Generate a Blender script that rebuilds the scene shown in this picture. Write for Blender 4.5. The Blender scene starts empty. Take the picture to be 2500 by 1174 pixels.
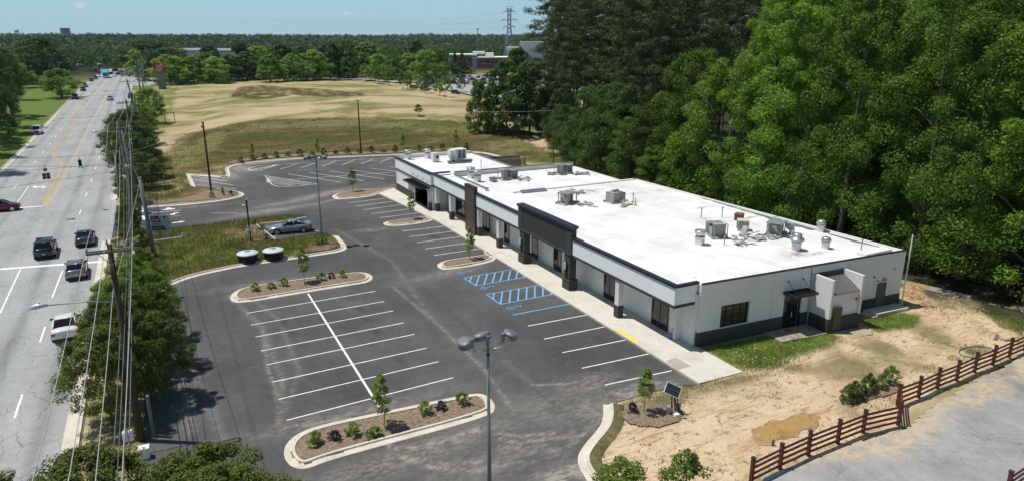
import bpy, math, random
import numpy as np
from mathutils import Vector, Matrix
R = rad_ = math.radians
rng = np.random.default_rng(7); random.seed(7)
scene = bpy.context.scene
COL = scene.collection
# ------------------------------------------------------------------ camera, world, sun, exposure
CAMH, FOC, YAW = 22.1, 1700.0, 0.472
PITCH = math.atan2(492.0, FOC)
cam = bpy.data.objects.new("camera", bpy.data.cameras.new("camera"))
COL.objects.link(cam)
cam.location = (0, 0, CAMH)
cam.rotation_euler = (math.pi / 2 - PITCH, 0, -YAW)
cam.data.sensor_width = 36; cam.data.lens = FOC / 2500 * 36
cam.data.clip_start = 0.5; cam.data.clip_end = 12000
scene.camera = cam
SUN_EL, SUN_AZ = R(67), R(-55)          # azimuth clockwise from +Y
world = bpy.data.worlds.new("World"); scene.world = world; world.use_nodes = True
wn = world.node_tree.nodes; wl = world.node_tree.links
sky = wn.new('ShaderNodeTexSky'); sky.sky_type = 'NISHITA'; sky.sun_disc = False
sky.sun_elevation = SUN_EL; sky.sun_rotation = SUN_AZ; sky.altitude = 200
sky.air_density = 1.25; sky.dust_density = 0.9; sky.ozone_density = 1.0
wn['Background'].inputs['Strength'].default_value = 0.080
tcw = wn.new('ShaderNodeTexCoord'); sxw = wn.new('ShaderNodeSeparateXYZ'); wl.new(tcw.outputs['Generated'], sxw.inputs[0])
rpw = wn.new('ShaderNodeValToRGB'); ew_ = rpw.color_ramp.elements; ew_[0].position = 0.0; ew_[0].color = (6.0, 9.1, 10.6, 1); ew_[1].position = 1.0; ew_[1].color = (1.3, 2.1, 3.4, 1)
for ps, cl in ((.05, (4.9, 8.5, 10.4, 1)), (.14, (2.9, 5.8, 8.3, 1)), (.35, (1.9, 3.2, 4.6, 1))): q_ = ew_.new(ps); q_.color = cl
wl.new(sxw.outputs[2], rpw.inputs[0])
mxw = wn.new('ShaderNodeMix'); mxw.data_type = 'RGBA'; mxw.inputs[0].default_value = .85
wl.new(sky.outputs[0], mxw.inputs[6]); wl.new(rpw.outputs[0], mxw.inputs[7])
# two small wisps of cloud, fixed in the sky by direction
def wnode(t, **k):
    q = wn.new(t)
    for a_, b_ in k.items(): setattr(q, a_, b_)
    return q
last = mxw.outputs[2]
for (cpx, cpy, wd_) in ((195, 14, .012), (845, 33, .009)):
    cd_ = Vector((math.sin(YAW) * math.cos(PITCH), math.cos(YAW) * math.cos(PITCH), -math.sin(PITCH))) * FOC + Vector((math.cos(YAW), -math.sin(YAW), 0)) * (cpx - 1250)
    up_ = Vector((math.cos(YAW), -math.sin(YAW), 0)).cross(Vector((math.sin(YAW) * math.cos(PITCH), math.cos(YAW) * math.cos(PITCH), -math.sin(PITCH))))
    cd_ = (cd_ - up_ * (cpy - 587)).normalized()
    sb_ = wnode('ShaderNodeVectorMath', operation='SUBTRACT'); wl.new(tcw.outputs['Generated'], sb_.inputs[0]); sb_.inputs[1].default_value = cd_
    mp_ = wnode('ShaderNodeVectorMath', operation='MULTIPLY'); wl.new(sb_.outputs[0], mp_.inputs[0]); mp_.inputs[1].default_value = (1, 1, 2.2)
    ln_ = wnode('ShaderNodeVectorMath', operation='LENGTH'); wl.new(mp_.outputs[0], ln_.inputs[0])
    fr_ = wnode('ShaderNodeMapRange'); fr_.inputs[1].default_value = 0; fr_.inputs[2].default_value = wd_; fr_.inputs[3].default_value = 1; fr_.inputs[4].default_value = 0; wl.new(ln_.outputs['Value'], fr_.inputs[0])
    nz_ = wnode('ShaderNodeTexNoise'); nz_.inputs['Scale'].default_value = 160; nz_.inputs['Detail'].default_value = 5; wl.new(tcw.outputs['Generated'], nz_.inputs['Vector'])
    ml_ = wnode('ShaderNodeMath', operation='MULTIPLY'); wl.new(fr_.outputs[0], ml_.inputs[0]); wl.new(nz_.outputs['Fac'], ml_.inputs[1])
    m2_ = wnode('ShaderNodeMapRange'); m2_.inputs[1].default_value = .12; m2_.inputs[2].default_value = .5; m2_.inputs[4].default_value = .8; wl.new(ml_.outputs[0], m2_.inputs[0])
    cm_ = wnode('ShaderNodeMix', data_type='RGBA'); wl.new(m2_.outputs[0], cm_.inputs[0]); wl.new(last, cm_.inputs[6]); cm_.inputs[7].default_value = (8.8, 9.6, 10, 1); last = cm_.outputs[2]
wl.new(last, wn['Background'].inputs['Color'])
sl = bpy.data.lights.new("sun", 'SUN'); sl.energy = 4.7; sl.angle = R(0.5); sl.color = (1.0, 0.97, 0.92)
sun = bpy.data.objects.new("sun", sl); COL.objects.link(sun)
sd = Vector((math.sin(SUN_AZ) * math.cos(SUN_EL), math.cos(SUN_AZ) * math.cos(SUN_EL), math.sin(SUN_EL)))
sun.rotation_euler = sd.to_track_quat('Z', 'Y').to_euler()
vs = scene.view_settings; vs.view_transform = 'Standard'; vs.look = 'None'; vs.exposure = -0.10; vs.gamma = 1
scene.cycles.max_bounces = 6; scene.cycles.diffuse_bounces = 3; scene.cycles.transparent_max_bounces = 6
scene.cycles.transmission_bounces = 3; scene.cycles.glossy_bounces = 3; scene.cycles.volume_bounces = 0

# ------------------------------------------------------------------ terrain heights and ray hits
FW = np.array([math.sin(YAW) * math.cos(PITCH), math.cos(YAW) * math.cos(PITCH), -math.sin(PITCH)])
RT = np.array([math.cos(YAW), -math.sin(YAW), 0.0]); UP = np.cross(RT, FW)
CAM = np.array([0, 0, CAMH])
def sst(a, b, x):
    t = np.clip((np.asarray(x, float) - a) / (b - a), 0, 1); return t * t * (3 - 2 * t)
def sdist(poly, x, y):
    """signed distance to polygon, positive inside (numpy)"""
    x = np.asarray(x, float); y = np.asarray(y, float)
    d = np.full(x.shape, 1e9); ins = np.zeros(x.shape, bool); n = len(poly)
    for i in range(n):
        ax, ay = poly[i][:2]; bx, by = poly[(i + 1) % n][:2]
        ex, ey = bx - ax, by - ay; L = ex * ex + ey * ey + 1e-12
        t = np.clip(((x - ax) * ex + (y - ay) * ey) / L, 0, 1)
        d = np.minimum(d, np.hypot(x - ax - t * ex, y - ay - t * ey))
        c = ((ay > y) != (by > y)) & (x < (bx - ax) * (y - ay) / ((by - ay) if abs(by - ay) > 1e-9 else 1e-9) + ax)
        ins ^= c
    return np.where(ins, d, -d)
MOUND = [(-1, 146), (4, 137), (12, 138), (20, 141), (34, 138), (46, 136), (56, 134), (61, 126), (64, 114), (70, 104), (84, 108), (104, 190), (108, 255), (106, 330), (60, 345), (14, 338), (0, 300), (-1, 220)]
def base(x, y):
    x = np.asarray(x, float); y = np.asarray(y, float)
    r = np.hypot(x, y)
    z = 3.0 * sst(110, 380, y) + 13 * sst(600, 2300, r) + 9 * sst(1800, 3600, r)
    z = z + sst(500, 1200, r) * (3.5 * np.sin(x / 310 + 1) * np.cos(y / 270) + 3 * np.sin(y / 190 + x / 400))
    near = (x > -5) & (x < 115) & (y > 95) & (y < 350)
    if near.any():
        d = sdist(MOUND, x, y)
        m = 3.1 * sst(0, 30, d) + 2.0 * sst(25, 90, d)
        z = np.where(near, np.maximum(z, m), z)
    return z
TS = 15 * (3200 / 15) ** (np.arange(2600) / 2599)
def hit(px, py, zoff=0.0):
    d = FW * FOC + RT * (px - 1250) - UP * (py - 587); d = d / np.linalg.norm(d)
    P = CAM[None] + TS[:, None] * d[None]
    g = P[:, 2] - base(P[:, 0], P[:, 1]) - zoff
    k = np.nonzero(g < 0)[0]
    if len(k) == 0: k = [len(TS) - 1]
    k = max(int(k[0]), 1); a, b = g[k - 1], g[k]
    t = TS[k - 1] + (TS[k] - TS[k - 1]) * a / (a - b + 1e-12)
    p = CAM + d * t
    return Vector((float(p[0]), float(p[1]), float(p[2])))
def hz(x, y): return float(base(np.array([x]), np.array([y]))[0])
def depth(p): return float((np.array(p) - CAM) @ FW)
def atz(px, py, z):
    d = FW * FOC + RT * (px - 1250) - UP * (py - 587); t = (z - CAMH) / d[2]
    p = CAM + d * t; return Vector((float(p[0]), float(p[1]), z))
def atdist(px, dist):
    """ground point in the direction of column px at horizontal distance dist"""
    d = FW * FOC + RT * (px - 1250); d = d[:2] / np.linalg.norm(d[:2]) * dist
    return Vector((float(d[0]), float(d[1]), hz(d[0], d[1])))
def PL(pts, z=0.0): return [tuple(hit(a, b))[:2] for a, b in pts]

# ------------------------------------------------------------------ materials
MATS = {}
def nmat(name, cols, scale=1.0, rough=0.85, bump=0.0, detail=6, metal=0.0, spec=0.3, fine=None, island=0.0, coat=0.0, stretch=None, trans=0.0, rand=0.0):
    """cols: 1..4 colours spread over a noise; fine=(scale, amount) a second finer value noise"""
    if name in MATS: return MATS[name]
    m = bpy.data.materials.new(name); m.use_nodes = True; MATS[name] = m
    nt = m.node_tree; N = nt.nodes; L = nt.links; b = N['Principled BSDF']
    b.inputs['Roughness'].default_value = rough; b.inputs['Metallic'].default_value = metal
    b.inputs['Specular IOR Level'].default_value = spec
    if coat: b.inputs['Coat Weight'].default_value = coat; b.inputs['Coat Roughness'].default_value = 0.04
    tc = N.new('ShaderNodeTexCoord'); vec = tc.outputs['Object']
    if stretch:
        mp = N.new('ShaderNodeMapping'); mp.inputs['Scale'].default_value = stretch; L.new(vec, mp.inputs[0]); vec = mp.outputs[0]
    out = None
    if len(cols) == 1 and not fine and not rand:
        b.inputs['Base Color'].default_value = (*cols[0], 1)
    else:
        no = N.new('ShaderNodeTexNoise'); no.inputs['Scale'].default_value = scale; no.inputs['Detail'].default_value = detail
        no.inputs['Roughness'].default_value = 0.62
        L.new(vec, no.inputs['Vector'])
        fac = no.outputs['Fac']
        if island:
            ge = N.new('ShaderNodeNewGeometry'); mx = N.new('ShaderNodeMix'); mx.data_type = 'FLOAT'
            mx.inputs[0].default_value = island; L.new(fac, mx.inputs[2]); L.new(ge.outputs['Random Per Island'], mx.inputs[3]); fac = mx.outputs[0]
        cr = N.new('ShaderNodeValToRGB'); e = cr.color_ramp.elements
        k = len(cols); lo, hi = (0.32, 0.68) if not island else (0.2, 0.8)
        e[0].position = lo; e[0].color = (*cols[0], 1); e[1].position = hi; e[1].color = (*cols[-1], 1)
        for i in range(1, k - 1):
            q = e.new(lo + (hi - lo) * i / (k - 1)); q.color = (*cols[i], 1)
        L.new(fac, cr.inputs[0]); out = cr.outputs[0]
        if fine:
            n2 = N.new('ShaderNodeTexNoise'); n2.inputs['Scale'].default_value = fine[0]; n2.inputs['Detail'].default_value = 4
            L.new(vec, n2.inputs['Vector'])
            mr = N.new('ShaderNodeMapRange'); mr.inputs[1].default_value = 0.3; mr.inputs[2].default_value = 0.7
            mr.inputs[3].default_value = 1 - fine[1]; mr.inputs[4].default_value = 1 + fine[1]
            L.new(n2.outputs['Fac'], mr.inputs[0])
            mm = N.new('ShaderNodeVectorMath'); mm.operation = 'SCALE'; L.new(out, mm.inputs[0]); L.new(mr.outputs[0], mm.inputs['Scale']); out = mm.outputs[0]
        if rand:
            oi = N.new('ShaderNodeObjectInfo'); hs = N.new('ShaderNodeHueSaturation')
            r1 = N.new('ShaderNodeMapRange'); r1.inputs[3].default_value = 0.5 - 0.008 * rand; r1.inputs[4].default_value = 0.5 + 0.012 * rand
            r2 = N.new('ShaderNodeMapRange'); r2.inputs[3].default_value = 1 - 0.25 * rand; r2.inputs[4].default_value = 1 + 0.30 * rand
            L.new(oi.outputs['Random'], r1.inputs[0]); L.new(oi.outputs['Random'], r2.inputs[0])
            L.new(r1.outputs[0], hs.inputs['Hue']); L.new(r2.outputs[0], hs.inputs['Value']); L.new(out, hs.inputs['Color']); out = hs.outputs[0]
        L.new(out, b.inputs['Base Color'])
    if bump:
        nb = N.new('ShaderNodeTexNoise'); nb.inputs['Scale'].default_value = (fine[0] if fine else scale * 6); nb.inputs['Detail'].default_value = 4
        L.new(vec, nb.inputs['Vector']); bp = N.new('ShaderNodeBump'); bp.inputs['Strength'].default_value = bump; bp.inputs['Distance'].default_value = 0.05
        L.new(nb.outputs['Fac'], bp.inputs['Height']); L.new(bp.outputs[0], b.inputs['Normal'])
    if trans:
        tr = N.new('ShaderNodeBsdfTranslucent'); ms = N.new('ShaderNodeMixShader'); ms.inputs[0].default_value = trans
        if out is not None:
            g = N.new('ShaderNodeMixRGB'); g.blend_type = 'MULTIPLY'; g.inputs[0].default_value = 1; g.inputs[2].default_value = (1.5, 1.6, 0.6, 1)
            L.new(out, g.inputs[1]); L.new(g.outputs[0], tr.inputs[0])
        else: tr.inputs[0].default_value = (*[min(1, c * 1.4) for c in cols[0]], 1)
        L.new(b.outputs[0], ms.inputs[1]); L.new(tr.outputs[0], ms.inputs[2]); L.new(ms.outputs[0], N['Material Output'].inputs[0])
    return m
def glassy(name, col, rough=0.08, spec=0.8):
    return nmat(name, [col], rough=rough, spec=spec)
WHITE = nmat('painted_white_brick', [(.68, .675, .66), (.73, .725, .71)], 0.4, .8, fine=(9, .03), bump=.15)
STUCCO = nmat('white_stucco', [(.80, .81, .81), (.85, .86, .86)], 0.6, .85, fine=(14, .02))
ARCW = nmat('inner_wall_render', [(.70, .70, .68), (.77, .77, .75)], 0.8, .8)
DARKB = nmat('charcoal_paint', [(.050, .048, .045), (.066, .064, .060)], 1.2, .75, fine=(12, .08), bump=.1)
DARKS = nmat('charcoal_siding', [(.058, .056, .052), (.072, .070, .065)], 1.0, .7, stretch=(1, .3, 6))
CAP = nmat('dark_metal_coping', [(.020, .022, .034), (.030, .032, .046)], 1.5, .4, spec=.5)
WOODP = nmat('brown_plank_cladding', [(.085, .058, .042), (.13, .092, .070)], 1.5, .7, stretch=(1, .4, 5))
ROOFM = None
BLACKM = nmat('black_metal', [(.012, .012, .013)], rough=.4, spec=.5)
GLASS = glassy('dark_window_glass', (.014, .017, .020), .04, .5)
GALV = nmat('galvanised_metal', [(.42, .43, .44), (.58, .59, .60)], 3, .35, metal=.7, fine=(20, .1))
GREYM = nmat('grey_sheet_metal', [(.22, .24, .25), (.34, .36, .37)], 2.5, .5, metal=.3, fine=(9, .15))
OLDM = nmat('weathered_unit_metal', [(.20, .20, .19), (.36, .36, .34), (.28, .27, .24)], 2.5, .6, fine=(8, .25))
CREAM = nmat('cream_unit_metal', [(.50, .48, .38), (.62, .60, .50)], 2, .6, fine=(8, .15))
RUST = nmat('rusty_metal', [(.12, .05, .03), (.26, .13, .08)], 3, .8)
CONC = nmat('pale_concrete', [(.50, .46, .39), (.62, .58, .50), (.56, .52, .45)], 0.35, .9, fine=(5, .07))
KERBM = nmat('kerb_concrete', [(.52, .46, .38), (.66, .60, .51)], 0.8, .9, fine=(7, .1))
POLEW = nmat('weathered_pole_wood', [(.050, .036, .026), (.10, .078, .058)], 2, .9, stretch=(6, 6, .4), bump=.3)
POLEG = nmat('grey_pole_wood', [(.12, .11, .095), (.20, .185, .165)], 2, .9, stretch=(6, 6, .4))
STEELP = nmat('painted_steel_pole', [(.20, .22, .23), (.27, .29, .30)], 1.5, .45, metal=.4)
BARK = nmat('tree_bark', [(.055, .042, .032), (.12, .10, .08)], 3, .95, stretch=(3, 3, .5))
BARKL = nmat('pale_bark', [(.09, .08, .065), (.17, .15, .125)], 3, .95, stretch=(3, 3, .5))
PORC = nmat('insulator_porcelain', [(.45, .47, .50)], rough=.25, spec=.6)
WIREM = nmat('aluminium_wire', [(.45, .45, .44)], rough=.45, metal=.3)
CABLE = nmat('grey_cable', [(.12, .12, .12)], rough=.6)
WPAINT = nmat('white_road_paint', [(.62, .62, .60), (.78, .78, .76), (.80, .80, .78)], 2.5, .7, fine=(14, .12))
BPAINT = nmat('blue_road_paint', [(.14, .38, .68), (.20, .46, .76)], 3, .7, fine=(12, .12))
YPAINT = nmat('yellow_road_paint', [(.62, .36, .06), (.70, .44, .10)], 3, .7, fine=(9, .15))
FPAINT = nmat('faded_yellow_paint', [(.52, .40, .22), (.60, .48, .30)], 3, .8, fine=(9, .2))
MULCH = nmat('bark_mulch', [(.13, .085, .055), (.24, .17, .115), (.32, .25, .185)], 5, 1.0, fine=(16, .45), bump=.9)
BLACKP = nmat('black_plastic', [(.012, .012, .012)], rough=.5)
FENCEM = nmat('dark_red_fence_stain', [(.082, .022, .016), (.13, .038, .028)], 2, .7, fine=(10, .2))
FENCEB = nmat('dark_brown_fence_top', [(.03, .022, .02), (.05, .04, .035)], 2, .8)
LAMPM = nmat('lamp_head_grey', [(.16, .17, .18), (.23, .24, .25)], 3, .45, metal=.3)
LIDM = nmat('pale_lid_fibreglass', [(.48, .52, .55), (.60, .64, .66)], 2, .5, fine=(8, .08))
PVC = nmat('white_plastic', [(.75, .76, .78)], rough=.4)

# ------------------------------------------------------------------ mesh helpers
class MB:
    def __init__(s): s.v = []; s.f = []; s.mi = []; s.cur = 0
    def add(s, vs, fs, M=None):
        o = len(s.v)
        if M is not None: vs = [tuple(M @ Vector(v)) for v in vs]
        s.v += [tuple(v) for v in vs]; s.f += [tuple(i + o for i in f) for f in fs]; s.mi += [s.cur] * len(fs); return s
    def box(s, x0, x1, y0, y1, z0, z1, M=None):
        v = [(x0, y0, z0), (x1, y0, z0), (x1, y1, z0), (x0, y1, z0), (x0, y0, z1), (x1, y0, z1), (x1, y1, z1), (x0, y1, z1)]
        return s.add(v, [(3, 2, 1, 0), (4, 5, 6, 7), (0, 1, 5, 4), (1, 2, 6, 5), (2, 3, 7, 6), (3, 0, 4, 7)], M)
    def cbox(s, c, d, rz=0, M=None):
        m = Matrix.Translation(c) @ Matrix.Rotation(rz, 4, 'Z'); m = M @ m if M is not None else m
        return s.box(-d[0] / 2, d[0] / 2, -d[1] / 2, d[1] / 2, -d[2] / 2, d[2] / 2, m)
    def quad(s, a, b, c, d): return s.add([a, b, c, d], [(0, 1, 2, 3)])
    def prism(s, poly, z0, z1, M=None):
        n = len(poly); v = [(p[0], p[1], z0) for p in poly] + [(p[0], p[1], z1) for p in poly]
        f = [tuple(range(n, 2 * n)), tuple(range(n - 1, -1, -1))] + [(i, (i + 1) % n, n + (i + 1) % n, n + i) for i in range(n)]
        return s.add(v, f, M)
    def tube(s, path, r, n=8, cap=True, M=None):
        P = [Vector(p) for p in path]; k = len(P); rs = r if isinstance(r, (list, tuple)) else [r] * k
        v = []; f = []
        for i, p in enumerate(P):
            t = (P[min(i + 1, k - 1)] - P[max(i - 1, 0)]).normalized()
            a = Vector((0, 0, 1)) if abs(t.z) < .9 else Vector((1, 0, 0))
            u = t.cross(a).normalized(); w = t.cross(u)
            for j in range(n):
                an = 2 * math.pi * j / n; v.append(p + (u * math.cos(an) + w * math.sin(an)) * rs[i])
        for i in range(k - 1):
            for j in range(n):
                a = i * n + j; b = i * n + (j + 1) % n; f.append((a, a + n, b + n, b))
        if cap: f.append(tuple(range(n))); f.append(tuple((k - 1) * n + j for j in range(n - 1, -1, -1)))
        return s.add(v, f, M)
    def lathe(s, prof, c=(0, 0, 0), n=16, M=None):
        v = []; f = []
        for (r, z) in prof:
            for j in range(n):
                a = 2 * math.pi * j / n; v.append((c[0] + r * math.cos(a), c[1] + r * math.sin(a), c[2] + z))
        k = len(prof)
        for i in range(k - 1):
            for j in range(n):
                a = i * n + j; b = i * n + (j + 1) % n; f.append((a, b, b + n, a + n))
        f.append(tuple(range(n - 1, -1, -1))); f.append(tuple((k - 1) * n + j for j in range(n)))
        return s.add(v, f, M)
    def sweep(s, path, prof, closed=False, zf=None):
        """prof: (offset to the left of travel, z)"""
        P = [Vector((p[0], p[1])) for p in path]; n = len(P); k = len(prof); v = []
        for i, p in enumerate(P):
            a = P[(i - 1) % n] if (closed or i > 0) else p; b = P[(i + 1) % n] if (closed or i < n - 1) else p
            t1 = (p - a).normalized() if (p - a).length > 1e-6 else None; t2 = (b - p).normalized() if (b - p).length > 1e-6 else None
            if t1 is None: t1 = t2
            if t2 is None: t2 = t1
            n1 = Vector((-t1.y, t1.x)); n2 = Vector((-t2.y, t2.x)); nn = n1 + n2
            nn = nn / max(nn.length_squared, 0.5) * 2 if nn.length > 1e-6 else n1
            for (o, z) in prof:
                zz = zf(p) if zf else 0
                v.append((p.x + nn.x * o, p.y + nn.y * o, z + zz))
        f = []
        for i in range(n if closed else n - 1):
            for j in range(k - 1):
                a = i * k + j; b = ((i + 1) % n) * k + j; f.append((a, b, b + 1, a + 1))
        return s.add(v, f)
    def build(s, name, mats, parent=None, smooth=False, loc=None):
        me = bpy.data.meshes.new(name); me.from_pydata(s.v, [], s.f)
        for m in (mats if isinstance(mats, (list, tuple)) else [mats]): me.materials.append(m)
        if any(s.mi): me.polygons.foreach_set('material_index', s.mi)
        if smooth: me.polygons.foreach_set('use_smooth', [True] * len(s.f))
        me.update()
        o = bpy.data.objects.new(name, me); COL.objects.link(o)
        if parent is not None: o.parent = parent
        if loc is not None: o.location = loc
        return o
def npmesh(name, V, F, mats, attr=None):
    """V (n,3), F (m,4) arrays"""
    me = bpy.data.meshes.new(name); V = np.asarray(V, np.float32); F = np.asarray(F, np.int32)
    k = F.shape[1]
    me.vertices.add(len(V)); me.vertices.foreach_set('co', V.ravel())
    me.loops.add(F.size); me.loops.foreach_set('vertex_index', F.ravel())
    me.polygons.add(len(F)); me.polygons.foreach_set('loop_start', np.arange(0, F.size, k, dtype=np.int32))
    me.polygons.foreach_set('loop_total', np.full(len(F), k, np.int32))
    for m in (mats if isinstance(mats, (list, tuple)) else [mats]): me.materials.append(m)
    if attr is not None:
        ca = me.color_attributes.new('zone', 'FLOAT_COLOR', 'POINT'); ca.data.foreach_set('color', np.asarray(attr, np.float32).ravel())
    me.update(calc_edges=True); return me
def tag(o, label, cat, group=None, kind=None):
    o['label'] = label; o['category'] = cat
    if group: o['group'] = group
    if kind: o['kind'] = kind
    return o
def empty(name, loc, label, cat, group=None, rz=0.0):
    o = bpy.data.objects.new(name, None); COL.objects.link(o); o.location = loc; o.rotation_euler = (0, 0, rz)
    o.empty_display_size = .5
    return tag(o, label, cat, group)
def struct(o, kind='structure'):
    o['kind'] = kind; return o
def dup(root, loc, rz, label, group=None, sc=1.0, mats=None):
    r = root.copy(); COL.objects.link(r); r.location = loc; r.rotation_euler = (0, 0, rz)
    r.scale = (sc, sc, sc) if not isinstance(sc, tuple) else sc
    r['label'] = label
    if group: r['group'] = group
    for ch in list(root.children):
        c = ch.copy(); COL.objects.link(c); c.parent = r
        for g in list(ch.children):
            d = g.copy(); COL.objects.link(d); d.parent = c
    return r
def text(s, size, mat, parent, loc, rot, name='lettering', ext=.004, align='CENTER', shear=0):
    cu = bpy.data.curves.new(name, 'FONT'); cu.body = s; cu.size = size; cu.extrude = ext; cu.align_x = align; cu.align_y = 'CENTER'; cu.offset = size * .012
    o = bpy.data.objects.new(name, cu)
    me = bpy.data.meshes.new_from_object(o); bpy.data.objects.remove(o)
    o = bpy.data.objects.new(name, me); me.materials.clear(); me.materials.append(mat); COL.objects.link(o)
    o.parent = parent; o.location = loc; o.rotation_euler = rot; return o
def chaikin(P, it=2, closed=False):
    for _ in range(it):
        Q = []; n = len(P)
        rg = range(n) if closed else range(n - 1)
        if not closed: Q.append(P[0])
        for i in rg:
            a, b = P[i], P[(i + 1) % n]
            Q.append((a[0] * .75 + b[0] * .25, a[1] * .75 + b[1] * .25)); Q.append((a[0] * .25 + b[0] * .75, a[1] * .25 + b[1] * .75))
        if not closed: Q.append(P[-1])
        P = Q
    return P
ORD = ['first', 'second', 'third', 'fourth', 'fifth', 'sixth', 'seventh', 'eighth', 'ninth', 'tenth', 'eleventh', 'twelfth', 'thirteenth', 'fourteenth', 'fifteenth', 'sixteenth', 'seventeenth', 'eighteenth', 'nineteenth', 'twentieth', 'twenty-first', 'twenty-second', 'twenty-third', 'twenty-fourth', 'twenty-fifth', 'twenty-sixth', 'twenty-seventh', 'twenty-eighth', 'twenty-ninth', 'thirtieth']
# ------------------------------------------------------------------ ground sheet
def vnoise(x, y, s, seed=0):
    x = np.asarray(x, float) / s + seed * 17.3; y = np.asarray(y, float) / s + seed * 9.1
    xi = np.floor(x); yi = np.floor(y); fx = x - xi; fy = y - yi
    fx = fx * fx * (3 - 2 * fx); fy = fy * fy * (3 - 2 * fy)
    def H(a, b):
        q = np.sin(a * 127.1 + b * 311.7 + seed * 74.7) * 43758.5453; return q - np.floor(q)
    return (H(xi, yi) * (1 - fx) + H(xi + 1, yi) * fx) * (1 - fy) + (H(xi, yi + 1) * (1 - fx) + H(xi + 1, yi + 1) * fx) * fy
def fbm(x, y, s, seed=0, o=4):
    t = 0; a = 1; w = 0
    for i in range(o): t = t + a * vnoise(x, y, s / 2 ** i, seed + i); w += a; a *= .55
    return t / w
# lot outline from the street side, round the big planted island, the driveway, the far kerb, behind the building and the near right kerb
K_LEFT = PL([(385, 715), (398, 700), (420, 690), (455, 677), (500, 665), (600, 645), (700, 632), (780, 620), (825, 613), (838, 607), (835, 598), (816, 577)])
K_BAY = PL([(675, 586), (627, 549), (691, 543), (749, 532)])
K_DRIVE_UP = PL([(346, 506), (380, 504), (430, 501), (480, 497), (530, 491), (565, 485), (584, 480), (590, 475), (580, 470), (560, 466), (530, 463), (470, 457), (457, 427), (500, 429), (553, 433), (556, 425), (551, 414), (558, 407), (580, 401), (640, 394), (720, 388), (800, 385), (900, 381), (1000, 377), (1110, 372), (1170, 372), (1220, 382), (1262, 396)])
K_NEAR = PL([(1490, 988), (1492, 1010), (1488, 1035), (1475, 1055), (1455, 1078), (1438, 1100), (1430, 1118), (1434, 1138), (1446, 1158), (1462, 1180)])
LOT = [(-2.6, 12), (-2.6, 45), (-2.1, 60)] + K_LEFT + PL([(793, 567)]) + K_BAY + [K_BAY[-1]] + PL([(780, 536), (745, 528), (700, 524), (600, 536), (500, 548), (420, 557), (365, 566)]) + \
      [(-6.3, 90.5), (-6.3, 105.5)] + K_DRIVE_UP + [(60, 108), (54, 86), (40, 86), (31.5, 98), (28.2, 98.6), (30.2, 80), (30.1, 31.8)] + PL([(1640, 937), (1500, 975)]) + K_NEAR + [(18.2, 12)]
ROADP = [(-34, 8), (-34, 84), (-75, 80), (-75, 108), (-30, 112), (-24.6, 128), (-24.6, 540), (-6.4, 540), (-6.4, 420), (20, 380), (20, 352), (-6.4, 345), (-6.4, 8)]
SIDEP = [(8, 4), (20, 21.2), (26, 22.0), (31.8, 22.2), (37, 21.7), (41, 22.6), (47, 23.4), (52, 23.9), (56, 25.2), (60, 27.2), (66, 30), (80, 37), (90, 20), (60, 2)]
FARLOT = [(92, 352), (104, 345), (111, 318), (108, 290), (107, 262), (108, 230), (106, 205), (128, 205), (185, 290), (170, 352)]
FARROAD = [(60, 352), (92, 340), (102, 316), (112, 318), (104, 350), (60, 362)]
GREEN, DIRT, BROWN, WOODS, MOWN = 0, 1, 2, 3, 4
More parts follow.
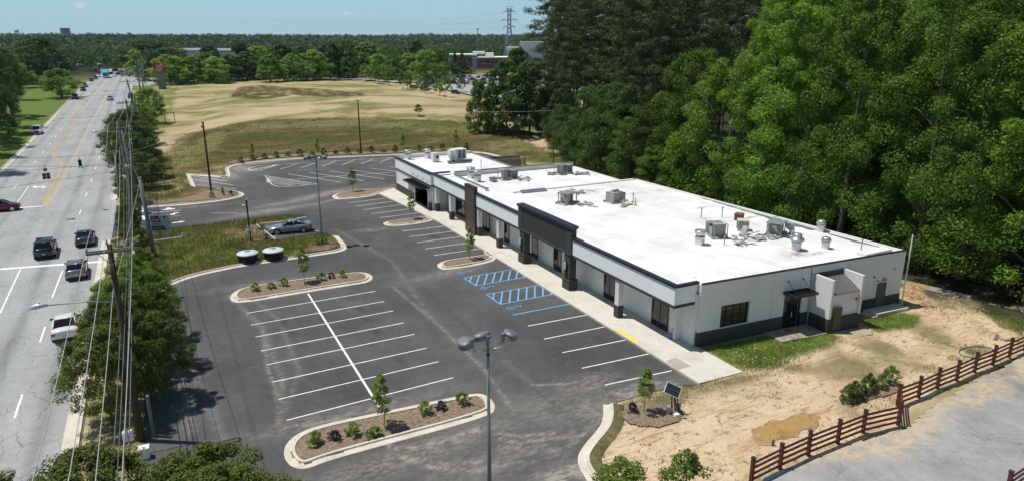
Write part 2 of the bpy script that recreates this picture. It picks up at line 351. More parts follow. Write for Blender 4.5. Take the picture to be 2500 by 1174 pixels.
ZON = [
 # zone, px polygon, softness, max weight
 (BROWN, PL([(350, 420), (450, 330), (560, 305), (700, 292), (900, 290), (1140, 298), (1270, 318), (1390, 350), (1400, 405), (1250, 392), (1110, 368), (850, 380), (700, 384), (600, 395), (540, 410), (545, 432), (455, 422), (468, 460), (400, 500), (345, 500)]), 2.5, 1),
 (GREEN, PL([(380, 430), (440, 360), (540, 322), (560, 330), (500, 380), (450, 410), (420, 430)]), 2, .8),
 (GREEN, PL([(560, 312), (700, 296), (900, 293), (1130, 300), (1260, 322), (1200, 330), (900, 308), (700, 312), (600, 325)]), 2, .55),
 (GREEN, PL([(1180, 350), (1300, 330), (1390, 380), (1380, 400), (1280, 395), (1200, 372)]), 2, .4),
 (DIRT, PL([(1285, 335), (1330, 345), (1395, 372), (1380, 382), (1330, 362), (1290, 348)]), 1, 1),
 (BROWN, PL([(340, 580), (370, 566), (500, 548), (600, 536), (700, 524), (745, 528), (780, 540), (690, 543), (627, 549), (675, 586), (790, 567), (816, 577), (838, 607), (700, 632), (600, 645), (500, 665), (385, 715), (350, 690)]), .6, 1),
 (GREEN, PL([(380, 600), (440, 575), (540, 570), (590, 590), (600, 620), (520, 650), (420, 680), (370, 690)]), 2, .8),
 (GREEN, PL([(720, 590), (800, 572), (820, 590), (760, 610), (640, 640), (640, 620)]), 1, .7),
 (DIRT, PL([(590, 566), (615, 560), (640, 575), (700, 600), (660, 605), (600, 590), (545, 600), (510, 580), (550, 560)]), 1.5, .35),
 (BROWN, PL([(350, 430), (440, 425), (470, 458), (500, 470), (470, 485), (350, 494)]), 1, 1),
 (DIRT, PL([(370, 440), (420, 437), (440, 460), (400, 475), (375, 460)]), 1.5, .55),
 (DIRT, [(-6.4, 20), (-5.2, 20), (-5.2, 135), (-6.4, 135)], .4, .7),
 (DIRT, PL([(1462, 1200), (1434, 1138), (1432, 1110), (1480, 1050), (1495, 985), (1640, 937), (1810, 912), (1700, 850), (2005, 810), (2200, 745), (2215, 700), (2260, 700), (2500, 780), (2500, 870), (2205, 1005), (2195, 1045), (1830, 1174), (1800, 1230)]), .7, 1),
 (GREEN, PL([(1705, 852), (1800, 835), (1900, 815), (2000, 800), (2050, 825), (2040, 850), (1960, 870), (1880, 905), (1815, 912), (1760, 880)]), .6, 1),
 (GREEN, PL([(2105, 790), (2130, 768), (2200, 768), (2245, 775), (2240, 800), (2200, 808), (2140, 812)]), .5, 1),
 (GREEN, PL([(2400, 760), (2500, 785), (2500, 822), (2440, 800)]), .5, .9),
 (GREEN, PL([(2210, 700), (2300, 725), (2400, 760), (2380, 765), (2290, 745), (2205, 715)]), .5, .5),
 (BROWN, PL([(1500, 990), (1640, 945), (1810, 915), (1950, 880), (1960, 905), (1800, 945), (1690, 965), (1640, 1000), (1520, 1010), (1500, 1060), (1455, 1140), (1440, 1120), (1490, 1040)]), .5, .8),
 (GREEN, PL([(1500, 990), (1620, 965), (1560, 1005), (1520, 1010), (1500, 1060), (1455, 1140), (1440, 1120), (1490, 1040)]), .4, .7),
 (GREEN, PL([(2030, 990), (2190, 960), (2190, 1000), (2110, 1030), (2040, 1010)]), .5, .6),
 (GREEN, PL([(2190, 930), (2370, 850), (2400, 870), (2200, 970)]), .5, .45),
 (GREEN, PL([(2330, 850), (2390, 840), (2430, 860), (2380, 875)]), .4, .7),
 (DIRT, PL([(1960, 1000), (2060, 1010), (2150, 1040), (1930, 1110), (1850, 1110)]), .5, .7),
 (BROWN, PL([(1880, 910), (2050, 850), (2150, 820), (2290, 790), (2340, 850), (2150, 930), (1990, 975), (1900, 960)]), 1, .75), (GREEN, PL([(1700, 955), (1800, 935), (1880, 960), (1800, 1010), (1690, 1000)]), 1, .35), (GREEN, PL([(2040, 880), (2180, 850), (2220, 890), (2080, 930)]), 1, .6),
 (GREEN, [(-60, 112), (-24.6, 126), (-24.6, 460), (-90, 460)], 1, 1),
 (GREEN, [(-6.4, 180), (2, 180), (12, 345), (-6.4, 345)], 1, .85),
 (GREEN, [(-6, 15), (-2.6, 15), (-2.6, 90), (-6, 90)], 1, .35),
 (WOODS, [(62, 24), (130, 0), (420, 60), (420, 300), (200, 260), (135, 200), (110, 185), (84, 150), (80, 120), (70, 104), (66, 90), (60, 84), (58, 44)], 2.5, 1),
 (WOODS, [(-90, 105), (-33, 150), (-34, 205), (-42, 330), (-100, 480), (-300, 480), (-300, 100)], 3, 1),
 (BROWN, PL([(562, 240), (580, 215), (640, 210), (720, 218), (728, 232), (640, 245)]), 1, .999),
 (BROWN, PL([(700, 217), (800, 220), (885, 228), (888, 236), (800, 238), (720, 234)]), 1, .999),
]
def axis(fine0, fine1, step, lo, hi, grow=1.09):
    a = list(np.arange(fine0, fine1 + 1e-6, step)); s = step
    while a[-1] < hi: s *= grow; a.append(a[-1] + s)
    s = step; b = []
    x = fine0
    while x > lo: s *= grow; x -= s; b.append(x)
    return np.array(b[::-1] + a)
gx = axis(-30, 72, .45, -5200, 6500); gy = axis(14, 150, .45, -300, 7000, 1.05)
X, Y = np.meshgrid(gx, gy); X = X.ravel(); Y = Y.ravel()
Z = base(X, Y)
pav = np.full(X.shape, -1e9)
nearm = (X > -80) & (X < 240) & (Y > 0) & (Y < 545)
for P in (LOT, ROADP, SIDEP, FARLOT, FARROAD):
    q = sdist(P, X[nearm], Y[nearm]); pav[nearm] = np.maximum(pav[nearm], q)
grow = np.where(Y > 155, .0, .0)
relief = (fbm(X, Y, 3.0, 3) - .5) * .22 + (fbm(X, Y, .9, 5) - .5) * .07
dirtm = sst(0, 1.0, sdist(ZON[12][1], X, Y))
Z = Z + np.where(pav > -.30, -.10 - .25 * (Y > 155), .02 + .05 * sst(.3, 1.2, -pav)) + relief * sst(.6, 2.5, -pav) * (.35 + .65 * dirtm)
ZA = np.zeros((len(X), 4), np.float32)
wob = (fbm(X, Y, 2.2, 11) - .5) * 2
for zone, P, soft, mw in ZON:
    P = np.array(P); m = (X > P[:, 0].min() - 8) & (X < P[:, 0].max() + 8) & (Y > P[:, 1].min() - 8) & (Y < P[:, 1].max() + 8)
    if not m.any(): continue
    d = sdist([tuple(p) for p in P], X[m], Y[m]) + wob[m] * soft * 1.3
    w = sst(-soft, soft, d) * mw
    if mw < 1: w = w * sst(.3, .55, fbm(X[m], Y[m], 2.4, 21 + zone)) if zone != MOWN else w
    ZA[m] *= (1 - w)[:, None]; ZA[m, zone] += w
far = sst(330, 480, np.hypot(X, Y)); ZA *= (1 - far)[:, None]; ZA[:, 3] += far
nx, ny = len(gx), len(gy)
I = np.arange(nx * ny).reshape(ny, nx)
F = np.stack([I[:-1, :-1], I[:-1, 1:], I[1:, 1:], I[1:, :-1]], -1).reshape(-1, 4)
def ground_mat():
    m = bpy.data.materials.new('ground_cover'); m.use_nodes = True; nt = m.node_tree; N = nt.nodes; L = nt.links; b = N['Principled BSDF']
    b.inputs['Roughness'].default_value = .95; b.inputs['Specular IOR Level'].default_value = .1
    tc = N.new('ShaderNodeTexCoord'); at = N.new('ShaderNodeAttribute'); at.attribute_name = 'zone'
    sp = N.new('ShaderNodeSeparateColor'); L.new(at.outputs['Color'], sp.inputs[0])
    def noise(scale, stretch=None, det=6, rough=.65, dist=0):
        n = N.new('ShaderNodeTexNoise'); n.inputs['Scale'].default_value = scale; n.inputs['Detail'].default_value = det; n.inputs['Roughness'].default_value = rough
        n.inputs['Distortion'].default_value = dist
        if stretch:
            mp = N.new('ShaderNodeMapping'); mp.inputs['Scale'].default_value = stretch[:3]; mp.inputs['Rotation'].default_value = (0, 0, stretch[3]); L.new(tc.outputs['Object'], mp.inputs[0]); L.new(mp.outputs[0], n.inputs['Vector'])
        else: L.new(tc.outputs['Object'], n.inputs['Vector'])
        return n.outputs['Fac']
    def ramp(f, cols, lo=.3, hi=.7):
        c = N.new('ShaderNodeValToRGB'); e = c.color_ramp.elements; k = len(cols)
        e[0].position = lo; e[0].color = (*cols[0], 1); e[1].position = hi; e[1].color = (*cols[-1], 1)
        for i in range(1, k - 1): q = e.new(lo + (hi - lo) * i / (k - 1)); q.color = (*cols[i], 1)
        L.new(f, c.inputs[0]); return c.outputs[0]
    def mix(f, a, c):
        x = N.new('ShaderNodeMix'); x.data_type = 'RGBA'
        if isinstance(f, float): x.inputs[0].default_value = f
        else: L.new(f, x.inputs[0])
        L.new(a, x.inputs[6]); L.new(c, x.inputs[7]); return x.outputs[2]
    def thr(f, lo, hi):
        r = N.new('ShaderNodeMapRange'); r.interpolation_type = 'SMOOTHSTEP'; r.inputs[1].default_value = lo; r.inputs[2].default_value = hi; L.new(f, r.inputs[0]); return r.outputs[0]
    straw = ramp(noise(.06, det=8), [(.31, .265, .13), (.43, .33, .195), (.49, .385, .25), (.36, .29, .155)])
    sgreen = ramp(noise(.5), [(.155, .165, .048), (.24, .225, .08)])
    mown = mix(thr(noise(.04, (.75, 1.25, 1, .75), det=10, rough=.7, dist=.5), .42, .56), sgreen, straw)
    streak = ramp(noise(.6, (.15, 1.6, 1, .9), det=6, dist=.4), [(.80, .81, .78), (1.12, 1.1, 1.06)])
    mm = N.new('ShaderNodeMixRGB'); mm.blend_type = 'MULTIPLY'; mm.inputs[0].default_value = 1; L.new(mown, mm.inputs[1]); L.new(streak, mm.inputs[2]); mown = mm.outputs[0]
    green = ramp(noise(.9, det=8), [(.075, .105, .022), (.12, .165, .032), (.19, .23, .055)])
    brown = mix(thr(noise(.11, (.5, 1.6, 1, .15), det=9), .42, .58), ramp(noise(.5, (.3, 1.4, 1, 0), det=8), [(.085, .062, .026), (.13, .095, .042), (.19, .14, .065), (.42, .31, .17)], .34, .74), ramp(noise(1.1), [(.055, .064, .016), (.10, .108, .028)]))
    dirt = ramp(noise(.30, det=10, rough=.75), [(.42, .25, .13), (.55, .39, .245), (.63, .49, .34), (.52, .36, .22)])
    tuft = mix(thr(noise(1.3, det=9, rough=.8), .55, .62), dirt, ramp(noise(3), [(.14, .12, .05), (.24, .20, .11)]))
    rut = ramp(noise(1.1, (.5, 3.2, 1, 1.1), det=5, dist=1.2), [(.58, .52, .47), (1, 1, 1), (1.05, 1.04, 1.0)], .36, .56)
    m2 = N.new('ShaderNodeMixRGB'); m2.blend_type = 'MULTIPLY'; m2.inputs[0].default_value = .9; L.new(tuft, m2.inputs[1]); L.new(rut, m2.inputs[2]); dirt = m2.outputs[0]
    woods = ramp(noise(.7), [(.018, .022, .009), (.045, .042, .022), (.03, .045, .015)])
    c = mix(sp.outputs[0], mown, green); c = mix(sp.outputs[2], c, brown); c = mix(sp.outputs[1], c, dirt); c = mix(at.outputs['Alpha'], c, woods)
    L.new(c, b.inputs['Base Color'])
    bn = noise(4, det=6); bp = N.new('ShaderNodeBump'); bp.inputs['Strength'].default_value = .9; bp.inputs['Distance'].default_value = .12; L.new(bn, bp.inputs['Height']); L.new(bp.outputs[0], b.inputs['Normal'])
    return m
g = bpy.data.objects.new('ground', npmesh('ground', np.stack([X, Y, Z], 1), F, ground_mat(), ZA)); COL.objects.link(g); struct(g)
g.data.polygons.foreach_set('use_smooth', [True] * len(g.data.polygons))

def sheet(name, P, step, z, mat, attrf=None, grow=.1):
    P = [tuple(p[:2]) for p in P]; A = np.array(P)
    ax = np.arange(A[:, 0].min() - step, A[:, 0].max() + step, step); ay = np.arange(A[:, 1].min() - step, A[:, 1].max() + step, step)
    XX, YY = np.meshgrid(ax, ay); n1, n2 = len(ax), len(ay)
    cx = (XX[:-1, :-1] + step / 2).ravel(); cy = (YY[:-1, :-1] + step / 2).ravel()
    keep = sdist(P, cx, cy) > -grow
    I = np.arange(n1 * n2).reshape(n2, n1); F = np.stack([I[:-1, :-1], I[:-1, 1:], I[1:, 1:], I[1:, :-1]], -1).reshape(-1, 4)[keep]
    used, inv = np.unique(F.ravel(), return_inverse=True); F = inv.reshape(-1, 4)
    x = XX.ravel()[used]; y = YY.ravel()[used]
    V = np.stack([x, y, base(x, y) + z], 1)
    o = bpy.data.objects.new(name, npmesh(name, V, F, mat, attrf(x, y) if attrf else None)); COL.objects.link(o); return struct(o)

def pave_mat(name, cols, scale, dustcols, crack=0.0, stains=None, patch=None, dark=None):
    m = bpy.data.materials.new(name); m.use_nodes = True; nt = m.node_tree; N = nt.nodes; L = nt.links; b = N['Principled BSDF']
    b.inputs['Roughness'].default_value = .9; b.inputs['Specular IOR Level'].default_value = .25
    tc = N.new('ShaderNodeTexCoord'); O = tc.outputs['Object']
    def noise(s, det=6, rough=.6, dist=0, st=None):
        n = N.new('ShaderNodeTexNoise'); n.inputs['Scale'].default_value = s; n.inputs['Detail'].default_value = det; n.inputs['Roughness'].default_value = rough; n.inputs['Distortion'].default_value = dist
        if st:
            mp = N.new('ShaderNodeMapping'); mp.inputs['Scale'].default_value = st; L.new(O, mp.inputs[0]); L.new(mp.outputs[0], n.inputs['Vector'])
        else: L.new(O, n.inputs['Vector'])
        return n.outputs['Fac']
    def mr(f, a, c, d=0., e=1., smooth=True):
        r = N.new('ShaderNodeMapRange'); r.interpolation_type = 'SMOOTHSTEP' if smooth else 'LINEAR'
        for k, v in zip((1, 2, 3, 4), (a, c, d, e)): r.inputs[k].default_value = v
        L.new(f, r.inputs[0]); return r.outputs[0]
    def math_(op, a, c=None):
        q = N.new('ShaderNodeMath'); q.operation = op
        for i, v in enumerate((a, c)):
            if v is None: continue
            if isinstance(v, (int, float)): q.inputs[i].default_value = v
            else: L.new(v, q.inputs[i])
        return q.outputs[0]
    cr = N.new('ShaderNodeValToRGB'); e = cr.color_ramp.elements; e[0].position = .3; e[1].position = .7; e[0].color = (*cols[0], 1); e[1].color = (*cols[-1], 1)
    if len(cols) > 2: q = e.new(.5); q.color = (*cols[1], 1)
    L.new(noise(scale, 9, .65), cr.inputs[0]); col = cr.outputs[0]
    val = math_('MULTIPLY', mr(noise(18, 4), .25, .75, .86, 1.14, False), math_('MULTIPLY', mr(noise(1.6, 8, .7, .5), .3, .7, .88, 1.10, False), mr(noise(4.5, 8, .8), .3, .7, .88, 1.12, False)))
    val = math_('MULTIPLY', val, mr(noise(.45, 6, .6, .8, (1, .12, 1)), .3, .7, .90, 1.08, False))
    if stains:
        sx = N.new('ShaderNodeSeparateXYZ'); L.new(O, sx.inputs[0])
        for (xc, w, k) in stains:
            wv = math_('ADD', sx.outputs[0], mr(noise(.05, 2), 0, 1, -.35, .35, False))
            d = math_('ABSOLUTE', math_('SUBTRACT', wv, xc)); s = mr(d, 0, w, 1, 0)
            s = math_('MULTIPLY', s, mr(noise(.5, 6, .7, 0, (1, .15, 1)), .3, .65, .2, 1))
            val = math_('MULTIPLY', val, math_('SUBTRACT', 1.0, math_('MULTIPLY', s, k)))
    if crack:
        for (sc, w, k, st) in ((.34, .006, crack, (1, .7, 1)), (.13, .0035, crack, (1.9, .35, 1))):
            v = N.new('ShaderNodeTexVoronoi'); v.feature = 'DISTANCE_TO_EDGE'; v.inputs['Scale'].default_value = sc; v.inputs['Randomness'].default_value = .9
            mp = N.new('ShaderNodeMapping'); mp.inputs['Scale'].default_value = st; L.new(O, mp.inputs[0])
            nn = N.new('ShaderNodeTexNoise'); nn.inputs['Scale'].default_value = 1.3; nn.inputs['Detail'].default_value = 5; L.new(O, nn.inputs['Vector'])
            vm = N.new('ShaderNodeVectorMath'); vm.operation = 'MULTIPLY_ADD'; L.new(nn.outputs['Color'], vm.inputs[0]); vm.inputs[1].default_value = (.9, .9, 0); L.new(mp.outputs[0], vm.inputs[2])
            L.new(vm.outputs[0], v.inputs['Vector'])
            c1 = mr(v.outputs['Distance'], w * .4, w * 1.6, 1, 0)
            c1 = math_('MULTIPLY', c1, mr(noise(.2, 3), .40, .55, 0, 1))
            val = math_('MULTIPLY', val, math_('SUBTRACT', 1.0, math_('MULTIPLY', c1, k)))
    vm = N.new('ShaderNodeVectorMath'); vm.operation = 'SCALE'; L.new(col, vm.inputs[0]); L.new(val, vm.inputs['Scale']); col = vm.outputs[0]
    if dustcols:
        at = N.new('ShaderNodeAttribute'); at.attribute_name = 'zone'; sp = N.new('ShaderNodeSeparateColor'); L.new(at.outputs['Color'], sp.inputs[0])
        dn = N.new('ShaderNodeMix'); dn.data_type = 'RGBA'
        f = math_('MINIMUM', 1.0, math_('MULTIPLY', sp.outputs[0], math_('ADD', mr(noise(2.6, 10, .8, .5, (.6, 1.3, 1)), .44, .60, .08, 1.0), mr(noise(.7, 6, .7), .4, .62, 0, .45))))
        # scattered faint scuffs over the whole surface
        f2 = math_('MAXIMUM', mr(noise(.55, 10, .82, 1.2), .56, .72, 0, .42), mr(noise(.6, 8, .75, .8, (2.2, .18, 1)), .60, .72, 0, .22))
        f = math_('MAXIMUM', f, f2)
        L.new(f, dn.inputs[0]); L.new(col, dn.inputs[6]); dn.inputs[7].default_value = (*dustcols[0], 1); col = dn.outputs[2]
        d2 = N.new('ShaderNodeMix'); d2.data_type = 'RGBA'; L.new(sp.outputs[1], d2.inputs[0]); L.new(col, d2.inputs[6])
        d2.inputs[7].default_value = (*(dark or (.03, .03, .032)), 1); col = d2.outputs[2]
    L.new(col, b.inputs['Base Color'])
    bp = N.new('ShaderNodeBump'); bp.inputs['Strength'].default_value = .25; bp.inputs['Distance'].default_value = .02; L.new(noise(30, 3), bp.inputs['Height']); L.new(bp.outputs[0], b.inputs['Normal'])
    return m
def blob(x, y, pts):
    w = np.zeros(len(x))
    for (a, b, rx, ry, rot, k) in pts:
        c, s = math.cos(rot), math.sin(rot); u = (x - a) * c + (y - b) * s; v = -(x - a) * s + (y - b) * c
        w = np.maximum(w, k * np.exp(-(u / rx) ** 2 - (v / ry) ** 2))
    return w
def px_arc(x, y, pts, w, k):
    P = PL(pts); d = np.full(len(x), 1e9)
    for i in range(len(P) - 1):
        ax, ay = P[i]; bx, by = P[i + 1]; ex, ey = bx - ax, by - ay; L = ex * ex + ey * ey
        t = np.clip(((x - ax) * ex + (y - ay) * ey) / L, 0, 1); d = np.minimum(d, np.hypot(x - ax - t * ex, y - ay - t * ey))
    return k * np.exp(-(d / w) ** 2)
def lot_attr(x, y):
    a = np.zeros((len(x), 4), np.float32)
    D = [tuple(hit(px, py))[:2] + (rx, ry, rot, k) for px, py, rx, ry, rot, k in [
        (790, 475, 6, 1.5, .5, .8), (660, 515, 5, 1.3, .2, .7), (700, 495, 5, 1.0, .3, .7), (590, 412, 2, 4, 0, 1.0), (620, 400, 6, 1.2, .2, 1.0), (510, 440, 3.5, 5, 0, .8), (562, 428, 1.5, 5, 0, .9),
        (860, 1010, 6, 1.0, 0, .45), (1000, 1110, 6, 1.4, .1, .5), (1100, 1080, 5, 1.2, .1, .45), (1440, 935, 2.2, 1.2, 0, .55), (1560, 960, 4, 1.4, 0, .7), (1470, 1020, 1.5, 4, 0, .5),
        (1090, 665, 5, 1.0, .2, .45), (900, 562, 3, .8, 0, .4), (760, 700, 5, .7, 0, .4), (650, 690, 5, .7, 0, .35), (420, 830, 1.2, 9, 0, .35), (1330, 1000, 3, 2, 0, .35), (1190, 1130, 4, 1.5, 0, .35), (950, 390, 12, .6, 0, .5), (1040, 380, 8, .6, 0, .6), (480, 505, 4, .5, 0, .4)]]
    a[:, 0] = np.clip(blob(x, y, D) * 1.25, 0, 1)
    for pts, w, k in [([(950, 1085), (975, 1110), (1050, 1140), (1150, 1150), (1250, 1130)], .22, .6), ([(1000, 1090), (1030, 1120), (1100, 1135), (1180, 1125)], .2, .5), ([(560, 720), (640, 800), (690, 930), (680, 1060)], .25, .28), ([(580, 700), (680, 780), (730, 900), (700, 1000)], .2, .22),
                      ([(1230, 880), (1330, 960), (1400, 1040), (1380, 1120)], .2, .25), ([(1400, 1000), (1450, 1030), (1380, 1100), (1250, 1140)], .25, .3), ([(820, 560), (960, 640), (1040, 760), (1180, 900)], .3, .18), ([(400, 740), (470, 900), (560, 1100)], .3, .25), ([(850, 480), (760, 500), (640, 520), (520, 520)], .35, .5), ([(1010, 1095), (1090, 1072), (1170, 1047)], .35, .7), ([(1215, 1058), (1270, 1065), (1350, 1055)], .16, .8), ([(1225, 1070), (1265, 1082), (1340, 1070), (1430, 1060)], .2, .8), ([(1220, 1090), (1285, 1095), (1330, 1085)], .15, .6), ([(1240, 1110), (1300, 1105), (1380, 1095)], .3, .4), ([(1340, 1174), (1400, 1150), (1440, 1160)], .9, .9), ([(1300, 940), (1400, 935), (1470, 950)], .18, .5), ([(700, 1040), (790, 1030), (880, 1010)], .3, .5), ([(960, 700), (1080, 800), (1180, 900), (1260, 1010)], .16, .4), ([(640, 800), (655, 900), (690, 1010)], .16, .4), ([(420, 760), (440, 900), (470, 1060)], .2, .45)]:
        a[:, 0] = np.maximum(a[:, 0], px_arc(x, y, pts, w, min(1, k * 1.6)))
    # paving seams: two faint darker longitudinal joints
    a[:, 1] = .35 * np.exp(-((x - 3.1 - .012 * (y - 50)) / .12) ** 2) * (y < 66) + .3 * np.exp(-((x - 20.2) / .12) ** 2)
    g_ = np.random.default_rng(12); sp_ = [(xx + g_.normal() * .25, y0 - 2.74 * i - 1.37 + g_.normal() * .15, .28 + .2 * g_.random(), .4 + .4 * g_.random(), 0, .75 * g_.random()) for xx, y0, n_ in ((7.6, 59.4, 7), (13.6, 59.4, 7), (27.6, 45.4, 4), (27.6, 77.3, 4), (27.6, 97.5, 4)) for i in range(n_)]
    a[:, 1] = np.maximum(a[:, 1], blob(x, y, sp_))
    return a
ASPH = pave_mat('dark_asphalt', [(.058, .058, .058), (.084, .083, .082), (.120, .118, .115)], .09, [(.31, .275, .235)])
sheet('parking_lot', LOT, .22, 0, ASPH, lot_attr, .22)
ROADM = pave_mat('worn_road', [(.30, .30, .297), (.34, .34, .336), (.38, .378, .37)], .12, None, crack=.42, stains=[(-8.2, .8, .30), (-11.7, .8, .36), (-15.3, .9, .12), (-18.7, .9, .25), (-22.4, .9, .28), (-6.5, .45, -.10)])
sheet('road', ROADP, 1.0, 0.01, ROADM, None, .4)
def side_attr(x, y):
    a = np.zeros((len(x), 4), np.float32); d = sdist(SIDEP, x, y)
    a[:, 0] = np.clip(1.1 * sst(2.4, .2, d + (fbm(x, y, 2.5, 31) - .5) * 3.2) * sst(26, 32, x), 0, 1)
    a[:, 1] = np.clip(blob(x, y, [(56, 22.5, 7, 2.2, .1, .95), (52, 13, 8, 1.2, .3, .5)]) * sst(.35, .6, fbm(x, y, 1.5, 41)), 0, 1); return a
SIDEM = pave_mat('grey_old_pavement', [(.24, .24, .238), (.31, .31, .305), (.38, .375, .365)], .25, [(.52, .40, .27)], crack=.25, dark=(.075, .075, .075))
sheet('neighbouring_pavement', SIDEP, .2, .05, SIDEM, side_attr)
sheet('distant_car_park', FARLOT, 4, .25, pave_mat('distant_paving', [(.30, .30, .30), (.38, .38, .38)], .1, None))
sheet('access_road', FARROAD, 4, .35, MATS.get('distant_paving') or bpy.data.materials['distant_paving'])

# ------------------------------------------------------------------ kerbs
KP = [(-.46, .006), (-.40, .025), (-.05, .035), (0, .06), (.02, .15), (.17, .155), (.18, -.12)]
def kerb(path, closed=False, flip=False, prof=KP, name='kerb', mat=None):
    mb = MB(); pr = [(-o, z) for o, z in prof] if flip else prof
    mb.sweep(path, pr, closed, lambda p: hz(p.x, p.y)); return struct(mb.build(name, mat or KERBM))
VERGE = nmat('soil_verge', [(.085, .070, .032), (.13, .12, .045), (.19, .14, .075)], 1.4, 1.0, fine=(9, .3), bump=.6)
for K_ in (chaikin(K_LEFT, 2), chaikin(K_DRIVE_UP[:11], 2), chaikin(K_DRIVE_UP[14:], 1), chaikin(K_NEAR, 2)): kerb(K_, prof=[(.165, .12), (.3, .115), (.62, .095), (.95, .03)], name='verge', mat=VERGE)
kerb(chaikin(K_LEFT, 2)); kerb(K_BAY, prof=[(-.02, 0), (0, .13), (.16, .14), (.17, -.1)])
kerb(chaikin(K_DRIVE_UP[:11], 2)); kerb(K_DRIVE_UP[11:15]); kerb(chaikin(K_DRIVE_UP[14:], 1)); kerb(chaikin(K_NEAR, 2))
kerb([(-6.25, y) for y in (112, 125, 150, 200, 250, 300, 345)], flip=True, prof=[(-.7, .015), (0, .03), (.02, .15), (.18, .15), (.2, -.1)])
kerb([(-6.25, y) for y in (8, 40, 70, 89)], flip=True, prof=[(-.7, .015), (0, .03), (.02, .14), (.18, .14), (.2, -.1)])
kerb([(-24.7, y) for y in (128, 140, 170, 220, 300, 400)], prof=[(-.5, .015), (0, .03), (.02, .15), (.18, .15), (.2, -.1)])
ISL = {
 'near': PL([(692, 1102), (700, 1080), (725, 1058), (780, 1036), (935, 1004), (1080, 974), (1150, 960), (1180, 960), (1203, 975), (1211, 998), (1195, 1013), (1100, 1042), (1000, 1069), (900, 1096), (800, 1124), (745, 1146), (712, 1140), (696, 1122)]),
 'mid': PL([(560, 727), (568, 713), (595, 701), (650, 692), (750, 678), (830, 668), (880, 663), (905, 668), (912, 679), (900, 689), (850, 697), (750, 713), (650, 730), (590, 739), (567, 737)]),
 'front_a': PL([(1066, 650), (1070, 642), (1090, 635), (1150, 626), (1200, 619)]) + [(30.25, 64.6), (30.25, 62.4)] + PL([(1180, 645), (1110, 656), (1080, 659)]),
 'front_b': PL([(934, 547), (940, 542), (965, 538), (1000, 533), (1040, 528)]) + [(30.25, 82.6), (30.25, 80.7)] + PL([(1020, 547), (970, 552), (945, 552)]),
 'front_c': PL([(809, 481), (816, 475), (845, 467), (880, 463), (925, 461), (965, 459)]) + [(31.4, 101.3), (28.3, 98.9)] + PL([(900, 481), (850, 486), (820, 488)]),
}
def area_(P): return sum(P[i][0] * P[(i + 1) % len(P)][1] - P[(i + 1) % len(P)][0] * P[i][1] for i in range(len(P))) / 2
MULCHP = []
for k, P in ISL.items():
    if area_(P) < 0: P = P[::-1]
    closed = k in ('near', 'mid')
    # outline px is the outer gutter edge: travel anticlockwise, the inside is on the left
    Q = chaikin(P, 2, True)
    prof = [(0, .006), (.04, .025), (.36, .04), (.42, .06), (.44, .155), (.60, .16), (.61, .0)]
    mb = MB(); mb.sweep(Q, prof, True); struct(mb.build('kerb', KERBM))
    c = Vector((sum(p[0] for p in Q) / len(Q), sum(p[1] for p in Q) / len(Q)))
    inner = []; n = len(Q)
    for i in range(n):
        a = Vector(Q[i - 1]); b = Vector(Q[(i + 1) % n]); t = (b - a).normalized(); inner.append((Q[i][0] - t.y * .58, Q[i][1] + t.x * .58))
    MULCHP.append(inner)
    A = np.array(inner); st = .22
    ax = np.arange(A[:, 0].min() - st, A[:, 0].max() + st, st); ay = np.arange(A[:, 1].min() - st, A[:, 1].max() + st, st)
    XX, YY = np.meshgrid(ax, ay); I = np.arange(XX.size).reshape(XX.shape); FF = np.stack([I[:-1, :-1], I[:-1, 1:], I[1:, 1:], I[1:, :-1]], -1).reshape(-1, 4)
    dd = sdist(inner, (XX[:-1, :-1] + st / 2).ravel(), (YY[:-1, :-1] + st / 2).ravel()); FF = FF[dd > -.12]
    u, inv = np.unique(FF.ravel(), return_inverse=True); x = XX.ravel()[u]; y = YY.ravel()[u]; d = sdist(inner, x, y)
    z = .11 + .10 * sst(0, 1.2, d) + (fbm(x, y, .6, 51) - .5) * .07 * sst(0, .5, d)
    o = bpy.data.objects.new('mulch_bed', npmesh('mulch_bed', np.stack([x, y, z], 1), inv.reshape(-1, 4), MULCH)); COL.objects.link(o); struct(o)
# mulch strips inside the kerbs of the big island, by the driveway and along the far kerb
def mulch_sheet(P, z=.12):
    P = [tuple(p[:2]) for p in P]; A = np.array(P); st = .3 if abs(area_(P)) > 60 else .13; P = chaikin(P, 2, True)
    ax = np.arange(A[:, 0].min() - st, A[:, 0].max() + st, st); ay = np.arange(A[:, 1].min() - st, A[:, 1].max() + st, st)
    XX, YY = np.meshgrid(ax, ay); I = np.arange(XX.size).reshape(XX.shape); FF = np.stack([I[:-1, :-1], I[:-1, 1:], I[1:, 1:], I[1:, :-1]], -1).reshape(-1, 4)
    dd = sdist(P, (XX[:-1, :-1] + st / 2).ravel(), (YY[:-1, :-1] + st / 2).ravel()); dd = dd + (fbm((XX[:-1, :-1]).ravel(), (YY[:-1, :-1]).ravel(), 1.2, 4) - .5) * .5
    FF = FF[dd > -.1]; u, inv = np.unique(FF.ravel(), return_inverse=True); x = XX.ravel()[u]; y = YY.ravel()[u]
    zz = base(x, y) + z + (fbm(x, y, .6, 51) - .5) * .06 + .04 * sst(0, .8, sdist(P, x, y))
    o = bpy.data.objects.new('mulch_bed', npmesh('mulch_bed', np.stack([x, y, zz], 1), inv.reshape(-1, 4), MULCH)); COL.objects.link(o); struct(o)
mulch_sheet(PL([(760, 590), (812, 583), (828, 605), (775, 616), (735, 617), (750, 604)]))
mulch_sheet(PL([(352, 494), (430, 490), (480, 478), (510, 466), (560, 470), (578, 475), (560, 483), (520, 489), (420, 497), (352, 502)]))
mulch_sheet(PL([(600, 548), (626, 551), (672, 586), (650, 588), (612, 566)]))
